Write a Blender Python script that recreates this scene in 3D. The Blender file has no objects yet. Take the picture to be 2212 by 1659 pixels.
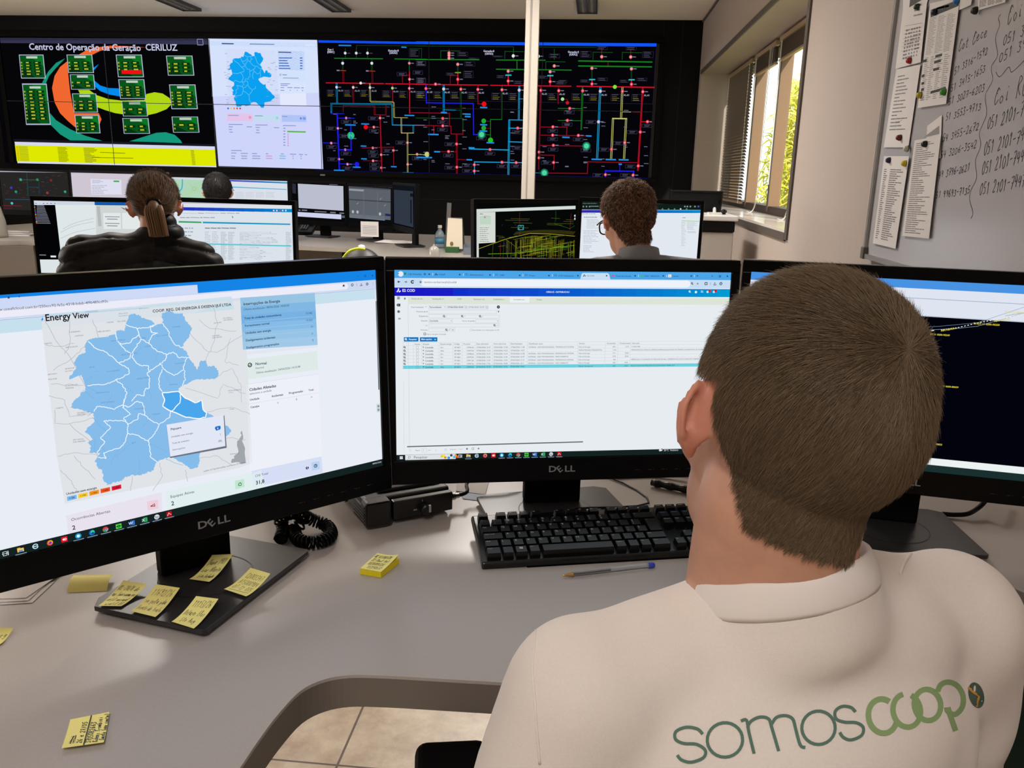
import bpy, bmesh, math, random
import numpy as np
from mathutils import Vector, Matrix
from mathutils.bvhtree import BVHTree
from mathutils.geometry import tessellate_polygon
sc = bpy.context.scene
COL = sc.collection
PI = math.pi
V3 = Vector

# ---------------------------------------------------------------- camera, sky, lamps, exposure
F_PX, YAW, PITCH, ROLL, CAM_H = 1782.7, -0.09242, 0.25059, 0.02392, 1.3031
def cam_basis():
    sy, cy, sp, cp = math.sin(YAW), math.cos(YAW), math.sin(PITCH), math.cos(PITCH)
    w = V3((sy*cp, cy*cp, -sp)); r = V3((cy, -sy, 0)); u = r.cross(w)
    cr, sr = math.cos(ROLL), math.sin(ROLL)
    return r*cr + u*sr, -r*sr + u*cr, w
CR, CU, CW = cam_basis()
CO = V3((0, 0, CAM_H))
cam_d = bpy.data.cameras.new('camera'); cam = bpy.data.objects.new('camera', cam_d); COL.objects.link(cam)
cam_d.sensor_width = 36; cam_d.lens = F_PX/2212*36; cam_d.clip_start = .02; cam_d.clip_end = 200
M4 = Matrix((CR, CU, -CW)).transposed().to_4x4(); M4.translation = CO
cam.matrix_world = M4
sc.camera = cam
sc.view_settings.view_transform = 'Standard'; sc.view_settings.look = 'None'
sc.view_settings.exposure = 0; sc.view_settings.gamma = 1; sc.view_settings.use_curve_mapping = False
world = bpy.data.worlds.new('sky'); sc.world = world; world.use_nodes = True
bg = world.node_tree.nodes['Background']; bg.inputs[0].default_value = (.93, .97, 1, 1); bg.inputs[1].default_value = 1.6
sun_d = bpy.data.lights.new('sun', 'SUN'); sun_d.energy = 4.0; sun_d.angle = .02; sun_d.color = (1, .93, .8)
sun = bpy.data.objects.new('sun', sun_d); COL.objects.link(sun); sun.rotation_euler = V3((-.25, .8, -.42)).to_track_quat('-Z', 'Y').to_euler()
LAMP_W = 15.0           # power of each ceiling fixture
LAMP_COL = (1, .94, .885)
# (x, y, power factor) of the ceiling fixtures
FIXTURES = [(-3.88, 7.5, .6), (-2.43, 7.5, .6), (-.145, 7.5, .6),
            (-3.88, 4.4, 1.5), (-2.43, 4.4, 2.8), (-.5, 4.4, 4.2),
            (-.145, -.9, 1.6), (-2.43, -.9, 1.0)]
FILL_W = 150.0            # power of the added fill lamp at the left wall

# ---------------------------------------------------------------- helpers
def ray(x, y): return CW + CR*((x-1106)/F_PX) - CU*((y-829.5)/F_PX)
def onz(x, y, z=.74): d = ray(x, y); return CO + d*((z-CAM_H)/d.z)
def ony(x, y, Y): d = ray(x, y); return CO + d*(Y/d.y)
def onx(x, y, X): d = ray(x, y); return CO + d*(X/d.x)
def lin(c):
    return tuple((v/255/12.92 if v <= 10 else ((v/255+.055)/1.055)**2.4) for v in c)
MATS = {}
def mat(name, rgb, rough=.5, metal=0, spec=.5, noise=0, nscale=40, bump=0, bscale=200, trans=0, sss=0, coat=0, sheen=0, alpha=1, nstretch=None):
    if name in MATS: return MATS[name]
    m = bpy.data.materials.new(name); m.use_nodes = True; nt = m.node_tree; N = nt.nodes; L = nt.links
    b = N['Principled BSDF']; c = lin(rgb) + (1,)
    b.inputs['Base Color'].default_value = c; b.inputs['Roughness'].default_value = rough
    b.inputs['Metallic'].default_value = metal; b.inputs['Specular IOR Level'].default_value = spec
    b.inputs['Transmission Weight'].default_value = trans; b.inputs['Coat Weight'].default_value = coat
    b.inputs['Alpha'].default_value = alpha
    if sss: b.inputs['Subsurface Weight'].default_value = sss; b.inputs['Subsurface Radius'].default_value = (.01, .004, .002); b.inputs['Subsurface Scale'].default_value = 1
    if sheen: b.inputs['Sheen Weight'].default_value = sheen
    tc = N.new('ShaderNodeTexCoord'); mp = N.new('ShaderNodeMapping'); L.new(tc.outputs['Object'], mp.inputs[0])
    if nstretch: mp.inputs['Scale'].default_value = nstretch
    if noise:
        n = N.new('ShaderNodeTexNoise'); n.inputs['Scale'].default_value = nscale; n.inputs['Detail'].default_value = 5
        L.new(mp.outputs[0], n.inputs[0]); r = N.new('ShaderNodeMapRange'); L.new(n.outputs[0], r.inputs[0])
        r.inputs['From Min'].default_value = .3; r.inputs['From Max'].default_value = .7
        r.inputs['To Min'].default_value = 1-noise; r.inputs['To Max'].default_value = 1+noise
        v = N.new('ShaderNodeVectorMath'); v.operation = 'SCALE'; v.inputs[0].default_value = c[:3]
        L.new(r.outputs[0], v.inputs['Scale']); L.new(v.outputs[0], b.inputs['Base Color'])
    if bump:
        n = N.new('ShaderNodeTexNoise'); n.inputs['Scale'].default_value = bscale; n.inputs['Detail'].default_value = 3
        L.new(mp.outputs[0], n.inputs[0]); k = N.new('ShaderNodeBump'); k.inputs['Strength'].default_value = bump; k.inputs['Distance'].default_value = .002
        L.new(n.outputs[0], k.inputs['Height']); L.new(k.outputs[0], b.inputs['Normal'])
    MATS[name] = m; return m
def emi(rgb, k=1.0):
    key = 'light_%d_%d_%d_%d' % (*[int(v) for v in rgb], int(k*100))
    if key in MATS: return MATS[key]
    m = bpy.data.materials.new(key); m.use_nodes = True; nt = m.node_tree; nt.nodes.clear()
    o = nt.nodes.new('ShaderNodeOutputMaterial'); e = nt.nodes.new('ShaderNodeEmission')
    e.inputs[0].default_value = lin(rgb) + (1,); e.inputs[1].default_value = k
    nt.links.new(e.outputs[0], o.inputs[0]); MATS[key] = m; return m

WLOC = {}
def wl(o): return WLOC.get(o.name, V3((0, 0, 0))) if o else V3((0, 0, 0))
def thing(name, label, cat, loc=(0, 0, 0), group=None, kind=None):
    o = bpy.data.objects.new(name, None); COL.objects.link(o); o.location = loc; o.empty_display_size = .05
    WLOC[o.name] = V3(loc); tagp(o, label, cat, group, kind); return o
def tagp(o, label=None, cat=None, group=None, kind=None):
    if label: o['label'] = label
    if cat: o['category'] = cat
    if group: o['group'] = group
    if kind: o['kind'] = kind
    return o
class MB:
    def __init__(s): s.v = []; s.f = []; s.m = []; s.mats = []
    def mi(s, m):
        if m is None: return 0
        if m not in s.mats: s.mats.append(m)
        return s.mats.index(m)
    def add(s, vs, fs, m=None):
        o = len(s.v); k = s.mi(m); s.v += [tuple(v) for v in vs]
        s.f += [tuple(i+o for i in f) for f in fs]; s.m += [k]*len(fs); return s
    def box(s, c, d, m=None, rz=0, M=None):
        x, y, z = d[0]/2, d[1]/2, d[2]/2
        P = [V3((a*x, b*y, e*z)) for a in (-1, 1) for b in (-1, 1) for e in (-1, 1)]
        R = M if M is not None else Matrix.Rotation(rz, 3, 'Z')
        return s.add([R @ p + V3(c) for p in P], [(0, 1, 3, 2), (4, 6, 7, 5), (0, 4, 5, 1), (2, 3, 7, 6), (0, 2, 6, 4), (1, 5, 7, 3)], m)
    def prism(s, pts, z0, z1, m=None, M=None, T=(0, 0, 0)):
        n = len(pts); R = M if M is not None else Matrix.Identity(3); T = V3(T)
        vs = [R @ V3((p[0], p[1], z)) + T for z in (z0, z1) for p in pts]
        fs = [(i, (i+1) % n, n+(i+1) % n, n+i) for i in range(n)]
        tr = tessellate_polygon([[V3((p[0], p[1], 0)) for p in pts]])
        fs += [tuple(reversed(t)) for t in tr] + [tuple(i+n for i in t) for t in tr]
        return s.add(vs, fs, m)
    def tube(s, path, r, m=None, seg=8, caps=True):
        path = [V3(p) for p in path]; n = len(path); rs = r if hasattr(r, '__len__') else [r]*n
        t0 = (path[1]-path[0]).normalized(); a = t0.orthogonal().normalized(); vs = []; fs = []
        for i, p in enumerate(path):
            t = (path[min(i+1, n-1)]-path[max(i-1, 0)])
            t = t.normalized() if t.length > 1e-9 else t0
            a = (a-t*a.dot(t)); a = a.normalized() if a.length > 1e-6 else t.orthogonal().normalized(); b = t.cross(a)
            vs += [p+(a*math.cos(2*PI*k/seg)+b*math.sin(2*PI*k/seg))*rs[i] for k in range(seg)]
        for i in range(n-1):
            for k in range(seg):
                fs.append((i*seg+k, i*seg+(k+1) % seg, (i+1)*seg+(k+1) % seg, (i+1)*seg+k))
        if caps: fs += [tuple(reversed(range(seg))), tuple((n-1)*seg+k for k in range(seg))]
        return s.add(vs, fs, m)
    def lathe(s, prof, c, m=None, seg=24, M=None):
        R = M if M is not None else Matrix.Identity(3); n = len(prof); vs = []; fs = []
        for r, z in prof: vs += [R @ V3((r*math.cos(2*PI*k/seg), r*math.sin(2*PI*k/seg), z)) + V3(c) for k in range(seg)]
        for i in range(n-1):
            for k in range(seg): fs.append((i*seg+k, i*seg+(k+1) % seg, (i+1)*seg+(k+1) % seg, (i+1)*seg+k))
        fs += [tuple(reversed(range(seg))), tuple((n-1)*seg+k for k in range(seg))]
        return s.add(vs, fs, m)
    def ell(s, c, r, m=None, M=None, seg=24, rings=14):
        R = M if M is not None else Matrix.Identity(3)
        vs = [R @ V3((0, 0, -r[2])) + V3(c)]
        for i in range(1, rings):
            ph = -PI/2+PI*i/rings
            vs += [R @ V3((r[0]*math.cos(ph)*math.cos(2*PI*k/seg), r[1]*math.cos(ph)*math.sin(2*PI*k/seg), r[2]*math.sin(ph))) + V3(c) for k in range(seg)]
        vs.append(R @ V3((0, 0, r[2])) + V3(c)); fs = []
        for k in range(seg): fs.append((0, 1+(k+1) % seg, 1+k))
        for i in range(rings-2):
            for k in range(seg): fs.append((1+i*seg+k, 1+i*seg+(k+1) % seg, 1+(i+1)*seg+(k+1) % seg, 1+(i+1)*seg+k))
        t = len(vs)-1
        for k in range(seg): fs.append((1+(rings-2)*seg+k, 1+(rings-2)*seg+(k+1) % seg, t))
        return s.add(vs, fs, m)
    def cap(s, p0, p1, r0, r1, m=None, seg=16, sq=None):
        """closed tapered capsule; sq = (axis vector, factor) flattens it"""
        p0, p1 = V3(p0), V3(p1); path = []; rs = []
        d = (p1-p0).normalized()
        for i in range(5): a = PI/2*(1-i/5); path.append(p0-d*r0*math.sin(a)); rs.append(max(r0*math.cos(a), 1e-4))
        path.append(p0); rs.append(r0); path.append(p1); rs.append(r1)
        for i in range(1, 6): a = PI/2*i/5; path.append(p1+d*r1*math.sin(a)); rs.append(max(r1*math.cos(a), 1e-4))
        o = len(s.v); s.tube(path, rs, m, seg)
        if sq:
            ax, k = V3(sq[0]).normalized(), sq[1]; ce = (p0+p1)/2
            for i in range(o, len(s.v)):
                v = V3(s.v[i]); s.v[i] = tuple(v-ax*((v-ce).dot(ax))*(1-k))
        return s
    def build(s, name, m=None, parent=None, smooth=False, bevel=0, bseg=2, angle=.6):
        me = bpy.data.meshes.new(name); off = wl(parent)
        me.from_pydata([(v[0]-off.x, v[1]-off.y, v[2]-off.z) for v in s.v], [], s.f)
        ml = s.mats if s.mats else [m]
        for k in ml: me.materials.append(k)
        me.polygons.foreach_set('material_index', s.m)
        if smooth: me.polygons.foreach_set('use_smooth', [True]*len(s.f))
        me.update(); o = bpy.data.objects.new(name, me); COL.objects.link(o)
        if parent: o.parent = parent; WLOC[o.name] = off
        else: WLOC[o.name] = V3((0, 0, 0))
        if bevel:
            b = o.modifiers.new('bevel', 'BEVEL'); b.width = bevel; b.segments = bseg; b.limit_method = 'ANGLE'; b.angle_limit = angle
        if smooth == 'auto':
            md = o.modifiers.new('wn', 'WEIGHTED_NORMAL'); md.keep_sharp = True
        return o
def fixn(o):
    bm = bmesh.new(); bm.from_mesh(o.data); bmesh.ops.recalc_face_normals(bm, faces=bm.faces); bm.to_mesh(o.data); bm.free(); return o
def struct(name, mb, m, parent=None, **k):
    o = mb.build(name, m, parent, **k)
    if not parent: o['kind'] = 'structure'
    return o
def remesh(mb, voxel, it, fac=.5):
    """union the closed pieces of mb into one continuous mesh and relax it; returns a mesh datablock in world space"""
    me = bpy.data.meshes.new('t'); me.from_pydata(mb.v, [], mb.f); me.update()
    o = bpy.data.objects.new('t', me); COL.objects.link(o)
    bm = bmesh.new(); bm.from_mesh(me); bmesh.ops.recalc_face_normals(bm, faces=bm.faces); bm.to_mesh(me); bm.free()
    r = o.modifiers.new('r', 'REMESH'); r.mode = 'VOXEL'; r.voxel_size = voxel; r.adaptivity = 0
    if it: s = o.modifiers.new('s', 'SMOOTH'); s.iterations = it; s.factor = fac
    dg = bpy.context.evaluated_depsgraph_get(); dg.update()
    out = bpy.data.meshes.new_from_object(o.evaluated_get(dg))
    bpy.data.objects.remove(o); bpy.data.meshes.remove(me); return out
def link_mesh(me, name, mats, parent=None, smooth=True):
    off = wl(parent); me.name = name
    me.materials.clear()
    for m in mats: me.materials.append(m)
    n = len(me.vertices); co = np.empty(n*3, np.float32); me.vertices.foreach_get('co', co)
    co = co.reshape(-1, 3) - np.array(off, np.float32); me.vertices.foreach_set('co', co.ravel())
    me.polygons.foreach_set('use_smooth', [smooth]*len(me.polygons)); me.update()
    o = bpy.data.objects.new(name, me); COL.objects.link(o)
    if parent: o.parent = parent; WLOC[o.name] = off
    return o

# ---- lettering: glyph outlines of the built-in font, tessellated once
CH = sorted(set('ABCDEFGHIJKLMNOPQRSTUVWXYZabcdefghijklmnopqrstuvwxyz0123456789.,:;-–_/()%<>#+?|"\'*@&©=~^[]{}!ÇÃÕÁÉÍÓÚÊÔÂçãõáéíóúêôâà°'))
GLY = {}
def make_glyphs(bold):
    obs = []
    for c in CH + ['.']:
        cu = bpy.data.curves.new('g', 'FONT'); cu.body = c; cu.resolution_u = 2; cu.offset = bold
        a = bpy.data.objects.new('g', cu); COL.objects.link(a)
        cu2 = bpy.data.curves.new('g', 'FONT'); cu2.body = c+'|'; cu2.resolution_u = 1; cu2.offset = bold
        b = bpy.data.objects.new('g', cu2); COL.objects.link(b); obs.append((c, a, b))
    cu = bpy.data.curves.new('g', 'FONT'); cu.body = '|'; cu.resolution_u = 1; cu.offset = bold
    base = bpy.data.objects.new('g', cu); COL.objects.link(base)
    dg = bpy.context.evaluated_depsgraph_get(); dg.update()
    bm_ = base.evaluated_get(dg).to_mesh(); x0 = max(v.co.x for v in bm_.vertices)
    G = {}
    for c, a, b in obs:
        m = a.evaluated_get(dg).to_mesh(); m2 = b.evaluated_get(dg).to_mesh()
        G[c] = (np.array([v.co[:2] for v in m.vertices]).reshape(-1, 2), [tuple(p.vertices) for p in m.polygons], max(v.co.x for v in m2.vertices)-x0)
    for c, a, b in obs:
        for o in (a, b): d = o.data; bpy.data.objects.remove(o); bpy.data.curves.remove(d)
    d = base.data; bpy.data.objects.remove(base); bpy.data.curves.remove(d)
    G[' '] = (np.zeros((0, 2)), [], .27); return G
GLY[0] = make_glyphs(0); GLY[1] = make_glyphs(.018); GLY[-1] = make_glyphs(-.008)
def text2d(s, bold=0):
    x = 0; vs = []; fs = []; n = 0
    for c in s:
        g = GLY[bold].get(c) or GLY[bold]['-']
        if len(g[0]): vs.append(g[0]+np.array([x, 0])); fs += [tuple(i+n for i in f) for f in g[1]]; n += len(g[0])
        x += g[2]
    return (np.concatenate(vs) if vs else np.zeros((0, 2))), fs, x

# ---- one-stroke handwriting
HW = {'0': [[(.5, 1), (.15, .7), (.15, .25), (.45, 0), (.8, .3), (.8, .75), (.5, 1)]], '1': [[(.3, .75), (.55, 1), (.5, 0)]],
 '2': [[(.15, .75), (.4, 1), (.75, .8), (.6, .45), (.15, 0), (.85, .05)]], '3': [[(.15, .95), (.75, .95), (.4, .6), (.8, .35), (.5, 0), (.1, .12)]],
 '4': [[(.3, 1), (.15, .45), (.8, .5)], [(.7, .95), (.6, 0)]], '5': [[(.8, 1), (.3, 1), (.25, .55), (.7, .5), (.7, .1), (.15, 0)]],
 '6': [[(.7, 1), (.25, .6), (.2, .15), (.5, 0), (.8, .25), (.5, .45), (.25, .3)]], '7': [[(.1, .95), (.8, 1), (.4, 0)], [(.3, .5), (.75, .55)]],
 '8': [[(.7, .85), (.4, 1), (.25, .75), (.7, .35), (.5, 0), (.2, .25), (.75, .8)]], '9': [[(.75, .8), (.4, .98), (.2, .7), (.5, .5), (.75, .8), (.55, 0)]],
 '-': [[(.15, .45), (.8, .5)]], '/': [[(.1, -.1), (.8, 1.1)]], '(': [[(.7, 1.1), (.35, .5), (.6, -.1)]], ')': [[(.3, 1.1), (.65, .5), (.3, -.1)]],
 '=': [[(.15, .3), (.8, .35)], [(.15, .6), (.8, .65)]], '.': [[(.3, 0), (.4, .05)]],
 'a': [[(.7, .5), (.35, .55), (.15, .2), (.4, 0), (.7, .5), (.7, .05), (.9, .05)]], 'b': [[(.2, 1), (.2, 0), (.6, .05), (.7, .4), (.25, .4)]],
 'c': [[(.75, .45), (.4, .55), (.2, .25), (.45, 0), (.8, .12)]], 'd': [[(.7, .4), (.3, .5), (.2, .1), (.6, .1), (.75, 1), (.75, 0)]],
 'e': [[(.2, .25), (.7, .4), (.5, .58), (.2, .35), (.35, 0), (.85, .12)]], 'f': [[(.75, .95), (.45, .9), (.4, -.2)], [(.2, .5), (.7, .5)]],
 'g': [[(.7, .5), (.3, .5), (.3, .1), (.7, .45), (.6, -.35), (.2, -.2)]], 'h': [[(.2, 1), (.2, 0), (.5, .5), (.7, .0)]], 'i': [[(.4, .5), (.4, 0), (.6, .05)], [(.42, .72), (.46, .78)]],
 'j': [[(.5, .5), (.4, -.3), (.1, -.2)]], 'k': [[(.2, 1), (.2, 0)], [(.7, .5), (.2, .25), (.75, 0)]], 'l': [[(.3, 0), (.5, .9), (.35, 1), (.3, .1), (.6, .05)]],
 'm': [[(.1, 0), (.15, .5), (.35, .45), (.4, 0), (.45, .45), (.7, .5), (.75, 0)]], 'n': [[(.15, 0), (.2, .5), (.5, .5), (.6, 0), (.8, .05)]], 'o': [[(.45, .5), (.15, .3), (.4, 0), (.75, .25), (.45, .5)]],
 'p': [[(.2, .5), (.2, -.4)], [(.2, .45), (.7, .4), (.6, .05), (.2, .05)]], 'r': [[(.2, .5), (.25, 0), (.3, .35), (.7, .5)]], 's': [[(.7, .5), (.3, .45), (.65, .2), (.2, 0)]],
 't': [[(.4, .9), (.4, .1), (.7, .05)], [(.15, .6), (.75, .65)]], 'u': [[(.15, .5), (.25, .05), (.6, .1), (.65, .5), (.7, .05), (.9, .05)]], 'v': [[(.15, .5), (.4, 0), (.75, .5)]],
 'z': [[(.15, .5), (.7, .5), (.15, 0), (.8, .05)]], 'y': [[(.15, .5), (.4, .1)], [(.75, .5), (.3, -.4)]],
 'A': [[(.1, 0), (.5, 1), (.8, 0)], [(.2, .4), (.75, .45)]], 'B': [[(.2, 0), (.2, 1), (.7, .85), (.25, .55), (.75, .3), (.2, 0)]], 'C': [[(.85, .85), (.5, 1.05), (.25, .8), (.45, .65)], [(.5, 1.05), (.1, .5), (.3, -.05), (.85, .25)]],
 'D': [[(.2, 0), (.25, 1), (.75, .7), (.7, .2), (.2, 0)]], 'E': [[(.75, 1), (.25, .95), (.2, .5), (.6, .5), (.2, .45), (.15, 0), (.75, .05)]], 'F': [[(.2, 0), (.25, 1), (.8, 1)], [(.2, .5), (.6, .55)]],
 'G': [[(.8, .85), (.45, 1), (.15, .5), (.4, 0), (.8, .3), (.5, .4)], [(.8, .3), (.75, -.3)]], 'I': [[(.4, 1), (.4, 0)]], 'L': [[(.25, 1), (.2, 0), (.8, .05)]], 'M': [[(.1, 0), (.2, 1), (.45, .4), (.75, 1), (.85, 0)]],
 'N': [[(.15, 0), (.2, 1), (.7, 0), (.75, 1)]], 'P': [[(.2, 0), (.25, 1), (.75, .8), (.25, .5)]], 'R': [[(.2, -.1), (.3, 1), (.8, .85), (.3, .5), (.85, 0)]], 'S': [[(.75, .9), (.3, .95), (.3, .6), (.7, .35), (.5, 0), (.15, .1)]],
 'T': [[(.1, 1), (.85, 1)], [(.5, 1), (.4, 0)]], 'U': [[(.15, 1), (.2, .1), (.65, .05), (.75, 1)]], 'W': [[(.05, 1), (.3, 0), (.5, .7), (.7, 0), (.9, 1)]], 'O': [[(.5, 1), (.1, .5), (.45, 0), (.85, .5), (.5, 1)]]}
def smooth_poly(P, n=4):
    if len(P) < 3: return P
    out = []
    Q = [P[0]]+list(P)+[P[-1]]
    for i in range(1, len(Q)-2):
        for k in range(n):
            t = k/n; a, b, c, d = Q[i-1], Q[i], Q[i+1], Q[i+2]
            out.append(tuple(.5*((2*b[j])+(-a[j]+c[j])*t+(2*a[j]-5*b[j]+4*c[j]-d[j])*t*t+(-a[j]+3*b[j]-3*c[j]+d[j])*t**3) for j in range(len(b))))
    out.append(tuple(P[-1])); return out
def ribbon2(P, w):
    """2-D polyline -> quads"""
    vs = []; fs = []
    P = [V3((p[0], p[1])) if False else (p[0], p[1]) for p in P]
    n = len(P)
    for i in range(n):
        a = P[max(i-1, 0)]; b = P[min(i+1, n-1)]; dx, dy = b[0]-a[0], b[1]-a[1]; L = math.hypot(dx, dy) or 1
        nx, ny = -dy/L*w/2, dx/L*w/2; vs += [(P[i][0]+nx, P[i][1]+ny), (P[i][0]-nx, P[i][1]-ny)]
    for i in range(n-1): fs.append((2*i, 2*i+1, 2*i+3, 2*i+2))
    return vs, fs

class Canvas:
    """flat picture on a real plane: centre c, ex right, ey up, normal n towards the viewer; input in image coordinates of the measured surface"""
    def __init__(s, c, ex, ey, w, h, eps=.00012, lit=True, k=1.0, lw=1):
        s.c, s.ex, s.ey = V3(c), V3(ex).normalized(), V3(ey).normalized(); s.n = s.ex.cross(s.ey).normalized()
        s.w, s.h, s.eps, s.mb, s.lay, s.lit, s.k = w, h, eps, MB(), 0, lit, k
        s.lw = lw; s.ox, s.oy, s.sc = 0, 0, 1; s.clip = (-w/2, -h/2, w/2, h/2); s.uvmode = False
    def src(s, ox, oy, sc): s.ox, s.oy, s.sc = ox, oy, sc; s.uvmode = False; return s
    def uv(s, W, H): s.uvmode = (W, H); return s      # coordinates as screen pixels of a W x H picture
    def pt(s, p):
        if s.uvmode: return ((p[0]/s.uvmode[0]-.5)*s.w, (.5-p[1]/s.uvmode[1])*s.h)
        x, y = s.ox+p[0]/s.sc, s.oy+p[1]/s.sc; d = ray(x, y); t = (s.c-CO).dot(s.n)/d.dot(s.n); q = CO+d*t-s.c
        return (q.dot(s.ex), q.dot(s.ey))
    def cl(s, u): return (min(max(u[0], s.clip[0]), s.clip[2]), min(max(u[1], s.clip[1]), s.clip[3]))
    def col(s, c):
        if s.lit: return emi(c, s.k)
        return mat('print_%d_%d_%d' % tuple(int(v) for v in c), c, .6)
    def put(s, vs, fs, c):
        d = s.n*(s.eps*s.lay)
        s.mb.add([s.c+s.ex*u+s.ey*v+d for u, v in vs], fs, s.col(c) if not isinstance(c, bpy.types.Material) else c); return s
    def L(s, n): s.lay = n; return s
    def px(s, w):
        if s.uvmode: return w/s.uvmode[0]*s.w
        return w*s.pxk
    @property
    def pxk(s):
        d = ray(1106, 829.5); t = (s.c-CO).dot(CW)/F_PX; return t
    def full(s, c): return s.put([(-s.w/2, -s.h/2), (s.w/2, -s.h/2), (s.w/2, s.h/2), (-s.w/2, s.h/2)], [(0, 1, 2, 3)], c)
    def rect(s, x0, y0, x1, y1, c):
        a, b = s.cl(s.pt((x0, y0))), s.cl(s.pt((x1, y1))); u0, u1 = sorted((a[0], b[0])); v0, v1 = sorted((a[1], b[1]))
        if u1-u0 < 1e-6 or v1-v0 < 1e-6: return s
        return s.put([(u0, v0), (u1, v0), (u1, v1), (u0, v1)], [(0, 1, 2, 3)], c)
    def frame(s, x0, y0, x1, y1, c, w=1):
        P = [(x0, y0), (x1, y0), (x1, y1), (x0, y1), (x0, y0)]; a, b = s.cl(s.pt((x0, y0))), s.cl(s.pt((x1, y1)))
        Q = [a, (b[0], a[1]), b, (a[0], b[1]), a]
        for i in range(4): vs, fs = ribbon2([Q[i], Q[i+1]], s.px(w)); s.put(vs, fs, c)
        return s
    def poly(s, P, c, smooth=0):
        Q = [s.cl(s.pt(p)) for p in (smooth_poly(list(P)+[P[0]], smooth)[:-1] if smooth else P)]
        return s.polyuv(Q, c)
    def polyuv(s, Q, c):
        tr = tessellate_polygon([[V3((u, v, 0)) for u, v in Q]]); fs = []
        for a, b, e in tr:
            ar = (Q[b][0]-Q[a][0])*(Q[e][1]-Q[a][1])-(Q[e][0]-Q[a][0])*(Q[b][1]-Q[a][1]); fs.append((a, b, e) if ar > 0 else (a, e, b))
        return s.put(Q, fs, c)
    def line(s, P, c, w=1, smooth=0):
        Q = [s.cl(s.pt(p)) for p in (smooth_poly(P, smooth) if smooth else P)]
        vs, fs = ribbon2(Q, s.px(w)*s.lw); return s.put(vs, fs, c)
    def segs(s, P, c, w=1):      # orthogonal polyline with square joints
        Q = [s.cl(s.pt(p)) for p in P]
        for a, b in zip(Q, Q[1:]):
            d = V3((b[0]-a[0], b[1]-a[1], 0)); e = d.normalized()*s.px(w)/2
            vs, fs = ribbon2([(a[0]-e.x, a[1]-e.y), (b[0]+e.x, b[1]+e.y)], s.px(w)*s.lw); s.put(vs, fs, c)
        return s
    def disc(s, x, y, r, c, n=16, ry=None):
        a = s.pt((x, y)); r = s.px(r/(1 if s.uvmode else s.sc)); ry = s.px(ry/(1 if s.uvmode else s.sc)) if ry else r
        return s.put([s.cl((a[0]+r*math.cos(2*PI*k/n), a[1]+ry*math.sin(2*PI*k/n))) for k in range(n)], [tuple(range(n))], c)
    def ring(s, x, y, r, c, w=1, a0=0, a1=360):
        a = s.pt((x, y)); r = s.px(r/(1 if s.uvmode else s.sc)); vs, fs = ribbon2([(a[0]+r*math.cos(math.radians(t)), a[1]+r*math.sin(math.radians(t))) for t in np.linspace(a0, a1, 20)], s.px(w)); return s.put(vs, fs, c)
    def text(s, t, x0, y0, x1, y1, c, bold=0, hf=1, shear=0):
        a, b = s.pt((x0, y0)), s.pt((x1, y1)); dx, dy = b[0]-a[0], b[1]-a[1]; W = math.hypot(dx, dy)
        P, fs, w = text2d(t, bold)
        if not len(P): return s
        k = W/w; ux, uy = dx/W, dy/W
        if abs(uy) < .05: ux, uy = 1, 0
        P = P*k; P[:, 1] *= hf; P[:, 0] += P[:, 1]*shear
        Q = [(a[0]+p[0]*ux-p[1]*uy, a[1]+p[0]*uy+p[1]*ux) for p in P]
        return s.put(Q, fs, c)
    def textw(s, t, x, y, size, c, bold=0, al=0, hf=1):      # size = em height in source pixels
        a = s.pt((x, y)); P, fs, w = text2d(t, bold)
        if not len(P): return s
        k = s.px(size/(1 if s.uvmode else s.sc)); off = -w*k*al
        return s.put([(a[0]+off+p[0]*k, a[1]+p[1]*k*hf) for p in P], fs, c)
    def hand(s, t, x0, y0, x1, y1, h, c, w=1.2, slant=.25, seed=0):
        rnd = random.Random(seed+len(t)); a, b = s.pt((x0, y0)), s.pt((x1, y1)); W = math.hypot(b[0]-a[0], b[1]-a[1])
        ux, uy = (b[0]-a[0])/W, (b[1]-a[1])/W; cw = W/len(t); H = s.px(h/(1 if s.uvmode else s.sc))
        for i, ch in enumerate(t):
            jx, jy, js = rnd.uniform(-.06, .06), rnd.uniform(-.08, .08), rnd.uniform(.88, 1.1)
            for st in HW.get(ch, []):
                Q = []
                for q in smooth_poly([(p[0], p[1]) for p in st]):
                    lx = (i+jx+q[0]*.95)*cw+q[1]*H*slant; ly = (q[1]*js+jy)*H
                    Q.append((a[0]+lx*ux-ly*uy, a[1]+lx*uy+ly*ux))
                vs, fs = ribbon2(Q, s.px(w)); s.put(vs, fs, c)
        return s
    def bars(s, x0, y0, x1, y1, rows, c, seed=0, lo=.4, th=.35, cols=1, gap=.1):
        """lines of print too small to read, as broken rules"""
        rnd = random.Random(seed); H = (y1-y0)/rows; CWd = (x1-x0)/cols
        for r in range(rows):
            for k in range(cols):
                L = CWd*(1-gap)*rnd.uniform(lo, 1); x = x0+k*CWd; e = x+L; y = y0+(r+.5)*H
                while x < e-CWd*.02:
                    q = min(x+max(CWd, H*2)*rnd.uniform(.06, .25), e); s.rect(x, y-H*th/2, q, y+H*th/2, c); x = q+max(CWd*.015, H*.25)
        return s
    def done(s, name, parent=None): return s.mb.build(name, None, parent)
def L2(a, b, t): return a+(b-a)*t
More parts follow.
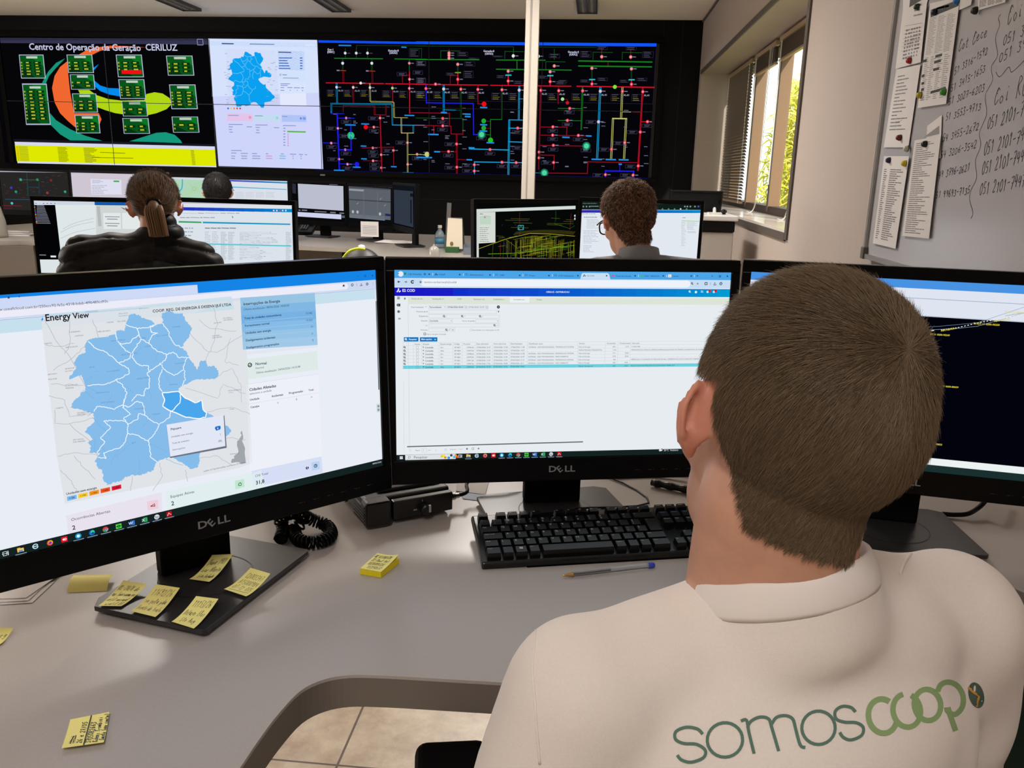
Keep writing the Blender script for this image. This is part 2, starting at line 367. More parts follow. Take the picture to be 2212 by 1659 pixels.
# ---------------------------------------------------------------- shared materials
m_desk = mat('desk_laminate', (176, 170, 167), .3, spec=.5, noise=.03, nscale=300)
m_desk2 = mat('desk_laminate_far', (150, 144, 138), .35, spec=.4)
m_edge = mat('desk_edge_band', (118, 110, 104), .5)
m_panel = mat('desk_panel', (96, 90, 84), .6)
m_black = mat('black_plastic', (9, 9, 10), .35, spec=.25)
m_gloss = mat('black_gloss', (4, 4, 5), .25, spec=.15)
m_matte = mat('black_matte', (5, 5, 6), .6, spec=.1)
m_stand = mat('stand_dark_grey', (44, 42, 44), .3, spec=.45)
m_silver = mat('silver_print', (130, 130, 132), .4)
m_chrome = mat('bright_metal', (200, 198, 195), .2, metal=1)
m_wall = mat('painted_wall', (170, 158, 149), .75, noise=.02, nscale=60, bump=.05, bscale=400)
m_ceil = mat('painted_ceiling', (242, 234, 224), .8)
m_trim = mat('window_trim', (84, 76, 70), .5)
m_white = mat('white_plastic', (222, 219, 214), .4)
m_cream = mat('cream_paper', (206, 196, 176), .7)
m_paper = mat('white_paper', (226, 223, 222), .75)
m_alu = mat('aluminium', (170, 168, 165), .35, metal=.8)
m_bwall = mat('black_wall_cladding', (8, 7, 7), .55, spec=.15)

# ---------------------------------------------------------------- the room
XW, YB, ZC = .945, 8.54, 2.74
XL, YF = -7.2, -2.6
def floor_mat():
    m = bpy.data.materials.new('stone_floor_tile'); m.use_nodes = True; nt = m.node_tree; N, L = nt.nodes, nt.links; b = N['Principled BSDF']
    tc = N.new('ShaderNodeTexCoord'); mp = N.new('ShaderNodeMapping'); mp.inputs['Location'].default_value = (.518, -1.546+.6, 0); L.new(tc.outputs['Object'], mp.inputs[0])
    br = N.new('ShaderNodeTexBrick'); br.offset = 0; br.squash = 1; br.inputs['Scale'].default_value = 1; br.inputs['Brick Width'].default_value = .6; br.inputs['Row Height'].default_value = .6
    br.inputs['Mortar Size'].default_value = .0028; br.inputs['Mortar Smooth'].default_value = 0; br.inputs['Mortar'].default_value = lin((92, 66, 52))+(1,)
    n = N.new('ShaderNodeTexNoise'); n.inputs['Scale'].default_value = 7; n.inputs['Detail'].default_value = 10; n.inputs['Roughness'].default_value = .72; L.new(mp.outputs[0], n.inputs[0])
    r = N.new('ShaderNodeValToRGB'); r.color_ramp.elements[0].position = .36; r.color_ramp.elements[0].color = lin((196, 172, 146))+(1,); r.color_ramp.elements[1].position = .62; r.color_ramp.elements[1].color = lin((236, 222, 196))+(1,)
    L.new(n.outputs[0], r.inputs[0]); L.new(mp.outputs[0], br.inputs[0]); L.new(r.outputs[0], br.inputs['Color1']); L.new(r.outputs[0], br.inputs['Color2'])
    L.new(br.outputs[0], b.inputs['Base Color']); b.inputs['Roughness'].default_value = .35; return m
mb = MB(); mb.box(((XL+XW)/2, (YF+YB)/2, -.05), (XW-XL+.8, YB-YF+.3, .1)); struct('floor', mb, floor_mat())
mb = MB(); mb.box(((XL+XW)/2, (YF+YB)/2, ZC+.05), (XW-XL+.8, YB-YF+.3, .1)); struct('ceiling', mb, m_ceil)
mb = MB(); mb.box(((XL+XW)/2, YB+.06, ZC/2), (XW-XL+.8, .12, ZC)); struct('wall_back', mb, m_bwall)
mb = MB()
for x in (-6.9, .58, .76): mb.box((x, YB-.002, ZC/2), (.006, .006, ZC-.01))
mb.box((-3, YB-.002, 1.02), (7.6, .006, .006))
struct('trim_1', mb, mat('cladding_joint', (4, 4, 4), .8))
mb = MB(); mb.box((XL-.06, (YF+YB)/2, ZC/2), (.12, YB-YF+.2, ZC)); struct('wall_left', mb, m_wall)
mb = MB()
for y in (3.0, 6.0): mb.box((XL+.02, y, 1.65), (.04, .06, 1.5))
mb.box((XL+.02, 4.5, 2.42), (.04, 3.06, .06)); mb.box((XL+.02, 4.5, .88), (.04, 3.06, .06)); struct('added_window', mb, m_white)  # made-up window frame out of view, mounted round the fill lamp
ld = bpy.data.lights.new('fill_light', 'AREA'); ld.shape = 'RECTANGLE'; ld.size = 2.9; ld.size_y = 1.45; ld.energy = FILL_W; ld.color = (1, .96, .92)
lo = bpy.data.objects.new('fill_light', ld); COL.objects.link(lo); lo.location = (XL+.03, 4.5, 1.65); lo.rotation_euler = (math.radians(118), 0, math.radians(-90))  # added fill lamp, no known source; aimed upward to brighten the ceiling
mb = MB(); mb.box(((XL+XW)/2, YF-.06, ZC/2), (XW-XL+.8, .12, ZC)); struct('wall_front', mb, m_wall)
WY0, WY1, WZ0, WZ1, WT = 4.23, 8.40, 1.045, 2.245, .42
mb = MB(); c = XW+WT/2
mb.box((c, (YF+WY0)/2, ZC/2), (WT, WY0-YF, ZC)); mb.box((c, (WY1+YB)/2, ZC/2), (WT, YB-WY1, ZC))
mb.box((c, (WY0+WY1)/2, WZ0/2), (WT, WY1-WY0, WZ0)); mb.box((c, (WY0+WY1)/2, (WZ1+ZC)/2), (WT, WY1-WY0, ZC-WZ1))
struct('wall_right', mb, m_wall)
mb = MB()          # dark casing round the window recess
mb.box((XW-.004, (WY0+WY1)/2, WZ1+.016), (.012, WY1-WY0, .034)); mb.box((XW-.004, WY0-.02, (WZ0+WZ1)/2), (.012, .05, WZ1-WZ0+.06))
mb.box((XW-.004, (WY0+WY1)/2, WZ0-.018), (.012, WY1-WY0, .04)); struct('trim_2', mb, m_trim)
mb = MB(); mb.box((XW-.003, (WY1+YF)/2+2, ZC-.01), (.02, WY1-YF, .018)); struct('trim_3', mb, m_trim)
# window: frame, posts, panes
win = thing('window_1', None, None, (XW+.3, 6.3, WZ0), kind='structure')
m_frame = mat('tan_window_aluminium', (132, 102, 72), .5)
mb = MB(); xg = XW+.30
mb.box((xg+.03, (WY0+WY1)/2, WZ1-.03), (.10, WY1-WY0, .06)); mb.box((xg+.03, (WY0+WY1)/2, WZ0+.035), (.10, WY1-WY0, .07))
mb.box((xg+.03, WY0+.02, 1.64), (.10, .04, 1.2)); mb.box((xg+.03, WY1-.02, 1.64), (.10, .04, 1.2))
mb.build('window_frame', mat('dark_window_aluminium', (58, 46, 38), .5), win)
POSTS = [7.92, 7.02, 6.12, 5.05]
for y in POSTS:
    p = MB(); p.box((xg+.015, y+.022, 1.64), (.08, .044, 1.12)); p.build('window_post', m_frame, win, bevel=.003)
    p = MB(); p.box((xg-.026, y+.022, 1.64), (.004, .046, 1.12)); p.build('post_gasket', m_trim, win)
mg = bpy.data.materials.new('window_glass'); mg.use_nodes = True; nt = mg.node_tree; nt.nodes.clear()
o_ = nt.nodes.new('ShaderNodeOutputMaterial'); mx = nt.nodes.new('ShaderNodeMixShader'); t_ = nt.nodes.new('ShaderNodeBsdfTransparent'); g_ = nt.nodes.new('ShaderNodeBsdfGlossy'); g_.inputs['Roughness'].default_value = .02
mx.inputs[0].default_value = .05; nt.links.new(t_.outputs[0], mx.inputs[1]); nt.links.new(g_.outputs[0], mx.inputs[2]); nt.links.new(mx.outputs[0], o_.inputs[0])
for a, b in zip([WY1]+POSTS, POSTS+[WY0]):
    p = MB(); p.box((xg+.05, (a+b)/2, 1.64), (.006, a-b-.06, 1.12)); p.build('window_pane', mg, win)
mb = MB(); mb.box((XW+.145, (WY0+WY1)/2, WZ0+.008), (.30, WY1-WY0, .016)); mb.build('window_sill', mat('polished_stone_sill', (226, 220, 212), .15), win)
# blinds
m_slat = mat('blind_slat', (112, 100, 88), .4, metal=.3); m_cord = mat('white_cord', (225, 220, 210), .6)
def blind(y0, y1, zb, label):
    x = XW+.255; t = thing('window_blind', label, 'blind', (x, (y0+y1)/2, zb), 'venetian blinds in the window recess')
    mb = MB(); mb.box((x, (y0+y1)/2, WZ1-.035), (.032, y1-y0, .03)); mb.build('headrail', mat('blind_rail', (190, 165, 135), .3, metal=.4), t, bevel=.002)
    n = 44; down = zb < 1.5; mb = MB(); zt = WZ1-.06
    for i in range(n):
        z = zt-(zt-zb-.02)*i/(n-1) if down else zt-.0022*i
        M = Matrix.Rotation(math.radians(52 if down else 5), 3, 'Y'); mb.box((x, (y0+y1)/2, z), (.025, y1-y0-.02, .0008), M=M)
    mb.build('slats', m_slat, t)
    zb2 = zb if down else zt-.0022*n-.012
    mb = MB(); mb.box((x, (y0+y1)/2, zb2), (.026, y1-y0-.02, .014)); mb.build('bottom_rail', mat('blind_rail', (190, 165, 135), .3), t, bevel=.002)
    for y in (y0+.09, y1-.09):
        mb = MB(); mb.tube([(x-.015, y, WZ1-.04), (x-.015, y, zb2)], .0022 if down else .0015, seg=6)
        if down:
            for i in range(n): mb.box((x-.015, y, zt-(zt-zb)*i/(n-1)), (.008, .008, .008))
        mb.build('ladder_cord', m_cord, t)
    if not down:
        for k, y in enumerate((y0+.12, y0+.16)):
            mb = MB(); mb.tube(smooth_poly([(x-.02, y, WZ1-.05), (x-.02, y, 1.6), (x-.022, y+.005, WZ0+.14), (x-.05, y-.02-.02*k, WZ0+.028), (x-.09, y-.05, WZ0+.024)]), .0018, seg=6); mb.build('pull_cord', m_cord, t)
        mb = MB(); mb.tube([(x-.02, y1-.1, WZ1-.06), (x-.02, y1-.1, WZ0+.22)], .004, seg=6); mb.build('tilt_wand', m_white, t)
blind(7.10, 8.34, WZ0+.06, 'lowered dark slatted blind at the far end of the window')
blind(6.2, 6.98, 2.1, 'raised slatted blind next to the lowered one')
blind(5.14, 6.08, 2.1, 'raised slatted blind over the middle window bay')
blind(4.3, 5.0, 2.1, 'raised slatted blind over the bright near window bay')
# garden outside
m_leaf = [mat('leaf_a', (230, 226, 70), .6), mat('leaf_b', (196, 208, 50), .6), mat('leaf_c', (246, 232, 120), .6)]
def shrub(x, y, h, r, seed, label):
    rnd = random.Random(seed); t = thing('garden_shrub', label, 'shrub', (x, y, -.5), 'shrubs outside the window'); mb = MB()
    for i in range(9000):
        a, b = rnd.uniform(0, 2*PI), rnd.random()**.5; z = rnd.random(); q = r*b*(1.05-.5*z)
        c = V3((x+q*math.cos(a), y+q*math.sin(a), -.12+z*h)); d = V3((rnd.gauss(0, 1), rnd.gauss(0, 1), rnd.gauss(.4, .7))).normalized(); e = d.orthogonal().normalized()
        L = rnd.uniform(.12, .3); w = .009
        mb.add([c-e*w, c+d*L*.5-e*w*1.3, c+d*L-V3((0, 0, .08)), c+d*L*.5+e*w*1.3, c+e*w], [(0, 1, 2, 3, 4)], m_leaf[i % 3])
    mb.build('leaves', None, t); mb = MB()
    for k in range(5): mb.tube([(x, y, -.5), (x+rnd.uniform(-.4, .4), y+rnd.uniform(-.4, .4), h*.6)], [.06, .02], seg=6)
    mb.build('stem', mat('shrub_stem', (96, 80, 50), .8), t)
for i, a in enumerate([(2.7, 10.2, 2.5, 1.0, 1, 'yellow green shrub outside nearest the lowered blind'), (4.9, 15.2, 2.9, 1.3, 2, 'tall yellow green shrub outside the middle window bay'), (3.4, 7.2, 2.5, 1.1, 3, 'yellow green shrub outside the bright near bay'),
                       (8.0, 19.5, 3.6, 1.8, 4, 'large pale green shrub farthest outside the window'), (5.6, 11.0, 2.9, 1.3, 5, 'pale green shrub outside behind the near bay shrub')]): shrub(*a)
mb = MB(); mb.box((11.5, 9, -.59), (20, 34, .1)); o = mb.build('lawn', mat('lawn', (150, 160, 60), .9)); tagp(o, 'sunlit yellow green lawn outside the window', 'lawn', kind='stuff')

# ceiling fixtures with louvres
def fixture(x, y, pw, i):
    L_ = 1.22; z = ZC; lab = {0: 'left of the three narrow louvred ceiling lamps before the video wall', 1: 'middle of the three narrow louvred ceiling lamps before the video wall', 2: 'narrow louvred ceiling lamp right of the white pole'}.get(i, 'narrow louvred ceiling lamp of the rows nearer the desks, outside the picture')
    t = thing('ceiling_lamp', lab, 'lamp', (x, y, z), 'louvred ceiling lamps')
    mb = MB()
    mb.box((x-.085, y, z-.012), (.01, L_+.02, .03)); mb.box((x+.085, y, z-.012), (.01, L_+.02, .03)); mb.box((x, y-L_/2, z-.012), (.16, .01, .03)); mb.box((x, y+L_/2, z-.012), (.16, .01, .03))
    mb.build('housing', mat('lamp_housing', (60, 58, 56), .4), t)
    mb = MB()
    for k in range(23): mb.box((x, y-L_/2+.05+k*(L_-.1)/22, z-.012), (.16, .004, .022))
    mb.box((x, y, z-.012), (.006, L_-.02, .022)); mb.build('louvre', mat('lamp_louvre', (150, 148, 145), .25, metal=.6), t)
    mb = MB()
    for dx in (-.04, .04): mb.tube([(x+dx, y-L_/2+.03, z-.006), (x+dx, y+L_/2-.03, z-.006)], .006, seg=8)
    mb.build('tube_lamp', emi((190, 186, 178), 1.0) if i < 3 else emi((255, 240, 220), 3), t)
    ld = bpy.data.lights.new('lamp_light', 'AREA'); ld.shape = 'RECTANGLE'; ld.size = .15; ld.size_y = L_; ld.energy = LAMP_W*pw; ld.color = LAMP_COL; ld.spread = math.radians(150)
    lo = bpy.data.objects.new('lamp_light', ld); COL.objects.link(lo); lo.parent = t; lo.location = (0, 0, -.035)
for i, (x, y, p) in enumerate(FIXTURES): fixture(x, y, p, i)

# ---------------------------------------------------------------- video wall
YV = 8.5
vw = thing('video_wall', 'wide black video wall of twelve displays showing three control windows', 'video wall', (-2.85, YV, 1.2))
PXS = [-6.13+1.113*i for i in range(7)]; PZ = [1.285, 1.905, 2.525]
for i in range(6):
    for j in range(2):
        mb = MB(); mb.box(((PXS[i]+PXS[i+1])/2, YV+.017, (PZ[j]+PZ[j+1])/2), (1.109, .03, .616)); mb.build('display_panel', mat('display_glass', (5, 5, 7), .3), vw)
mb = MB(); a, b = PXS[0], PXS[6]
mb.box(((a+b)/2, YV+.01, PZ[2]+.03), (b-a+.1, .06, .05)); mb.box(((a+b)/2, YV+.01, PZ[0]-.03), (b-a+.1, .06, .05)); mb.box((a-.026, YV+.01, 1.905), (.046, .06, 1.24)); mb.box((b+.026, YV+.01, 1.905), (.046, .06, 1.24))
mb.build('wall_frame', m_matte, vw)
def wallcanvas(): return Canvas((-2.865, YV, 1.905), (1, 0, 0), (0, 0, 1), 6.76, 1.25, eps=.0012, lw=.78)
# left window : generation control
W_ = (206, 208, 235); LWK = .75
g = wallcanvas().src(0, 60, 4.608)
g.L(1).poly([(-200, 100), (2065, 105), (2165, 1390), (-200, 1370)], (6, 6, 9)).L(2).poly([(-200, 100), (2063, 105), (2070, 168), (-200, 150)], (52, 52, 78)).poly([(-200, 100), (2063, 105), (2065, 130), (-200, 125)], (40, 40, 62))
OR = (240, 104, 48); TE = (22, 150, 122); BL = (0, 140, 238); LI = (176, 214, 20)
g.L(3).poly([(780, 272), (860, 225), (960, 195), (1100, 180), (1250, 182), (1450, 195), (1250, 195), (1100, 205), (1000, 230), (920, 270)], OR).poly([(670, 335), (600, 390), (545, 480), (520, 600), (545, 740), (600, 850), (680, 930), (750, 990), (990, 970), (1012, 910), (985, 850), (740, 850), (700, 640), (680, 450)], OR)
g.poly([(650, 305), (560, 350), (480, 440), (420, 550), (460, 550), (490, 480), (560, 400)], TE).poly([(500, 850), (560, 920), (700, 1010), (850, 1075), (1020, 1125), (700, 1120), (600, 1060), (500, 960)], TE)
g.poly([(1290, 1130), (1450, 1080), (1560, 1045), (1650, 1040), (1740, 1065), (1800, 1120), (1815, 1148)], TE)
g.poly([(930, 400), (985, 363), (950, 410), (930, 425)], BL).poly([(935, 520), (1000, 575), (1080, 600), (1200, 605), (1205, 685), (1090, 665), (1000, 630), (940, 580)], BL)
g.poly([(780, 620), (890, 620), (960, 670), (1080, 710), (1210, 725), (1440, 720), (1460, 660), (1540, 642), (1620, 655), (1690, 700), (1710, 760), (1660, 810), (1560, 850), (1450, 875), (1300, 872), (1150, 850), (1050, 820), (970, 790), (800, 660)], LI)
rnd = random.Random(4)
BX = [(190, 268, 245, 237, 5, 0), (222, 555, 245, 412, 9, 0), (665, 268, 255, 182, 3, 0), (697, 465, 240, 150, 2, 1), (720, 655, 240, 188, 3, 0), (745, 870, 240, 180, 3, 0), (1155, 268, 258, 225, 4, 2), (1180, 513, 258, 195, 4, 0), (1212, 730, 248, 152, 2, 1), (1220, 900, 260, 155, 2, 1), (1655, 278, 262, 198, 3, 0), (1685, 565, 262, 245, 5, 0), (1710, 885, 262, 158, 2, 1)]
for X, Y, w, h, n, k in BX:
    sk = lambda fx, fy: (X+w*fx+h*fy*.1, Y+h*fy)
    g.L(4).poly([sk(0, 0), sk(1, 0), sk(1, 1), sk(0, 1)], (180, 186, 214)).L(5).poly([sk(.03, .03), sk(.97, .03), sk(.97, .97), sk(.03, .97)], (8, 84, 26))
    g.L(6).poly([sk(.4, .03), sk(.97, .03), sk(.97, .5)], (12, 118, 36)).poly([sk(.03, .5), sk(.03, .97), sk(.6, .97)], (5, 52, 18))
    g.L(7).poly([sk(.3, .07), sk(.75, .07), sk(.75, .07+22/h), sk(.3, .07+22/h)], (190, 206, 190))
    y = 70/h
    for r in range(n):
        if k == 2 and r == 3: g.L(8).poly([sk(.17, .68), sk(.93, .68), sk(.93, .85), sk(.17, .85)], (245, 12, 22)); break
        dark = (8, 48, 20); yl = (188, 190, 40); d = min(38/h, (.9-70/h)/n)
        for fx, fw in ((.2, .28), (.58, .3)):
            if k == 1 and r == 1 and fx < .3: continue
            g.L(8).poly([sk(fx, y), sk(fx+fw, y), sk(fx+fw, y+d*.72), sk(fx, y+d*.72)], dark); q = rnd.uniform(.1, .17)
            g.L(9).poly([sk(fx+.07, y+d*.16), sk(fx+.07+q, y+d*.16), sk(fx+.07+q, y+d*.56), sk(fx+.07, y+d*.56)], yl)
        g.L(9).poly([sk(.06, y+d*.1), sk(.12, y+d*.1), sk(.12, y+d*.6), sk(.06, y+d*.6)], (150, 170, 40)); y += d
g.L(10).text('Centro de Operação da Geração', 298, 220, 1410, 226, (196, 198, 226), 1).text('CERILUZ', 1455, 226, 1772, 228, (196, 198, 226), 1)
g.L(3).poly([(135, 1108), (2145, 1160), (2168, 1405), (2150, 1395), (148, 1140)], (24, 24, 34)).L(4).poly([(148, 1135), (2140, 1182), (2156, 1388), (178, 1348)], (212, 216, 240)).L(5).poly([(152, 1168), (2143, 1214), (2154, 1376), (172, 1328)], (222, 232, 0))
for r in range(12):
    y = 1180+r*12.5
    for x0, w, c in ((165, 20, (200, 130, 0)), (190, 90, (150, 156, 10)), (575, rnd.randint(70, 120), (120, 124, 8)), (835, rnd.randint(60, 200), (120, 124, 8)), (1900, 34, (130, 134, 10))):
        x = x0+r*1.5; g.L(6).poly([(x, y+(x-150)*.023), (x+w, y+(x+w-150)*.023), (x+w, y+5+(x+w-150)*.023), (x, y+5+(x-150)*.023)], c)
for x0, x1, r in ((920, 1330, 7), (1000, 1250, 3)): g.L(6).poly([(x0, 1180+r*12.5+20), (x1, 1188+r*12.5+20), (x1, 1194+r*12.5+20), (x0, 1186+r*12.5+20)], (120, 124, 8))
g.L(5).frame(1965, 115, 2025, 172, (150, 150, 190), 1.2)
g.done('screen_image', vw)
# middle window : map dashboard (the same map as on the near monitor)
OUT = [(250.8, 720.1), (252.7, 712.4), (268, 715), (272, 699), (277.8, 680.6), (285.5, 677.7), (297, 680), (312.5, 688), (328, 693), (334.7, 701.8), (350, 699), (352, 693), (348.3, 683.5), (351, 675), (362.7, 672.3), (382, 677.7), (393.6, 675.8), (401, 693), (414.8, 708.6), (409, 726), (397.5, 741), (392.6, 751), (405, 762.6), (407, 772), (418.7, 786.7), (425, 799), (434, 778), (445.7, 780.4), (447.8, 790.8), (462, 790), (471.7, 801), (471.7, 811.6), (462, 819), (437, 819), (420.8, 820), (406, 828), (386, 838), (385, 845), (400, 860), (421, 870), (435, 864), (438, 884), (446, 891), (470, 905), (485, 919.5), (491.5, 920.5), (498.8, 929), (493.6, 939), (486, 943), (470, 962), (431, 976), (431, 996.5), (427, 1009), (410, 1013), (399, 1003), (386, 996.7), (375, 989), (366.6, 988), (355.7, 990), (345, 994.5), (338, 999), (331, 1016), (314.5, 1021.6), (301.5, 1027), (284, 1026), (269, 1031), (262.5, 1039), (245, 1042), (233, 1047.6), (223.4, 1038), (220, 1014), (211.5, 1012), (205, 994.5), (218, 977), (193, 978), (196, 962), (188.7, 955.4), (201.7, 950), (183, 931.6), (204, 911), (201.7, 892.5), (186.5, 888), (151.8, 879.5), (160.5, 864), (173.6, 855), (173.6, 847.5), (184, 844.6), (184, 832), (175.6, 809), (150.5, 819.5), (149.5, 814.7), (165, 795), (159, 783.8), (169.8, 767), (184, 761.6), (183, 745), (190, 734.6), (208, 729.8), (231.5, 728)]
def A(L): return [(x/5.183, 560+y/5.183) for x, y in L]
def B(L): return [(x/4.61, 860+y/4.61) for x, y in L]
BORD = [A(x) for x in ([(985, 920), (1060, 990), (1190, 1040), (1330, 1160), (1430, 1215), (1445, 1280), (1290, 1350), (1190, 1395), (975, 1415)], [(1290, 830), (1305, 900), (1360, 970), (1400, 1020), (1465, 1050), (1450, 1110), (1330, 1160)], [(1335, 950), (1440, 940), (1555, 840), (1530, 775), (1410, 730)], [(1530, 775), (1640, 765), (1735, 735)], [(1735, 735), (1680, 770), (1690, 820), (1765, 825), (1700, 850), (1660, 940)], [(1575, 890), (1490, 1030), (1480, 1100), (1560, 1190), (1650, 1190), (1675, 1260)], [(1555, 840), (1575, 890), (1660, 940), (1760, 1030), (1865, 1065), (1940, 1040), (2000, 1100), (2110, 1100)], [(1815, 720), (1870, 780), (1900, 870), (1950, 950), (2035, 990)], [(1865, 1065), (1850, 1130), (1720, 1220), (1645, 1270), (1675, 1330), (1670, 1440), (1625, 1450), (1610, 1530), (1520, 1520), (1475, 1590)], [(1790, 1160), (1830, 1230), (1950, 1300), (2050, 1240), (2060, 1180), (2090, 1100)], [(1815, 1230), (1775, 1330), (1780, 1440), (1815, 1480)], [(2060, 1240), (2070, 1330), (2045, 1420)], [(1290, 1350), (1370, 1400), (1420, 1500), (1380, 1610)])]
BORD += [B(x) for x in ([(1240, 0), (1230, 60), (1220, 90), (1300, 160), (1230, 200), (1270, 260), (1270, 350)], [(930, 130), (970, 80), (1050, 90), (1130, 110), (1220, 70), (1280, 90), (1360, 30), (1420, 50), (1440, 170), (1500, 220), (1580, 260), (1690, 190), (1690, 130)], [(1030, 230), (1100, 220), (1250, 230)], [(1270, 260), (1370, 210), (1380, 150), (1440, 170)], [(1030, 230), (1100, 290), (1000, 390), (1045, 430), (1000, 490), (965, 545)], [(1270, 350), (1240, 440), (1200, 490), (1100, 520), (1030, 545), (1055, 600), (975, 590)], [(1270, 350), (1370, 370), (1475, 430), (1490, 500), (1500, 590), (1560, 630)], [(1580, 260), (1560, 320), (1475, 430)])]
DARK = [(350, 848), (385, 845), (400, 860), (421, 870), (435, 864), (438, 884), (446, 891), (444, 901), (427, 904), (401, 901), (369, 888), (351, 877), (355, 862)]
def jag(P, amp, seed, n=4):
    rnd = random.Random(seed); out = []
    for a, b in zip(P, P[1:]):
        for k in range(n):
            t = k/n; e = amp if k else 0; out.append((a[0]+(b[0]-a[0])*t+rnd.uniform(-e, e), a[1]+(b[1]-a[1])*t+rnd.uniform(-e, e)))
    out.append(P[-1]); return out
MON_L = dict(c=(-.4907, .9823, 1.0123), yaw=.8145, tilt=.0352)
MON_C = dict(c=(-.0351, 1.2765, 1.0081), yaw=.2317, tilt=.0486)
MON_R = dict(c=(.5141, 1.2979, 1.0102), yaw=-.1613, tilt=.0362)
def mon_axes(yaw, tilt):
    ex = V3((math.cos(yaw), math.sin(yaw), 0)); n = V3((-math.sin(yaw), math.cos(yaw), 0)); ey = V3((0, 0, math.cos(tilt)))+n*math.sin(tilt); return ex, ey
SW, SH = .531, .299
def mon_canvas(d, w=SW, h=SH):
    ex, ey = mon_axes(d['yaw'], d['tilt']); return Canvas(V3(d['c']), ex, ey, w, h)
_lc = mon_canvas(MON_L)
def to_wall(P, seed=0, amp=.0):
    """map outline in near-monitor plane -> wall metres"""
    Q = [_lc.pt(p) for p in P]; return Q
_q = to_wall(OUT); _u0, _u1 = min(p[0] for p in _q), max(p[0] for p in _q); _v0, _v1 = min(p[1] for p in _q), max(p[1] for p in _q)
g = wallcanvas().src(440, 70, 4.608)
g.L(1).poly([(45, 58), (1128, 75), (1190, 1360), (150, 1330)], (206, 212, 250)).L(2).poly([(55, 65), (1130, 82), (1150, 600), (85, 640)], (214, 226, 252)).poly([(62, 88), (1128, 105), (1130, 150), (65, 132)], (158, 204, 246))
g.poly([(220, 165), (720, 180), (750, 735), (245, 725)], (202, 208, 240)).poly([(735, 180), (1000, 188), (1005, 382), (745, 372)], (88, 160, 232)).poly([(745, 395), (1008, 400), (1012, 490), (752, 482)], (190, 226, 246)).poly([(752, 496), (1012, 500), (1025, 735), (765, 730)], (228, 232, 252))
P0, P1 = g.pt((260, 745)), g.pt((690, 195))
def mp(q): return (P0[0]+(q[0]-_u0)/(_u1-_u0)*(P1[0]-P0[0]), P0[1]+(q[1]-_v0)/(_v1-_v0)*(P1[1]-P0[1]))
g.L(3).polyuv([mp(q) for q in to_wall(OUT)], (10, 160, 240))
for b in BORD:
    vs, fs = ribbon2([mp(q) for q in to_wall(b)], .006); g.L(4).put(vs, fs, (90, 190, 246))
D2 = (70, 90, 140); D3 = (140, 150, 200)
for i in range(5): y = 250+i*26; g.L(3).poly([(750, y), (750+[130, 85, 95, 105, 115][i], y+1), (750+[130, 85, 95, 105, 115][i], y+10), (750, y+9)], (50, 96, 170)).poly([(960, y), (985, y), (985, y+10), (960, y+10)], (50, 96, 170))
g.poly([(745, 192), (872, 195), (872, 206), (745, 203)], D2).poly([(180, 105), (300, 108), (300, 120), (182, 118)], D2).poly([(460, 112), (705, 116), (705, 124), (460, 121)], (90, 130, 190)).poly([(1010, 112), (1110, 114), (1110, 138), (1010, 135)], (216, 228, 252))
g.poly([(790, 450), (945, 452), (945, 459), (790, 457)], D3).poly([(785, 418), (830, 419), (830, 428), (785, 427)], D3).ring(765, 422, 8, D3, 1)
for x, y, w in ((765, 508, 95), (768, 524, 70), (765, 545, 38), (835, 545, 50), (897, 547, 62), (972, 547, 25), (765, 573, 38), (858, 573, 10), (930, 573, 8), (978, 575, 14)): g.poly([(x, y), (x+w, y+1), (x+w, y+9), (x, y+8)], D3)
g.poly([(235, 805), (485, 812), (490, 885), (240, 880)], (228, 196, 232)).poly([(505, 815), (750, 820), (755, 888), (510, 885)], (196, 220, 242)).poly([(775, 820), (1020, 826), (1024, 892), (780, 890)], (176, 196, 246))
g.disc(462, 846, 14, (238, 120, 160)).disc(732, 852, 14, (120, 214, 196)).disc(968, 857, 12, (40, 110, 220)).poly([(988, 843), (1018, 844), (1018, 871), (988, 870)], (110, 150, 236))
for x, y, w in ((245, 822, 105), (510, 827, 80), (785, 833, 50), (250, 912, 140), (517, 918, 120), (790, 924, 130), (430, 936, 52), (700, 944, 52), (250, 936, 42), (253, 962, 32), (258, 988, 34), (518, 942, 42), (525, 968, 30), (520, 994, 40), (275, 1172, 105), (275, 1196, 52), (370, 1200, 70), (482, 1202, 50), (620, 1204, 24), (770, 1206, 30), (860, 1208, 62), (950, 1210, 40), (1008, 1212, 24)): g.L(4).poly([(x, y), (x+w, y+1), (x+w, y+9), (x, y+8)], D3)
for r in range(2):
    for x, w, c in ((275, 40, D3), (375, 60, D3), (485, 80, D3), (622, 62, (200, 150, 200)), (756, 62, (110, 180, 230)), (885, 12, D3), (965, 12, D3)): g.poly([(x, 1226+r*24), (x+w, 1228+r*24), (x+w, 1236+r*24), (x, 1234+r*24)], c)
g.poly([(833, 980), (1018, 985), (1018, 998), (833, 994)], (80, 186, 30))
for k in range(7): g.poly([(795, 950+k*28), (815, 950+k*28), (815, 960+k*28), (795, 960+k*28)], D3).poly([(835, 1010+k*19), (848, 1010+k*19), (848, 1018+k*19), (835, 1018+k*19)], (214, 130, 180))
for k, c in enumerate(((30, 110, 220), (240, 200, 60), (240, 140, 40), (230, 60, 40), (210, 30, 50))): g.disc(245+k*30, 757, 9, c)
for i in range(34):
    x, y = rnd.uniform(200, 250) if i % 2 else rnd.uniform(620, 730), rnd.uniform(190, 720); g.L(3).poly([(x, y), (x+24, y), (x+24, y+6), (x, y+6)], (170, 176, 214))
g.done('screen_image', vw)
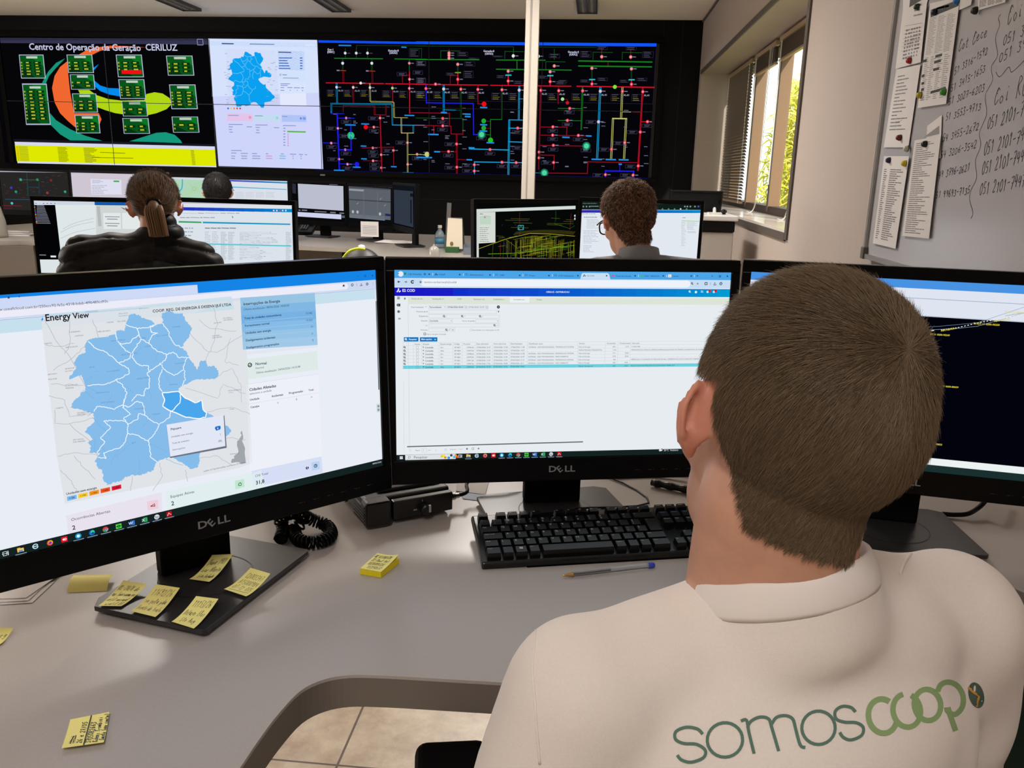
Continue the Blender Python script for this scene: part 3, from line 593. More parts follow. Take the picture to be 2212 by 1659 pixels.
# right window : one-line network diagram
g = wallcanvas().src(440, 70, 4.608)
g.L(1).poly([(1140, 75), (2200, 90), (4560, 112), (4580, 1500), (2200, 1420), (1195, 1400)], (5, 4, 9))
RED, DRD, GRN, DGR, CYA, BLU, YEL = (214, 16, 42), (150, 14, 34), (22, 130, 30), (24, 84, 32), (20, 160, 216), (30, 28, 220), (196, 196, 110)
LB, LG = (30, 140, 226), (120, 120, 150)
def two(P, c, sep=5, w=.8):     # twin conductor
    for s_ in (-sep, sep):
        Q = [(x+s_*(1 if i == 0 or abs(P[i][0]-P[i-1][0]) < abs(P[i][1]-P[i-1][1]) or (i+1 < len(P) and abs(P[i+1][0]-P[i][0]) < abs(P[i+1][1]-P[i][1])) else 0), y+s_*(1 if (i > 0 and abs(P[i][0]-P[i-1][0]) > abs(P[i][1]-P[i-1][1])) or (i+1 < len(P) and abs(P[i+1][0]-P[i][0]) > abs(P[i+1][1]-P[i][1])) else 0)) for i, (x, y) in enumerate(P)]
        g.segs(Q, c, w)
def lbl(x, y, w, h, c=None, n=5):     # little table of readings
    s_ = g.sc/4.6; g.L(2).frame(x, y, x+w, y+h, (52, 50, 66), .5); q = max(2, int(h/13))
    for r in range(q): yy = y+h*(r+.3)/q; g.rect(x+w*.1, yy, x+w*(.6+.3*rnd.random()), yy+h*.3/q, c if c and r > q-3 else (92, 90, 112))
def sw(x, y, c=(230, 120, 130)): g.L(5).disc(x, y, 13, c).disc(x, y, 6, (240, 200, 205)); g.rect(x+18, y-4, x+44, y+4, LG)
def box(x, y, w=95, h=36): g.L(2).frame(x, y, x+w, y+h, (60, 58, 84), .6); g.rect(x+w*.2, y+h*.25, x+w*.8, y+h*.42, (86, 86, 110)).rect(x+w*.2, y+h*.6, x+w*.7, y+h*.75, (86, 86, 110))
def tag(x, y, w=100): g.L(6).poly([(x, y), (x+w, y+2), (x+w, y+14), (x, y+12)], LB)
g.L(2).poly([(1140, 78), (2200, 95), (2200, 118), (1145, 102)], (16, 78, 236)).text('Ger-1', 1232, 180, 1295, 181, W_, 1).text('(0001)', 1230, 205, 1303, 206, W_, 1).text('Geração:0', 1835, 190, 1942, 191, W_, 1).text('(GRAD)', 1848, 213, 1930, 214, W_, 1)
g.L(3).segs([(1305, 258), (1780, 263)], GRN, 2.2).segs([(1905, 264), (2210, 268)], GRN, 2.2).segs([(1520, 235), (1522, 130), (2212, 135)], DGR, .8).segs([(2050, 160), (2170, 162), (2168, 258)], DGR, 1)
for x in (1410, 1520, 1632): g.segs([(x, 160), (x, 255)], DGR, 1.2); g.L(5).disc(x, 207, 13, (220, 220, 230)); g.rect(x+20, 204, x+50, 212, (70, 70, 80)); g.L(3)
for x, y1 in ((1385, 380), (1675, 385)): two([(x, 262), (x, y1)], DGR); two([(x+4, y1+10), (x+6, 498)], DRD); g.L(4).segs([(x-22, y1), (x+30, y1+2)], (190, 60, 30), 1.6); g.L(5).disc(x, 308, 14, (216, 222, 232)); g.L(3); g.rect(x-60, y1-8, x-32, y1+6, LG)
g.L(3).segs([(1222, 502), (1790, 510)], RED, 2.4).segs([(1812, 511), (2212, 517)], RED, 2.4); sw(1565, 505, (236, 236, 236))
two([(1325, 505), (1330, 705)], CYA); two([(1272, 800), (1272, 710), (1875, 715), (1880, 915)], CYA); g.segs([(1880, 922), (2200, 926)], CYA, 2)
two([(1490, 520), (1492, 700)], DRD); g.segs([(1390, 790), (1390, 728), (1700, 730)], DRD, 1.2); two([(1702, 730), (1702, 815)], DRD); two([(1815, 720), (1815, 815)], DRD); g.segs([(1702, 820), (1815, 822)], DRD, 1.6)
two([(1655, 510), (1660, 690), (1893, 695), (1897, 845)], YEL); g.segs([(1900, 848), (2030, 850)], YEL, 1.2); two([(1968, 850), (1970, 998)], YEL); g.segs([(1970, 1002), (2090, 1002)], YEL, 1.6); two([(2087, 930), (2087, 998)], CYA); two([(2030, 1004), (2032, 1395)], YEL)
g.segs([(1272, 808), (1395, 810)], BLU, 2); g.segs([(1272, 790), (1272, 808)], BLU, 2); g.segs([(1330, 812), (1352, 1360)], BLU, 4); g.segs([(1335, 853), (1498, 855)], BLU, 2); g.segs([(1192, 1100), (1335, 1103)], BLU, 2); g.segs([(1345, 1168), (1470, 1170), (1466, 940)], BLU, 3.4); g.segs([(1350, 1308), (1520, 1312)], BLU, 2)
g.segs([(1757, 825), (1775, 1395)], DRD, 3.4).segs([(1615, 943), (1757, 945)], DRD, 1.4).segs([(1580, 1150), (1890, 1142), (1892, 1320)], DRD, 1.6).segs([(1590, 1275), (1765, 1280)], DRD, 1.2).segs([(2048, 270), (2048, 380)], DGR, 2.4).segs([(2050, 395), (2052, 805)], RED, 2.4).segs([(2060, 800), (2212, 802)], DRD, 1.6).segs([(1980, 500), (1978, 428), (2045, 426)], DRD, 1.6).segs([(1880, 520), (1883, 680)], DRD, 2.4).segs([(2200, 926), (2212, 928)], DRD, 1.5)
g.segs([(2036, 1215), (2200, 1217)], YEL, 1.2); g.segs([(2110, 926), (2212, 928)], DRD, 1.4)
for x, y in ((1325, 546), (1490, 548), (1657, 550)): sw(x, y, (226, 210, 220))
sw(1880, 555, (150, 220, 130))
for x, y in ((2048, 558), (1420, 853), (1337, 955), (1272, 1102), (1410, 1168), (1350, 1262), (1433, 1312), (1695, 943), (1757, 853), (1685, 1150), (1768, 1218), (1890, 1175), (1688, 1278), (1770, 1347), (2050, 467), (2048, 308), (2030, 1098), (2125, 1213), (2032, 1313)): sw(x, y)
g.L(5).disc(1615, 943, 22, (236, 10, 20)).disc(1527, 1314, 24, (30, 26, 230)).disc(1467, 1027, 36, (36, 190, 130)).disc(1467, 1027, 16, (120, 220, 170))
for x, y in ((1228, 572), (1395, 574), (1560, 574), (1778, 580), (1945, 584), (2112, 586)): lbl(x, y, 84, 66, (150, 140, 50))
lbl(2045, 172, 100, 70); lbl(2118, 286, 90, 48); lbl(2118, 452, 90, 56)
for x, y in ((1340, 575), (1505, 577), (1672, 578), (1888, 584), (2060, 586)): g.L(4).text('AL-01', x, y+12, x+52, y+13, (150, 150, 170), 1)
for x, y in ((1372, 873), (1225, 1122), (1220, 938), (1235, 1245), (1352, 1014), (1370, 1188), (1386, 1335), (1640, 838), (1648, 963), (1636, 1172), (1645, 1210), (1780, 1160), (1652, 1298), (1655, 1340), (1912, 1080), (2076, 1235), (2085, 382), (1925, 398)): box(x, y)
for x, y, w in ((1345, 124, 125), (1970, 142, 50), (1410, 915, 105), (1570, 905, 78), (1565, 1125, 56), (1570, 1252, 56), (1488, 1335, 75), (1298, 1366, 105), (1866, 1330, 56), (1980, 1392, 110), (2000, 820, 98), (2170, 1240, 42)): tag(x, y, w)
for i in range(14): x, y = rnd.choice([1290, 1400, 1490, 1700, 1790, 1820]), rnd.uniform(740, 1350); g.L(4).rect(x, y, x+rnd.uniform(22, 42), y+8, (104, 104, 126))
# right half
g.src(900, 70, 4.022)
g.L(2).poly([(-5, 78), (2130, 96), (2130, 124), (-5, 102)], (18, 84, 240)).text('Geração:0', 580, 170, 675, 172, W_, 1).text('(GRAD)', 592, 193, 666, 195, W_, 1).text('Geração:2', 1313, 178, 1410, 180, W_, 1).text('(GRA2)', 1325, 200, 1398, 202, W_, 1)
g.L(3).segs([(-5, 236), (540, 238)], GRN, 2.4).segs([(695, 240), (1115, 242)], GRN, 2.4).segs([(695, 320), (1342, 328)], GRN, 2.4).segs([(1410, 248), (2042, 258)], GRN, 3).segs([(1410, 292), (2038, 300)], GRN, 3)
g.segs([(-5, 118), (843, 126), (843, 240)], DGR, 1).segs([(1055, 128), (1560, 130)], DGR, .8).segs([(210, 225), (210, 160), (375, 162)], DGR, 1.6).segs([(765, 225), (768, 165), (930, 168)], DGR, 1.4).segs([(1122, 320), (1122, 255), (1290, 257)], DGR, 1.4).segs([(1532, 235), (1534, 172), (1700, 175)], DGR, 1.4).segs([(1785, 235), (1787, 174), (1955, 177)], DGR, 1.4).segs([(872, 245), (872, 318)], GRN, 2).segs([(1663, 255), (1663, 292)], DRD, 1.4)
g.L(3).segs([(-5, 452), (615, 458)], RED, 2.4).segs([(645, 460), (1340, 468)], RED, 2.4).segs([(1395, 468), (2060, 478)], RED, 2.8)
for x, y0, y1, y2, tr in ((358, 270, 350, 450, 0), (796, 325, 372, 458, 1), (1160, 330, 376, 464, 1), (1523, 300, 410, 470, 1), (1866, 305, 412, 474, 1)):
    two([(x, y0), (x, y1)], DGR, 4); g.segs([(x, y1+10), (x, y2)], RED, 3); g.L(4).segs([(x-18, y1), (x+22, y1)], (40, 190, 200) if tr else (90, 160, 40), 3); g.L(3)
    sw(x, y0+8 if not tr else y0+12); sw(x, (y1+y2)/2+8, (240, 60, 80)); lbl(x+50, y1+50 if tr and x < 1400 else y1-15, 84, 26 if tr else 60); lbl(x-100, y1+2, 76, 22)
g.segs([(292, 450), (292, 375), (350, 375)], DRD, 1.4)
for x, ys in ((282, (180, 200, 225)), (840, (205,)), (1057, (208,)), (1196, (292,)), (1608, (212,)), (1860, (214,))):
    g.L(3).segs([(x, 148), (x, 236)], DRD if x in (282, 1608, 1860) else DGR, 1.4)
    for y in ys: sw(x, y, (236, 236, 240) if x in (840, 1057) else (236, 130, 130))
for x, y, w, h in ((355, 172, 88, 36), (418, 256, 88, 38), (1154, 186, 88, 36), (1423, 164, 92, 52), (1963, 168, 92, 52), (1232, 415, 72, 24), (452, 222, 88, 12), (664, 204, 84, 10), (0, 252, 80, 38), (0, 396, 80, 44), (1568, 122, 88, 28), (1820, 126, 88, 28)): lbl(x, y, w, h)
for x, y in ((0, 512), (148, 514), (296, 516), (444, 518), (652, 526), (802, 528), (1142, 530), (1348, 532), (1502, 534), (1690, 536), (1870, 538)): lbl(x, y, 80, 60, (150, 140, 50))
for x, y in ((90, 516), (242, 518), (390, 520), (538, 522), (745, 528), (1085, 532), (1240, 534), (1450, 538), (1605, 540), (1798, 542), (1974, 544)): g.L(4).text('AL-01', x, y+10, x+50, y+11, (170, 170, 190), 1)
g.L(2).segs([(-5, 588), (940, 604), (2082, 622), (2112, 140)], (44, 42, 58), .7)
g.L(3).segs([(82, 455), (86, 612), (492, 618), (496, 886), (535, 888)], BLU, 2.8); two([(236, 460), (236, 690)], CYA, 5, 1.2); g.segs([(240, 672), (340, 675)], CYA, 1.2); two([(385, 462), (385, 740)], DGR, 4); g.segs([(340, 677), (380, 677)], DGR, 1); g.segs([(-5, 744), (405, 748)], DGR, 1.4); two([(403, 748), (403, 850)], DGR, 4)
g.segs([(-5, 698), (285, 703), (283, 812)], DRD, 2).segs([(-5, 806), (298, 815), (300, 882), (402, 884), (402, 850)], DRD, 2).segs([(148, 815), (150, 880)], DRD, 2.4); two([(348, 886), (350, 1228)], DRD, 4, 1.2); g.segs([(205, 1035), (345, 1038)], DRD, 1.4).segs([(352, 1103), (435, 1106)], DRD, 1.4)
g.segs([(533, 462), (533, 620), (565, 622)], DRD, 2).disc(586, 623, 20, (240, 12, 24)).disc(583, 770, 20, (30, 170, 50)).disc(583, 831, 20, (30, 170, 50)).disc(642, 937, 22, (40, 190, 30))
two([(742, 466), (740, 752)], DGR, 4); g.segs([(740, 757), (642, 757), (642, 925)], GRN, 1.6).segs([(600, 770), (640, 772)], DRD, 1).segs([(600, 832), (640, 833)], DRD, 1).segs([(600, 888), (642, 890)], GRN, 1.2)
two([(892, 468), (888, 755)], CYA, 5, 1.3); g.segs([(805, 760), (925, 762)], CYA, 2); two([(805, 762), (797, 1240)], CYA, 5, 1.6); g.segs([(805, 832), (920, 834)], CYA, 2.4).segs([(805, 950), (920, 954)], CYA, 2.4).segs([(460, 1012), (800, 1022)], CYA, 2.6).segs([(502, 1240), (503, 1125), (920, 1132)], CYA, 2.4).segs([(890, 578), (925, 578)], CYA, 1.4)
two([(1080, 470), (1062, 1190)], DRD, 4, 1.4); two([(1233, 472), (1230, 620)], DRD, 3); g.segs([(1250, 580), (1310, 582), (1310, 612)], DRD, 1); g.segs([(1085, 822), (1305, 824), (1303, 890)], DRD, 2).segs([(1082, 893), (1480, 898)], DRD, 2).segs([(1078, 982), (1440, 988)], DRD, 2).segs([(1070, 1065), (1195, 1068), (1190, 1190)], DRD, 2)
g.segs([(1020, 1220), (1080, 1222)], (20, 120, 130), 2).segs([(1135, 1222), (1483, 1225), (1487, 1124), (1920, 1132)], DRD, 2); two([(1965, 480), (1922, 1200)], RED, 4, 1.3)
two([(1442, 478), (1430, 845)], GRN, 4, 1.2); g.segs([(1230, 660), (1436, 663)], GRN, 1.4).segs([(1230, 765), (1430, 768)], GRN, 1.4)
two([(1596, 480), (1568, 1092)], CYA, 6, 1.6); two([(1788, 480), (1776, 742)], YEL, 6, 1.4); g.segs([(1705, 748), (1822, 750)], YEL, 3); two([(1706, 750), (1690, 1095)], YEL, 6, 1.4); two([(1820, 750), (1802, 1095)], YEL, 6, 1.4); g.segs([(1790, 690), (1860, 692)], YEL, 1.4).segs([(1880, 692), (1955, 694)], DRD, 1.4).segs([(1955, 775), (2075, 780)], RED, 1.8)
g.segs([(1640, 1270), (1642, 1203), (1885, 1207), (1882, 1276)], BLU, 3.4).segs([(1765, 1150), (1765, 1205)], BLU, 2)
for x, y in ((82, 488), (165, 450), (236, 492), (385, 494), (533, 496), (742, 499), (892, 502), (1080, 504), (1235, 507), (1442, 508), (1596, 511), (1788, 513), (1965, 516), (228, 748), (228, 812), (348, 970), (278, 1035), (350, 1171), (502, 1150), (502, 1204), (742, 1128), (865, 1131), (638, 1018), (878, 832), (1330, 661), (1310, 765), (1184, 821), (1182, 893), (1405, 895), (1188, 981), (1065, 1040), (1064, 1090), (1190, 1130), (1580, 777), (1693, 1016), (1808, 958), (1943, 866), (2005, 776), (1925, 1160), (1640, 1236), (1880, 1240)):
    sw(x, y, (240, 70, 90) if x not in (236, 1596, 892, 1580) else (200, 200, 220))
g.L(5).disc(1268, 580, 14, (150, 230, 150)).disc(1722, 474, 16, (120, 230, 60)).disc(1310, 612, 14, (200, 20, 40)).disc(92, 1060, 22, (200, 206, 120))
for x, y in ((565, 888), (1475, 987), (1110, 1220)): g.L(4).disc(x, y, 34, (20, 120, 90)).L(5).disc(x, y, 22, (80, 214, 160))
for x, y in ((182, 765), (182, 830), (245, 957), (234, 1055), (245, 1160), (520, 905), (398, 1140), (398, 1188), (700, 1148), (822, 1148), (596, 1038), (834, 988), (832, 852), (1284, 680), (1266, 785), (1140, 840), (1140, 912), (1360, 915), (1144, 1002), (1428, 1010), (1085, 1118), (1472, 764), (1586, 1003), (1710, 948), (1832, 852), (1960, 796), (1814, 1150), (1532, 1225), (1770, 1226)): box(x, y, 84, 30)
for x, y, w in ((212, 690, 52), (420, 704, 50), (420, 725, 50), (100, 880, 92), (153, 1030, 52), (0, 1080, 135), (435, 1100, 48), (452, 996, 52), (278, 1228, 142), (458, 1232, 88), (552, 646, 62), (552, 796, 62), (548, 850, 66), (608, 952, 66), (1265, 905, 64), (1472, 893, 48), (1520, 1096, 90), (1642, 1098, 90), (1755, 1100, 86), (1755, 1138, 28)): tag(x, y, w)
for i in range(60):
    x, y = rnd.choice([248, 398, 815, 1095, 1450, 1605, 1800, 1975, 130, 60, 1290]), rnd.uniform(640, 1200); g.L(4).rect(x, y, x+rnd.uniform(25, 40), y+6, (110, 110, 134))
g.L(3).segs([(-880, 1210), (2040, 1285)], (14, 14, 120), 1.4)
g.src(440, 70, 4.608)
o = g.done('screen_image', vw)
mb = MB()
for x in PXS[1:6]: mb.box((x, YV-.0165, 1.905), (.006, .001, 1.235))
mb.box(((PXS[0]+PXS[6])/2, YV-.0165, PZ[1]), (PXS[6]-PXS[0], .001, .006)); mb.build('panel_seam', mat('panel_seam', (14, 14, 24), .5), vw)
mb = MB(); p = ony(697, 378, YV-.03); mb.box(p, (.05, .004, .014)); mb.build('badge', m_silver, vw)
# ---------------------------------------------------------------- near desk
ZD = .74
EDGE = [(-.34, .10), (-.325, .45), (-.3155, .653), (-.3135, .693), (-.3095, .734), (-.3, .778), (-.281, .802), (-.255, .814), (-.22, .818), (-.178, .820), (-.087, .823), (.05, .829), (.18, .845), (.29, .885), (.38, .95), (.45, 1.04), (.51, 1.15), (.54, 1.192), (.563, 1.207), (.582, 1.203), (.605, 1.187), (.639, 1.142), (.68, 1.06), (.73, .9), (.77, .6)]
OUTD = EDGE+[(.90, .6), (.90, 1.5), (.6, 1.6), (.1, 1.62), (-.5, 1.58), (-.9, 1.46), (-1.18, 1.2), (-1.34, .85), (-1.36, .1)]
EDS = smooth_poly(EDGE, 4)
dk = thing('corner_desk', 'large light grey curved corner desk in the foreground with a rounded cut-out', 'desk', (-.6, 1.2, 0))
mb = MB(); mb.prism(EDS+OUTD[len(EDGE):], ZD-.004, ZD, m_desk); fixn(mb.build('desktop', None, dk))
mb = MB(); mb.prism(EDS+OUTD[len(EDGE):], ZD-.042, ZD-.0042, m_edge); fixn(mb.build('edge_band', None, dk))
for x, y in ((-1.28, .3), (-1.12, 1.1), (.35, 1.54), (.82, 1.4)):
    mb = MB(); mb.box((x, y, .349), (.05, .05, .698)); mb.build('leg', m_panel, dk, bevel=.004)

# ---------------------------------------------------------------- monitors
m_groove = mat('swivel_groove', (6, 6, 6), .5)
def monitor(d, label, base=None, byaw=0, content=None, w=SW, h=SH, bez=(.0135, .019, .0395), logo=True, zdesk=ZD, group=None, basewd=(.24, .18), name='computer_monitor', detail=True, mb_=m_black):
    ex, ey = mon_axes(d['yaw'], d['tilt']); n = ex.cross(ey).normalized(); c = V3(d['c'])        # n points to the viewer
    if base is None: base = (c.x-n.x*.05, c.y-n.y*.05)
    t = thing(name, label, 'monitor', (base[0], base[1], zdesk), group)
    R = Matrix((ex, ey, n)).transposed(); bs, bt, bb = bez; W2, H2 = w/2, h/2; th = .028
    q = lambda x, y, z: c+ex*x+ey*y+n*z
    mb = MB()
    for (x0, x1, y0, y1) in ((-W2-bs, W2+bs, H2, H2+bt), (-W2-bs, W2+bs, -H2-bb, -H2), (-W2-bs, -W2, -H2, H2), (W2, W2+bs, -H2, H2)):
        mb.box(q((x0+x1)/2, (y0+y1)/2, -.008), (x1-x0, y1-y0, .022), M=R)
    mb.build('bezel', m_gloss if detail else m_matte, t, bevel=.0015)
    mb = MB(); yc = (bt-bb)/2; mb.box(q(0, yc, -.024), (w+2*bs-.002, h+bt+bb-.002, .02), M=R); mb.box(q(0, yc-.01, -.042), (w*.62, h*.66, .022), M=R)
    mb.build('back_cover', m_matte, t, bevel=.006)
    g = Canvas(q(0, 0, -.001), ex, ey, w, h, eps=.00012 if detail else .0006)
    if content: content(g)
    g.done('screen', t)
    bv = V3((base[0], base[1], zdesk)); ryaw = Matrix.Rotation(d['yaw'], 3, 'Z'); fw = V3((math.sin(d['yaw']), -math.cos(d['yaw']), 0))
    ztop = c.z+.02; ch = ztop-zdesk-.012; mb = MB(); cc = bv-fw*.042
    mb.box((cc.x, cc.y, zdesk+.012+ch/2), (.098, .026, ch), M=ryaw); mb.build('stand_column', m_matte, t, bevel=.004)
    hz = c-n*.05; mb = MB(); mb.box(((hz.x+cc.x)/2, (hz.y+cc.y)/2, c.z-.01), (.08, .06, .08), M=ryaw); mb.build('tilt_hinge', m_matte, t)
    bw, bd = basewd; ch_ = .02; P = [(-bw/2+.004, -bd/2), (bw/2-.004, -bd/2), (bw/2, -bd/2+.004), (bw/2, bd/2-ch_*.6), (bw/2-ch_, bd/2), (-bw/2+ch_, bd/2), (-bw/2, bd/2-ch_*.6), (-bw/2, -bd/2+.004)]
    rb = Matrix.Rotation(byaw, 3, 'Z'); mb = MB(); mb.prism(P, .006, .0125, M=rb, T=bv); mb.prism([(x*.9, y*.88) for x, y in P], .0, .006, M=rb, T=bv); bp_ = fixn(mb.build('stand_base', m_stand, t, bevel=.0008))
    if detail:
        mb = MB(); vs, fs = ribbon2([(.062*math.cos(a), .062*math.sin(a)) for a in np.linspace(0, 2*PI, 65)], .0016); mb.add([V3((x, y, .0129))+bv for x, y in vs], fs); mb.build('swivel_ring', m_groove, bp_)
    if logo:
        P, fs, wd = text2d('D   LL', 1); k = .0125; L_ = Canvas(q(0, -H2-.019, .0031), ex, ey, .05, .02, lit=False); col = m_silver
        def glyph(s, x0, sx=1.25):
            P, fs, wd = text2d(s, 1); L_.put([(x0+p[0]*.0145*sx, p[1]*.0145-.005) for p in P], fs, col); return wd*.0145*sx
        x0 = -.0225; glyph('D', x0); glyph('LL', x0+.0265)
        a = math.radians(38); Pe, fe, we = text2d('E', 1)
        L_.put([(x0+.0125+.0155*((p[0]-.3)*math.cos(a)-(p[1]-.35)*math.sin(a))+.0062, .0155*((p[0]-.3)*math.sin(a)+(p[1]-.35)*math.cos(a))) for p in Pe], fe, col)
        L_.mb.build('logo', None, t)['label'] = 'silver logo on the lower bezel'
    if detail:
        mb = MB()
        for i in range(6): mb.box(q(W2-.028-i*.0225, -H2-.024, .0031), (.006, .0008, .0003), M=R); mb.box(q(W2-.022-i*.0225, -H2-.024, .0031), (.0012, .0012, .0003), M=R)
        mb.build('touch_buttons', mat('dim_print', (46, 46, 48), .5), t)
        for s_ in (-1, 1): mb = MB(); mb.box(q(s_*(W2+bs+.0003), yc, -.008), (.0008, h+bt+bb-.01, .021), M=R); mb.build('edge_strip', mat('bezel_edge', (70, 70, 72), .25), t)
    return t

WH = (236, 241, 248); TX = (36, 42, 54); GY = (120, 128, 138)
TASK = (20, 34, 34)
def taskbar(g, y0=1047, x0=0, search=True):
    g.L(1).rect(0, y0, 1920, 1080, TASK)
    g.L(2); X = 380 if search else 0
    if search:
        for a, b in ((20, 1056), (29, 1056), (20, 1065), (29, 1065)): g.rect(a, b, a+8, b+8, (230, 235, 240))
        g.rect(60, 1048, 400, 1078, (226, 232, 236)); g.L(3).ring(86, 1060, 6, TX, 1.6).line([(81, 1065), (76, 1071)], TX, 1.6).textw('Pesquisar', 108, 1070, 22, (60, 64, 70))
        for x, c in ((318, (240, 190, 20)), (338, (240, 130, 20)), (352, (40, 150, 220)), (368, (70, 80, 90)), (384, (230, 80, 40))): g.disc(x, 1063+(x % 3)*3, 8, c)
        for x, c in ((330, (250, 220, 60)), (360, (120, 200, 240)), (376, (240, 120, 70))): g.disc(x, 1056, 5, c)
        X = 428
    def ic(i): return X+i*57.5
    g.L(2)
    x = ic(0); g.frame(x-9, 1055, x+4, 1072, (230, 235, 235), 2).rect(x+8, 1054, x+11, 1073, (230, 235, 235)).rect(x-12, 1062, x+11, 1064, (230, 235, 235))
    x = ic(1); g.rect(x-13, 1054, x+13, 1073, (246, 200, 90)).L(3).rect(x-9, 1062, x+9, 1073, (90, 150, 210)).rect(x-13, 1052, x-2, 1056, (240, 180, 60)).L(2)
    x = ic(2); g.ring(x, 1064, 10, (190, 226, 240), 4, 20, 350).rect(x-9, 1062, x+10, 1066, (190, 226, 240))
    x = ic(3); g.disc(x, 1064, 12, (240, 90, 40)).L(3).disc(x+2, 1062, 9, (246, 150, 40)).L(4).disc(x+1, 1064, 6, (110, 60, 190)).L(2)
    x = ic(4); g.rect(x-13, 1052, x+13, 1076, (226, 26, 30)).L(3).poly([(x-9, 1064), (x-2, 1057), (x+5, 1064), (x-2, 1071)], (250, 240, 240)).line([(x+3, 1058), (x+9, 1064), (x+3, 1070)], (250, 240, 240), 3).L(2)
    x = ic(5); g.rect(x-12, 1053, x+12, 1075, (24, 146, 214)).L(3).disc(x, 1064, 7, (226, 246, 252)).L(2)
    x = ic(6); g.disc(x, 1064, 13, (20, 120, 210)).L(3).disc(x+3, 1060, 8, (60, 200, 160)).disc(x+4, 1066, 5, (20, 60, 120)).L(2)
    x = ic(7); g.disc(x, 1064, 13, (220, 60, 50)).L(3).poly([(x-12, 1064), (x, 1064), (x+4, 1076), (x-8, 1075)], (40, 160, 80)).poly([(x+12, 1062), (x, 1064), (x+3, 1076)], (246, 200, 50)).disc(x+2, 1065, 6, (60, 120, 220)).L(2)
    x = ic(8); g.rect(x-13, 1053, x+13, 1075, (70, 214, 60)).L(3).ring(x, 1064, 6, (10, 40, 10), 3).rect(x-12, 1062, x+12, 1065, (10, 40, 10)).L(2)
    x = ic(9); g.rect(x-6, 1053, x+15, 1075, (40, 110, 200)).L(3).rect(x-14, 1057, x+2, 1072, (24, 80, 160)).L(4).textw('W', x-6, 1070, 17, WH, 1, .5).L(2)
    x = ic(10); g.rect(x-6, 1053, x+15, 1075, (40, 150, 90)).L(3).rect(x-14, 1057, x+2, 1072, (20, 110, 60)).L(4).textw('X', x-6, 1070, 17, WH, 1, .5).L(2)
    x = ic(11); g.disc(x, 1064, 12, (206, 212, 220)).L(3).line([(x-11, 1058), (x, 1064), (x+11, 1066)], (60, 70, 80), 2).line([(x-9, 1066), (x+9, 1072)], (60, 70, 80), 2).L(2)
    x = ic(12); g.rect(x-12, 1052, x+12, 1076, (176, 14, 20)).L(3).line([(x-8, 1072), (x, 1056), (x+2, 1062), (x+9, 1068)], WH, 2).L(2)
    for i in (1, 5, 6, 7, 8, 9, 10, 11, 12): g.L(2).rect(ic(i)-22, 1077.5, ic(i)+22, 1079.5, (150, 196, 226))

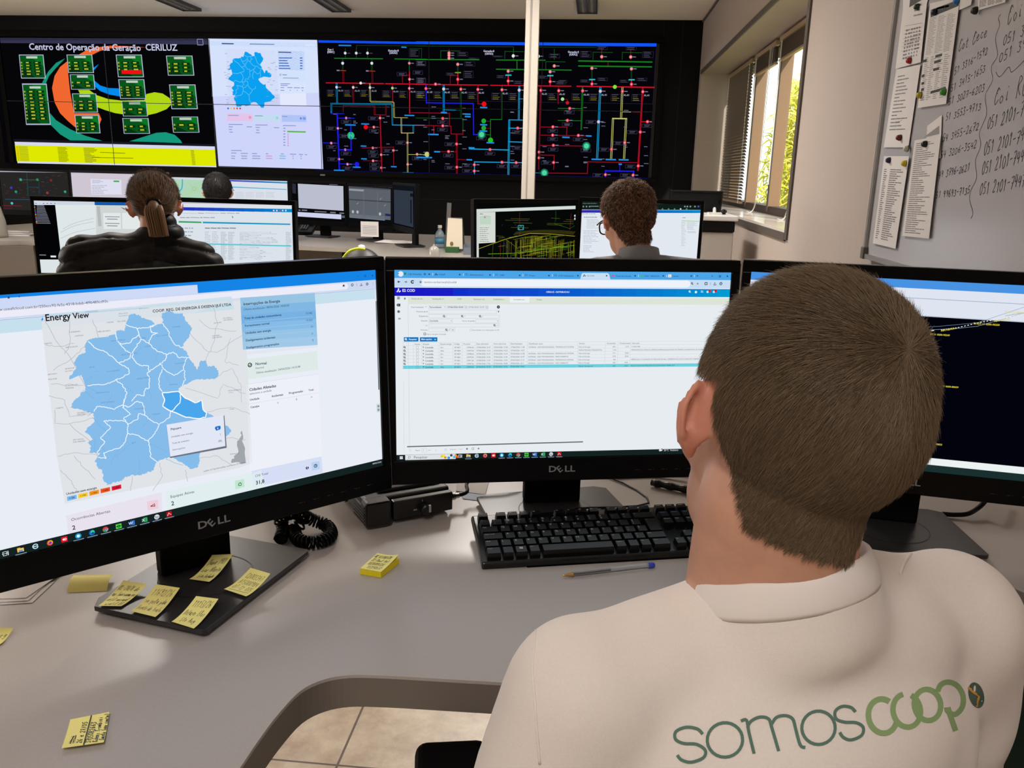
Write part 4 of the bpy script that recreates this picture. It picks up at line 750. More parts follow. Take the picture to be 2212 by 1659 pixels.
def content_left(g):
    g.full((232, 237, 246)); ph = (0, 0, 1)
    g.L(1).poly([(0, 0), (1, 0)]+[(1, 1)], WH) if False else None
    g.uv(1920, 1080); g.L(1).rect(0, 0, 1920, 52, (20, 132, 230)).L(2).rect(0, 14, 980, 52, (206, 218, 246)).L(1).rect(0, 52, 1920, 96, (204, 216, 242)).L(2).rect(0, 58, 1740, 90, (236, 236, 248)).rect(0, 98, 1920, 100, (150, 170, 214))
    g.L(2).disc(1738, 74, 16, (236, 236, 248), 24)
    g.L(1).rect(0, 100, 1920, 152, (198, 224, 238)); taskbar(g, 1040, search=False) if False else None
    g.src(0, 560, 5.183)
    g.L(3).text('+', 200, 438, 232, 434, TX, 0).text('w.useallcloud.com.br/250ecc92-fe5a-4318-bdeb-4f9b483cd93c', -8, 578, 1215, 490, (40, 44, 60)).line([(86, 420), (108, 440)], TX, 1.2).line([(108, 420), (86, 440)], TX, 1.2)
    # page background and map tile
    g.src(0, 0, 1)
    g.L(2).poly([(88, 684), (527, 645), (545, 1000), (515, 1011), (140, 1088), (122, 980)], (224, 227, 231))
    g.poly([(88, 680), (500, 640), (505, 668), (90, 709)], (198, 222, 234))
    rv = random.Random(12)
    for P in ([(95, 690), (120, 735), (150, 770), (205, 880)], [(150, 680), (150, 745), (140, 765)], [(115, 800), (160, 770), (185, 745)], [(98, 745), (130, 748), (160, 742)], [(110, 830), (180, 832)], [(105, 855), (140, 865), (150, 900), (210, 890)], [(118, 885), (118, 915), (150, 915), (205, 903)], [(150, 915), (200, 960), (210, 985)], [(125, 985), (160, 978), (215, 985)], [(160, 985), (180, 1010), (206, 1035)], [(130, 1015), (155, 1040), (165, 1060), (210, 1060)], [(460, 660), (470, 700), (455, 760), (440, 780)], [(430, 690), (455, 710), (510, 715)], [(410, 720), (450, 760), (470, 760), (530, 720)], [(498, 730), (485, 780), (515, 790)], [(471, 812), (500, 795), (520, 830), (522, 870)], [(400, 838), (470, 860), (482, 830), (530, 850)], [(445, 890), (500, 880), (540, 895)], [(447, 925), (480, 945), (530, 950)], [(430, 990), (470, 985), (500, 1005)], [(345, 1000), (350, 1030), (330, 1060)], [(285, 1028), (282, 1060)], [(400, 1015), (405, 1040)], [(200, 690), (215, 735), (232, 725)]):
        g.L(3).line(jag(P, 2.2, rv.random(), 5), (186, 190, 196), 1.1)
    g.poly(jag([(522, 930), (526, 960), (531, 1000), (500, 1000), (505, 985), (515, 975), (512, 955), (519, 945), (522, 930)], 2.5, 5, 4), (160, 166, 172))
    g.L(4).poly(jag(OUT+[OUT[0]], 1.5, 3, 7), (134, 188, 234)); g.poly
    for i in range(26):
        a = (rv.uniform(190, 420), rv.uniform(740, 1000)); g.L(5).line(jag([a, (a[0]+rv.uniform(-40, 40), a[1]+rv.uniform(-40, 40))], 2, i, 4), (118, 176, 226), .8) if not (a[0] > 370 and a[1] > 830) else None
    g.L(6).poly(jag(DARK+[DARK[0]], .8, 9, 3), (76, 166, 236))
    for i, b in enumerate(BORD): g.L(7).line(jag(b, 1.5, i, 7), (246, 250, 255), 1.5)
    g.L(8).line(jag(DARK+[DARK[0]], 1.0, 9, 3), (252, 254, 255), 2.2); g.line(jag([(390, 850), (388, 870), (370, 888)], 1, 2), (250, 252, 255), 2)
    nm = (96, 104, 116); nb = (84, 138, 190)
    for t, x, y, w, c in (('HORIZONTINA', 183, 675, 28, nb), ('BOA VISTA', 256, 679, 20, nb), ('DO BURICA', 256, 684, 20, nb), ('BOM NOVO', 300, 668, 21, nb), ('CAÚNA', 230, 698, 15, nm), ('SÃO JOSÉ', 253, 696, 18, nm), ('TUPARENDI', 149, 719, 24, nm), ('TRÊS DE MAIO', 210, 718, 28, nm), ('CANDIDA', 161, 727, 19, nm), ('SANTA ROSA', 141, 752, 27, nm), ('CRISTO', 95, 744, 17, nm), ('GIRUÁ', 191, 795, 13, nb), ('MATO GRANDE', 230, 804, 28, nb), ('SENADOR', 140, 798, 20, nm), ('SALGADO', 140, 803, 17, nm), ('BRETANHA', 103, 810, 20, nm), ('POLOSA', 104, 821, 19, nm), ('GUARANI DAS', 140, 835, 28, nm), ('MISSÕES', 141, 840, 18, nm), ('MOSTARDA SECA', 206, 850, 30, nb), ('SANTO ÂNGELO', 217, 871, 30, nb), ('CAIBATÉ', 119, 883, 17, nm), ('VITÓRIA DAS', 166, 893, 26, nm), ('MISSÕES', 166, 897, 18, nm), ('SÃO MIGUEL', 157, 951, 24, nm), ('DAS MISSÕES', 157, 956, 27, nm), ('IJUÍ', 284, 958, 8, nb), ('CATUÍPE', 296, 733, 18, nb), ('INDEPENDÊNCIA', 239, 738, 31, nb), ('TUPANDI', 371, 708, 18, nb), ('SANTO AUGUSTO', 337, 727, 27, nb), ('CONDÁ', 311, 750, 14, nb), ('BOA VISTA DO', 262, 768, 34, nb), ('PASSO NOVO', 295, 820, 31, nb), ('NOVA RAMADA', 377, 787, 26, nb), ('AJURICABA', 365, 832, 18, nb), ('CORONEL', 290, 885, 22, nb), ('PANAMBI', 328, 896, 17, nb), ('SÃO PEDRO', 481, 689, 19, nm), ('DAS MISSÕES', 482, 693, 21, nm), ('SÃO JOÃO', 461, 699, 17, nm), ('PALMEIRA', 458, 727, 16, nm), ('DAS MISSÕES', 458, 731, 21, nm), ('SANTA BÁRBARA', 492, 845, 27, nm), ('DO SUL', 493, 849, 10, nm), ('ITARA', 495, 885, 10, nm), ('FORTALEZA', 496, 982, 20, nm)):
        g.L(9).text(t, x, y, x+w, y-w*.09, c)
    g.src(0, 560, 5.183)
    g.L(9).text('Energy', 505, 692, 790, 668, (14, 16, 24), 1, 1.15).text('View', 815, 666, 995, 652, (14, 16, 24), 1, 1.15).poly([(478, 640), (455, 682), (468, 680), (462, 702), (488, 662), (476, 664)], (20, 140, 230))
    g.src(0, 0, 1); g.text('COOP. REG. DE ENERGIA E DESENV.IJUÍ LTDA', 329, 675, 499, 661, (20, 24, 34), 1)
    # cards
    g.src(400, 560, 4.809)
    CB = (226, 231, 242)
    g.L(2).poly([(598, 960), (1372, 880), (1376, 915), (615, 995)], CB)
    nb_ = 8
    cs = [(150, 196, 226), (128, 184, 228), (120, 178, 228), (134, 188, 230), (150, 196, 230), (160, 200, 232)]
    for i in range(6):
        y0, y1 = 400+i*90, 400+(i+1)*90; s0, s1 = (y0-400)*.055, (y1-400)*.055
        g.L(3).poly([(570+s0, y0), (1345+s0, y0-50-i*0), (1345+s1, y1-50), (570+s1, y1)], cs[i])
    g.L(4)
    g.text('Interrupções de Energia', 602, 480, 985, 448, (36, 66, 98), 1).text('Última atualização: 08/06/2026 14:00:05', 607, 532, 1082, 495, (50, 76, 100))
    for t, y, n_, yn in (('Total de unidades consumidoras', 625, '15.342', 567), ('Fornecimento normal', 702, '15.327', 640), ('Unidades sem energia', 778, '15', 706), ('Desligamentos acidentais', 855, '15', 779), ('Desligamentos programados', 930, '0', 848)):
        wd = {'Total de unidades consumidoras': 388, 'Fornecimento normal': 258, 'Unidades sem energia': 268, 'Desligamentos acidentais': 308, 'Desligamentos programados': 342}[t]
        x = 612+(y-625)*.07; g.text(t, x, y, x+wd, y-wd*.088, (30, 52, 84), 1); w2 = {6: 70, 2: 22, 1: 14}[len(n_)]; x2 = 1318+(y-625)*.05; g.text(n_, x2-w2, yn+3, x2, yn, (30, 52, 84))
        if y > 625: g.line([(x+4, y-50), (x+705, y-50-62)], (170, 206, 236), .8)
    g.L(2).poly([(608, 1040), (1368, 955), (1380, 1145), (622, 1252)], (222, 234, 232)).L(3).ring(671, 1098, 20, (24, 62, 44), 2).line([(661, 1100), (669, 1107), (682, 1090)], (24, 62, 44), 1.6)
    g.text('Normal', 729, 1100, 846, 1090, (40, 48, 56), 1).text('Normal', 731, 1142, 818, 1132, (60, 70, 80)).text('Última atualização: 24/04/2026 14:25:08', 736, 1190, 1195, 1125, (50, 60, 72))
    g.L(2).poly([(632, 1300), (1385, 1192), (1402, 1640), (1420, 2040), (1405, 2050), (690, 2200), (672, 2200), (650, 1640)], (238, 240, 248)).line([(632, 1300), (1385, 1192)], (214, 218, 228), 1).L(3)
    g.text('Cidades Afetadas', 665, 1370, 945, 1328, (40, 46, 58), 1).text('selecione a unidade', 668, 1408, 898, 1376, (66, 72, 84)).text('Acidentais', 897, 1434, 1018, 1415, TX, 1).text('Programadas', 1077, 1402, 1224, 1380, TX, 1).text('Total', 1281, 1370, 1334, 1362, TX, 1).text('Unidade', 671, 1470, 771, 1454, TX, 1)
    g.text('15', 950, 1500, 971, 1497, TX).text('0', 1149, 1466, 1163, 1464, TX).text('15', 1300, 1440, 1321, 1437, TX).text('Catuípe', 677, 1548, 770, 1534, TX, 1).line([(640, 1506), (1390, 1385)], (212, 216, 226), .8)
    # tooltip
    g.src(0, 860, 4.61)
    g.L(10).poly([(1656, 275), (2222, 157), (2237, 535), (1687, 590)], (120, 126, 140)).L(11).poly([(1659, 268), (2215, 156), (2230, 527), (1690, 581)], (228, 232, 246)) if False else None
    g.src(0, 0, 1)
    g.L(10).poly([(359, 919), (484, 897), (489, 967), (367, 989)], (110, 112, 126)).L(11).poly([(359, 917), (482, 896), (486, 963), (367, 986)], (226, 231, 246))
    g.L(12).text('Pejuçara', 368, 929, 391, 925, TX, 1).text('Unidades sem energia:', 369, 945, 417, 935, TX).text('Total de unidades:', 371, 959, 409, 952, TX).text('Interrupções:', 372, 973, 400, 968, TX).text('1', 474, 940, 477, 939.6, TX).text('0%', 471, 955, 479, 953.6, TX)
    g.poly([(463, 924), (465, 921), (474, 919), (476, 922), (475, 927), (466, 930)], (20, 110, 206)).L(13).text('0', 468, 927, 471, 926.5, WH, 1)
    g.L(9).text('Leaflet | © OpenStreetMap contributors © MapTiler', 439, 1019, 530, 997.5, (60, 80, 120))
    # legend
    g.src(0, 860, 4.61); g.L(10)
    g.text('Unidades sem energia', 658, 962, 962, 892, TX, 1)
    for i, (t, c) in enumerate((('< 5%', (120, 182, 240)), ('< 15%', (244, 204, 50)), ('< 30%', (242, 146, 30)), ('< 60%', (236, 82, 30)), ('> 60%', (216, 22, 52)))):
        x = 664+i*111; y = 1002-i*25.5; g.L(10).poly([(x, y-22), (x+95, y-43), (x+98, y-3), (x+4, y+20)], c).L(11).text(t, x+22, y+2, x+78, y-12, (40, 30, 20), 1)
    # lower cards
    g.L(2).poly([(655, 1170), (1610, 935), (1612, 1130), (680, 1350)], (232, 226, 238)).poly([(1650, 930), (2600, 720), (2640, 900), (1665, 1110)], (224, 238, 240))
    g.poly([(3190//1, 0), (3200, 0), (3200, 1)], WH) if False else None
    g.L(3).text('Ocorrências Abertas', 708, 1225, 1098, 1130, (52, 54, 66)).text('2', 720, 1312, 754, 1305, (30, 32, 44), 1, .95).text('Equipes Ativas', 1696, 990, 2210, 872, (52, 54, 66)) if False else g.L(3).text('Ocorrências Abertas', 708, 1225, 1098, 1130, (52, 54, 66)).text('2', 720, 1312, 754, 1305, (30, 32, 44), 1)
    g.poly([(1462, 1030), (1572, 1010), (1578, 1095), (1470, 1120)], (240, 206, 216)).L(4).poly([(1497, 1072), (1510, 1066), (1540, 1046), (1544, 1078), (1514, 1078), (1500, 1082)], (110, 20, 50)).poly([(1512, 1070), (1536, 1054), (1538, 1070), (1516, 1074)], (240, 206, 216))
    g.src(0, 0, 1); g.L(3).text('Equipes Ativas', 368, 1076, 420, 1064, (52, 54, 66)).text('2', 370, 1092, 376.5, 1090.6, (30, 32, 44), 1)
    g.src(400, 880, 4.809); g.poly([(515, 762), (610, 742), (616, 825), (522, 850)], (192, 230, 206)).L(4).ring(568, 797, 15, (20, 90, 50), 1.6, 0, 180).line([(550, 800), (556, 812), (580, 808), (584, 796)], (20, 90, 50), 1.6).L(2).poly([(690, 660), (1415, 510), (1428, 680), (705, 830)], (214, 222, 246)).L(3)
    g.text('CHI Total', 726, 725, 862, 697, (52, 54, 66)).text('31,8', 732, 803, 824, 784, (30, 32, 44), 1).disc(1267, 628, 19, (14, 26, 130)).L(4).text('?', 1260, 640, 1276, 637, WH, 1).L(3).poly([(1310, 572), (1392, 556), (1398, 640), (1316, 656)], (184, 212, 238)).L(4).ring(1353, 606, 18, (20, 40, 110), 1.6).line([(1353, 594), (1353, 607), (1363, 609)], (20, 40, 110), 1.4)
    # browser buttons
    g.src(400, 560, 4.809); g.L(4)
    g.poly([(1645, 256), (1649, 268), (1661, 268), (1652, 276), (1656, 288), (1645, 281), (1634, 289), (1638, 276), (1629, 269), (1641, 268)], TX).ring(1734, 267, 13, TX, 1.4).line([(1780, 250), (1781, 280)], GY, .8).line([(1827, 250), (1827, 270)], TX, 1.4).line([(1815, 268), (1816, 276), (1838, 274), (1838, 264)], TX, 1.2).ring(1889, 257, 14, TX, 1.2).disc(1889, 257, 6, TX)
    for y in (245, 254, 263): g.disc(1948, y, 2.5, TX)
    g.line([(1785, 177), (1797, 176)], (30, 60, 110), 1).frame(1860, 166, 1876, 182, TX, .8).line([(1937, 162), (1952, 177)], TX, 1).line([(1952, 161), (1937, 178)], TX, 1)
    g.L(2).poly([(1968, 310), (1982, 308), (2035, 1600), (2040, 1960), (2032, 1960)], (226, 230, 234)).L(3).poly([(1978, 436), (1985, 434), (2016, 1354), (2006, 1356)], (60, 70, 78)).L(4).poly([(1985, 1505), (2023, 1498), (2023, 1585), (1990, 1590)], (200, 216, 214)).L(5).ring(2006, 1526, 9, TX, 1.4).ring(2006, 1563, 9, (20, 60, 90), 1.4)
    # task bar, measured along the lower edge
    g.uv(1920, 1080); g.L(6).rect(0, 1041, 1920, 1080, TASK)
    g.src(400, 880, 4.809); g.L(14).text('14:04', 1965, 554, 2008, 546, (210, 214, 216)).text('08/06/2026', 1940, 592, 2033, 572, (210, 214, 216))
    a = _lc.pt((12, 1198)); b = _lc.pt((339, 1117)); du = (b[0]-a[0])/11
    g.uv(1920, 1080); u0 = (a[0]/SW+.5)*1920; dpx = du/SW*1920; g.__dict__['ic0'] = (u0, dpx)
    icons(g, u0, dpx, 1060.5, 7)

def icons(g, X, d, Y, L0, under=True, skip=0, s=1.0):
    q = lambda i: X+i*d
    def R_(x0, y0, x1, y1, c, l=0): g.L(L0+l).rect(x0, y0, x1, y1, c)
    a = 12*s; x = q(0); g.L(L0).frame(x-a*.7, Y-a*.7, x+a*.4, Y+a*.7, (226, 230, 230), 2); R_(x+a*.7, Y-a*.8, x+a*.95, Y+a*.8, (226, 230, 230)); R_(x-a, Y-1, x+a, Y+1, (226, 230, 230))
    x = q(1); R_(x-a, Y-a*.6, x+a, Y+a*.7, (246, 200, 90)); R_(x-a*.6, Y, x+a*.6, Y+a*.7, (90, 150, 210), 1); R_(x-a, Y-a*.9, x, Y-a*.5, (240, 170, 50))
    x = q(2); g.L(L0).ring(x, Y, a*.8, (196, 230, 244), 4*s, 20, 345); R_(x-a*.7, Y-2, x+a*.8, Y+2, (196, 230, 244))
    x = q(3); g.L(L0).disc(x, Y, a, (240, 80, 50)).L(L0+1).disc(x+2, Y-2, a*.75, (250, 160, 40)).L(L0+2).disc(x+1, Y, a*.5, (110, 60, 190))
    x = q(4); R_(x-a, Y-a, x+a, Y+a, (226, 22, 36)); g.L(L0+1).poly([(x-a*.7, Y), (x-a*.15, Y-a*.5), (x+a*.4, Y), (x-a*.15, Y+a*.5)], (250, 240, 240)).line([(x+a*.3, Y-a*.5), (x+a*.75, Y), (x+a*.3, Y+a*.5)], (250, 240, 240), 2.4*s)
    x = q(5); g.L(L0).disc(x, Y, a*1.05, (20, 150, 210)).L(L0+1).disc(x, Y, a*.55, (226, 248, 252))
    x = q(6); g.L(L0).disc(x, Y, a, (20, 116, 210)).L(L0+1).disc(x+a*.2, Y-a*.3, a*.65, (50, 206, 150)).L(L0+2).disc(x+a*.2, Y+a*.2, a*.4, (14, 60, 130))
    x = q(7); g.L(L0).disc(x, Y, a, (222, 56, 50)).L(L0+1).poly([(x-a, Y), (x, Y), (x+a*.3, Y+a), (x-a*.6, Y+a*.9)], (40, 160, 80)).poly([(x+a, Y-1), (x, Y), (x+a*.3, Y+a)], (246, 204, 50)).L(L0+2).disc(x+a*.2, Y+a*.1, a*.5, (90, 140, 220))
    x = q(8); R_(x-a, Y-a*.9, x+a, Y+a*.9, (80, 214, 70)); g.L(L0+1).ring(x, Y, a*.45, (10, 40, 14), 2.6*s); R_(x-a*.9, Y-1.5, x+a*.9, Y+1.5, (10, 40, 14), 1)
    for i, c1, c2, t in ((9, (50, 120, 214), (20, 70, 160), 'W'), (10, (50, 166, 100), (16, 110, 60), 'X')):
        x = q(i); R_(x-a*.4, Y-a*.9, x+a*1.1, Y+a*.9, c1); R_(x-a, Y-a*.6, x+a*.3, Y+a*.7, c2, 1); g.L(L0+2).textw(t, x-a*.35, Y+a*.45, 17*s, WH, 1, .5)
    x = q(11); g.L(L0).disc(x, Y, a, (214, 218, 226)).L(L0+1).line([(x-a*.9, Y-a*.4), (x, Y), (x+a*.9, Y+a*.1)], (50, 60, 72), 2*s).line([(x-a*.7, Y+a*.2), (x+a*.7, Y+a*.7)], (50, 60, 72), 2*s)
    x = q(12); R_(x-a, Y-a, x+a, Y+a, (178, 14, 22)); g.L(L0+1).line([(x-a*.7, Y+a*.6), (x, Y-a*.6), (x+a*.15, Y), (x+a*.8, Y+a*.3)], WH, 2*s)
    for i in (1, 5, 6, 7, 8, 9, 10, 11, 12): R_(q(i)-d*.38, Y+a*1.35, q(i)+d*.38, Y+a*1.35+2, (176, 200, 226))

def content_centre(g):
    g.full((230, 236, 240)); g.uv(1920, 1080)
    T1 = (74, 164, 232)
    g.L(1).rect(0, 0, 1920, 44, T1).rect(0, 44, 1920, 92, (198, 220, 242)).L(2).disc(34, 22, 15, (226, 236, 250)).disc(160, 68, 20, (238, 242, 250)).rect(160, 48, 1660, 88, (238, 242, 250)).disc(1660, 68, 20, (238, 242, 250)).L(1)
    for i in range(24):
        x = i*80; f = i/23; c = (int(22*(1-f)+0*f), int(24+130*f), int(200+10*f)) if f > .15 else (26, 22+int(60*f), 198); g.rect(x, 96, x+81, 142, c)
    g.rect(0, 142, 1920, 146, (235, 240, 245)).rect(72, 148, 1920, 186, (220, 228, 216)).rect(0, 1047, 1920, 1080, TASK)
    g.L(2).rect(72, 186, 74, 1020, (206, 212, 216))
    g.src(840, 560, 5.821); g.L(3)
    DK = (28, 44, 74)
    g.line([(110, 177), (118, 185), (127, 176)], TX, 1.2).disc(203, 181, 15, (24, 150, 70)).text('(18) WhatsAp', 240, 197, 410, 200, DK).text('Useall', 632, 200, 705, 201, DK).text('Administrativo', 1015, 206, 1190, 208, DK).text('CRM', 1392, 210, 1450, 211, DK).text('Frotas', 1763, 214, 1836, 215, DK)
    for x, y in ((452, 187),): g.ring(x, y, 9, DK, 1)
    for x, y in ((508, 188), (891, 193), (1271, 198), (1644, 203), (2012, 205)): g.line([(x-8, y-8), (x+8, y+8)], TX, 1.2).line([(x+8, y-8), (x-8, y+8)], TX, 1.2)
    for x, y in ((551, 188), (936, 194), (1314, 198), (1686, 201), (2054, 203)): g.line([(x, y-16), (x, y+16)], (206, 226, 246), 1)
    for x, y in ((980, 193), (1357, 197), (1729, 202), (2096, 205)): g.text('E2', x-18, y+8, x+18, y+8, (30, 90, 160), 0)
    g.line([(580, 202), (592, 186), (602, 198), (614, 190)], DK, 1.6).disc(592, 180, 5, DK).L(4)
    g.line([(142, 283), (112, 283)], TX, 1.6).line([(124, 271), (112, 283), (124, 295)], TX, 1.6).line([(196, 284), (226, 284)], GY, 1.6).line([(214, 273), (226, 284), (214, 296)], GY, 1.6).ring(297, 284, 15, TX, 2, 30, 330).poly([(305, 270), (316, 270), (316, 282)], TX)
    g.disc(398, 286, 26, (206, 220, 240)).L(5).line([(386, 279), (410, 279)], TX, 1.4).line([(386, 293), (410, 293)], TX, 1.4).disc(404, 279, 4, TX).disc(391, 293, 4, TX).text('tecnico.ceriluz.local/e2cod/#', 444, 298, 850, 301, (40, 46, 62))
    g.text('E2 COD', 168, 408, 330, 409, (244, 246, 255), 1, 1.05).line([(102, 412), (118, 388), (132, 410), (148, 396)], (244, 246, 255), 2.6).disc(122, 375, 9, (244, 246, 255)).text('CERILUZ - DISTRIBUICAO', 1976, 420, 2270, 421, (235, 240, 255), 1)
    for y in (475, 487, 499): g.line([(104, y), (138, y)], TX, 1.2)
    g.ring(116, 575, 11, TX, 2).ring(136, 566, 5, TX, 1.4).ring(136, 584, 5, TX, 1.4).disc(123, 658, 17, GY).disc(120, 655, 8, TX).line([(104, 658), (142, 658)], TX, .8).rect(118, 737, 148, 741, TX).rect(118, 744, 148, 748, TX).rect(118, 751, 148, 755, TX)
    g.poly([(186, 492), (201, 478), (216, 492), (210, 492), (210, 506), (192, 506), (192, 492)], GY)
    g.L(3).rect(1520, 470, 1765, 545, (236, 240, 242)).L(5); F = (72, 80, 92)
    for t, x0, x1, y in (('Notas de ser...', 285, 440, 504), ('Instalações tr...', 546, 708, 506), ('COD', 856, 916, 508), ('Gerenciar sol...', 1062, 1215, 510), ('Instalações s...', 1314, 1464, 511), ('Consultar sol...', 1566, 1716, 514), ('Postes', 1858, 1922, 515), ('Data finalização', 280, 438, 610), ('Personalizado', 510, 664, 610), ('07/06/2026 00:00', 740, 936, 611), ('07/06/2026 23:59', 1006, 1198, 612), ('Pesquisa geral', 346, 488, 665), ('Sequência', 378, 490, 724), ('Situação', 405, 489, 781), ('Concluída', 510, 620, 783), ('Forma de gestão', 922, 1084, 783), ('UC', 460, 489, 840), ('Processo', 402, 489, 896), ('26', 790, 817, 897), ('/', 754, 768, 900), ('Ocorrências com interrupção na UC', 1046, 1388, 898), ('Filtros: Situação Concluída', 474, 718, 950)): g.text(t, x0, y, x1, y+1, F, 1 if t in ('Concluída', 'Personalizado', '07/06/2026 00:00') else 0)
    BC = (196, 202, 208); g.L(3)
    for b in ((500, 580, 718, 623), (732, 582, 985, 625), (998, 584, 1248, 627), (500, 640, 1352, 683), (500, 695, 715, 738), (728, 697, 945, 740), (958, 699, 1170, 742), (1182, 700, 1390, 742), (500, 753, 804, 797), (1092, 757, 1390, 800), (500, 812, 1390, 853), (500, 868, 742, 912), (778, 868, 828, 910)): g.frame(*b, BC, .6)
    for x, y in ((694, 716), (921, 716), (1147, 717), (1329, 830), (723, 888), (198, 1107), (198, 1150), (198, 1192), (198, 1234), (198, 1275), (198, 1316)): g.ring(x-2, y-2, 9, F, 1.2).line([(x+5, y+5), (x+13, y+13)], F, 1.2)
    g.ring(1377, 600, 12, TX, 2.4).poly([(1366, 650), (1392, 650), (1382, 660), (1382, 672), (1376, 672), (1376, 660)], TX).rect(950, 588, 984, 618, (206, 212, 214)).rect(1212, 590, 1246, 620, (206, 212, 214)).frame(440, 926, 464, 952, TX, .9).frame(1018, 878, 1040, 900, BC, .8)
    for x, y in ((466, 598), (701, 600), (784, 775), (1369, 776), (1369, 832)): g.line([(x-7, y-4), (x, y+3), (x+7, y-4)], GY, .8)
    g.L(3).rect(188, 980, 372, 1034, (14, 120, 196)).rect(390, 981, 610, 1034, (14, 120, 196)).L(4).text('Pesquisar', 250, 1015, 352, 1016, (236, 244, 252), 1).text('Mais opções', 407, 1014, 540, 1015, (236, 244, 252), 1).ring(213, 1003, 9, (236, 244, 252), 1.4).line([(219, 1010), (227, 1018)], (236, 244, 252), 1.4).line([(572, 1004), (581, 1012), (590, 1004)], WH, 1.2)
    # table
    g.L(2).poly([(175, 1046), (4300, 930), (4300, 1600), (175, 1600)], (232, 238, 241)) if False else None
    g.uv(1920, 1080); a = g.pt
    yl = lambda X, Y: g.pt
    g.src(840, 560, 5.821)
    ys = [1046, 1088, 1130, 1172, 1213, 1254, 1296, 1337, 1378]
    s_ = -.0135
    def lv(X, Y): return Y
    # the table rules run parallel to the screen's edges: work in screen pixels from here
    def S(X, Y):
        q = g.pt((X, Y)); return ((q[0]/SW+.5)*1920, (.5-q[1]/SH)*1080)
    yy = [S(200, y)[1] for y in ys]; xx = [S(x, 1200)[0] for x in (177, 229, 310, 414, 630, 806, 922, 1086, 1302, 1515, 1740)]
    x5 = [((ray_uv(g, 1200+x/5.53, 560+1100/5.53))[0]) for x in (262, 592, 742, 892)]
    g.uv(1920, 1080); g.L(3).rect(xx[0], yy[7], 1905, yy[8], (104, 208, 222))
    for y in yy: g.L(4).rect(xx[0], y-.5, 1905, y+.5, (188, 202, 212))
    for x in xx+x5: g.rect(x-.6, yy[0], x+.6, yy[8], (188, 202, 212))
    hd = ['', '', 'Gestão', 'Situação', 'Queda energia', 'Código', 'Processo', 'Data solicitação', 'Hora saída local', 'Data finalização', 'Classificação causa']
    for i, t in enumerate(hd):
        if t: g.L(5).textw(t, xx[i]+6, yy[1]-5, 10.8, F, 0, 0, 1.15)
    for t, x in zip(('Serviço', 'Seccionador', 'Transformador', 'Descrição'), x5): g.textw(t, x+8, yy[1]-5, 10.8, F, 0, 0, 1.15)
    rows = [('Sim', '871857', '13396/26', '10:27', '13:40', '11:44', 'INTERNA - NÃO PROGRAMADA - PRÓPRIAS DO SISTEMA', 'Falta de Energia', '2811', '1373', '5199021984'), ('Não', '871858', '13397/26', '13:23', '14:22', '14:27', '', 'MANUTENÇÃO PREVENTIVA', '1104', '', 'MANUTENÇÃO CERILUZ: INSPECIONAR REGULADORES DE TENSÃO DA BANCADA DE NUMERO'), ('Sim', '871859', '13398/26', '15:37', '16:34', '16:38', 'INTERNA - NÃO PROGRAMADA - PRÓPRIAS DO SISTEMA', 'Falta de Energia', '1711', '2520', ''), ('Sim', '871860', '13399/26', '15:43', '16:46', '16:47', 'INTERNA - NÃO PROGRAMADA - MEIO AMBIENTE', 'Falta de Energia', '1322', '2024', ''),
            ('Sim', '871862', '13401/26', '17:07', '17:09', '17:19', 'INTERNA - NÃO PROGRAMADA - PRÓPRIAS DO SISTEMA', 'Falta de Energia', '466', '', 'VERIFICADO O DESARME DO RELIGADOR 466, CORRENTE DE CURTO-CIRCUITO VERIFICADAS'), ('Sim', '871861', '13400/26', '17:06', '18:08', '18:11', 'INTERNA - NÃO PROGRAMADA - MEIO AMBIENTE', 'Falta de Energia', '829', '5947', ''), ('Não', '871863', '13402/26', '18:18', '19:42', '19:45', '', 'Outros "emergencia"', '650', '4460', 'PEGOU FOGO NA MEDIÇÃO DO ASSOCIADO, 99648-3279')]
    for r, R_ in enumerate(rows):
        y = yy[r+2]-4.5; c = (46, 54, 66); f = 11.3
        g.L(5).textw('Concluída', xx[3]+18, y, f, c, 1).rect(xx[3]+6, y-9, xx[3]+11, y-4, (40, 60, 50)).frame(xx[2]+16, y-12, xx[2]+27, y+1, GY, 1)
        g.textw(R_[0], xx[4]+8, y, f, c).textw(R_[1], xx[5]+8, y, f, c).textw(R_[2], xx[7]-8, y, f, c, 0, 1)
        for k in range(3): g.textw('07/06/2026 '+R_[3+k], xx[7+k]+7, y, f, c)
        if R_[6]: g.textw(R_[6], xx[10]+6, y, 10.3, c)
        g.textw(R_[7], x5[0]+6, y, 10.6, c).textw(R_[8], x5[2]-10, y, 10.6, c, 0, 1).textw(R_[9], x5[3]-10, y, 10.6, c, 0, 1)
        if R_[10]: g.textw(R_[10], x5[3]+6, y, 10.2, c)
    # upper right buttons
    g.src(1200, 560, 5.53); g.L(2).poly([(295, 236), (312, 172), (330, 164), (625, 166), (640, 180), (655, 240)], (200, 224, 246)).L(3)
    g.text('COD Indicadores', 32, 206, 220, 208, DK).text('E2 COD', 378, 206, 463, 207, DK).text('Caixa de entrada', 720, 209, 900, 211, DK).text('COD - SERVIÇOS', 1058, 209, 1240, 211, DK).text('Ceriluz', 1395, 210, 1467, 211, DK).text('+', 1680, 213, 1703, 213, TX, 1)
    for x, y in ((267, 196), (610, 197), (950, 198), (1286, 199), (1621, 200), (2052, 203)): g.line([(x-8, y-8), (x+8, y+8)], TX, 1.2).line([(x+8, y-8), (x-8, y+8)], TX, 1.2)
    for x, y in ((990, 200), (1325, 200), (1658, 201)): g.line([(x, y-16), (x, y+16)], (206, 226, 246), 1)
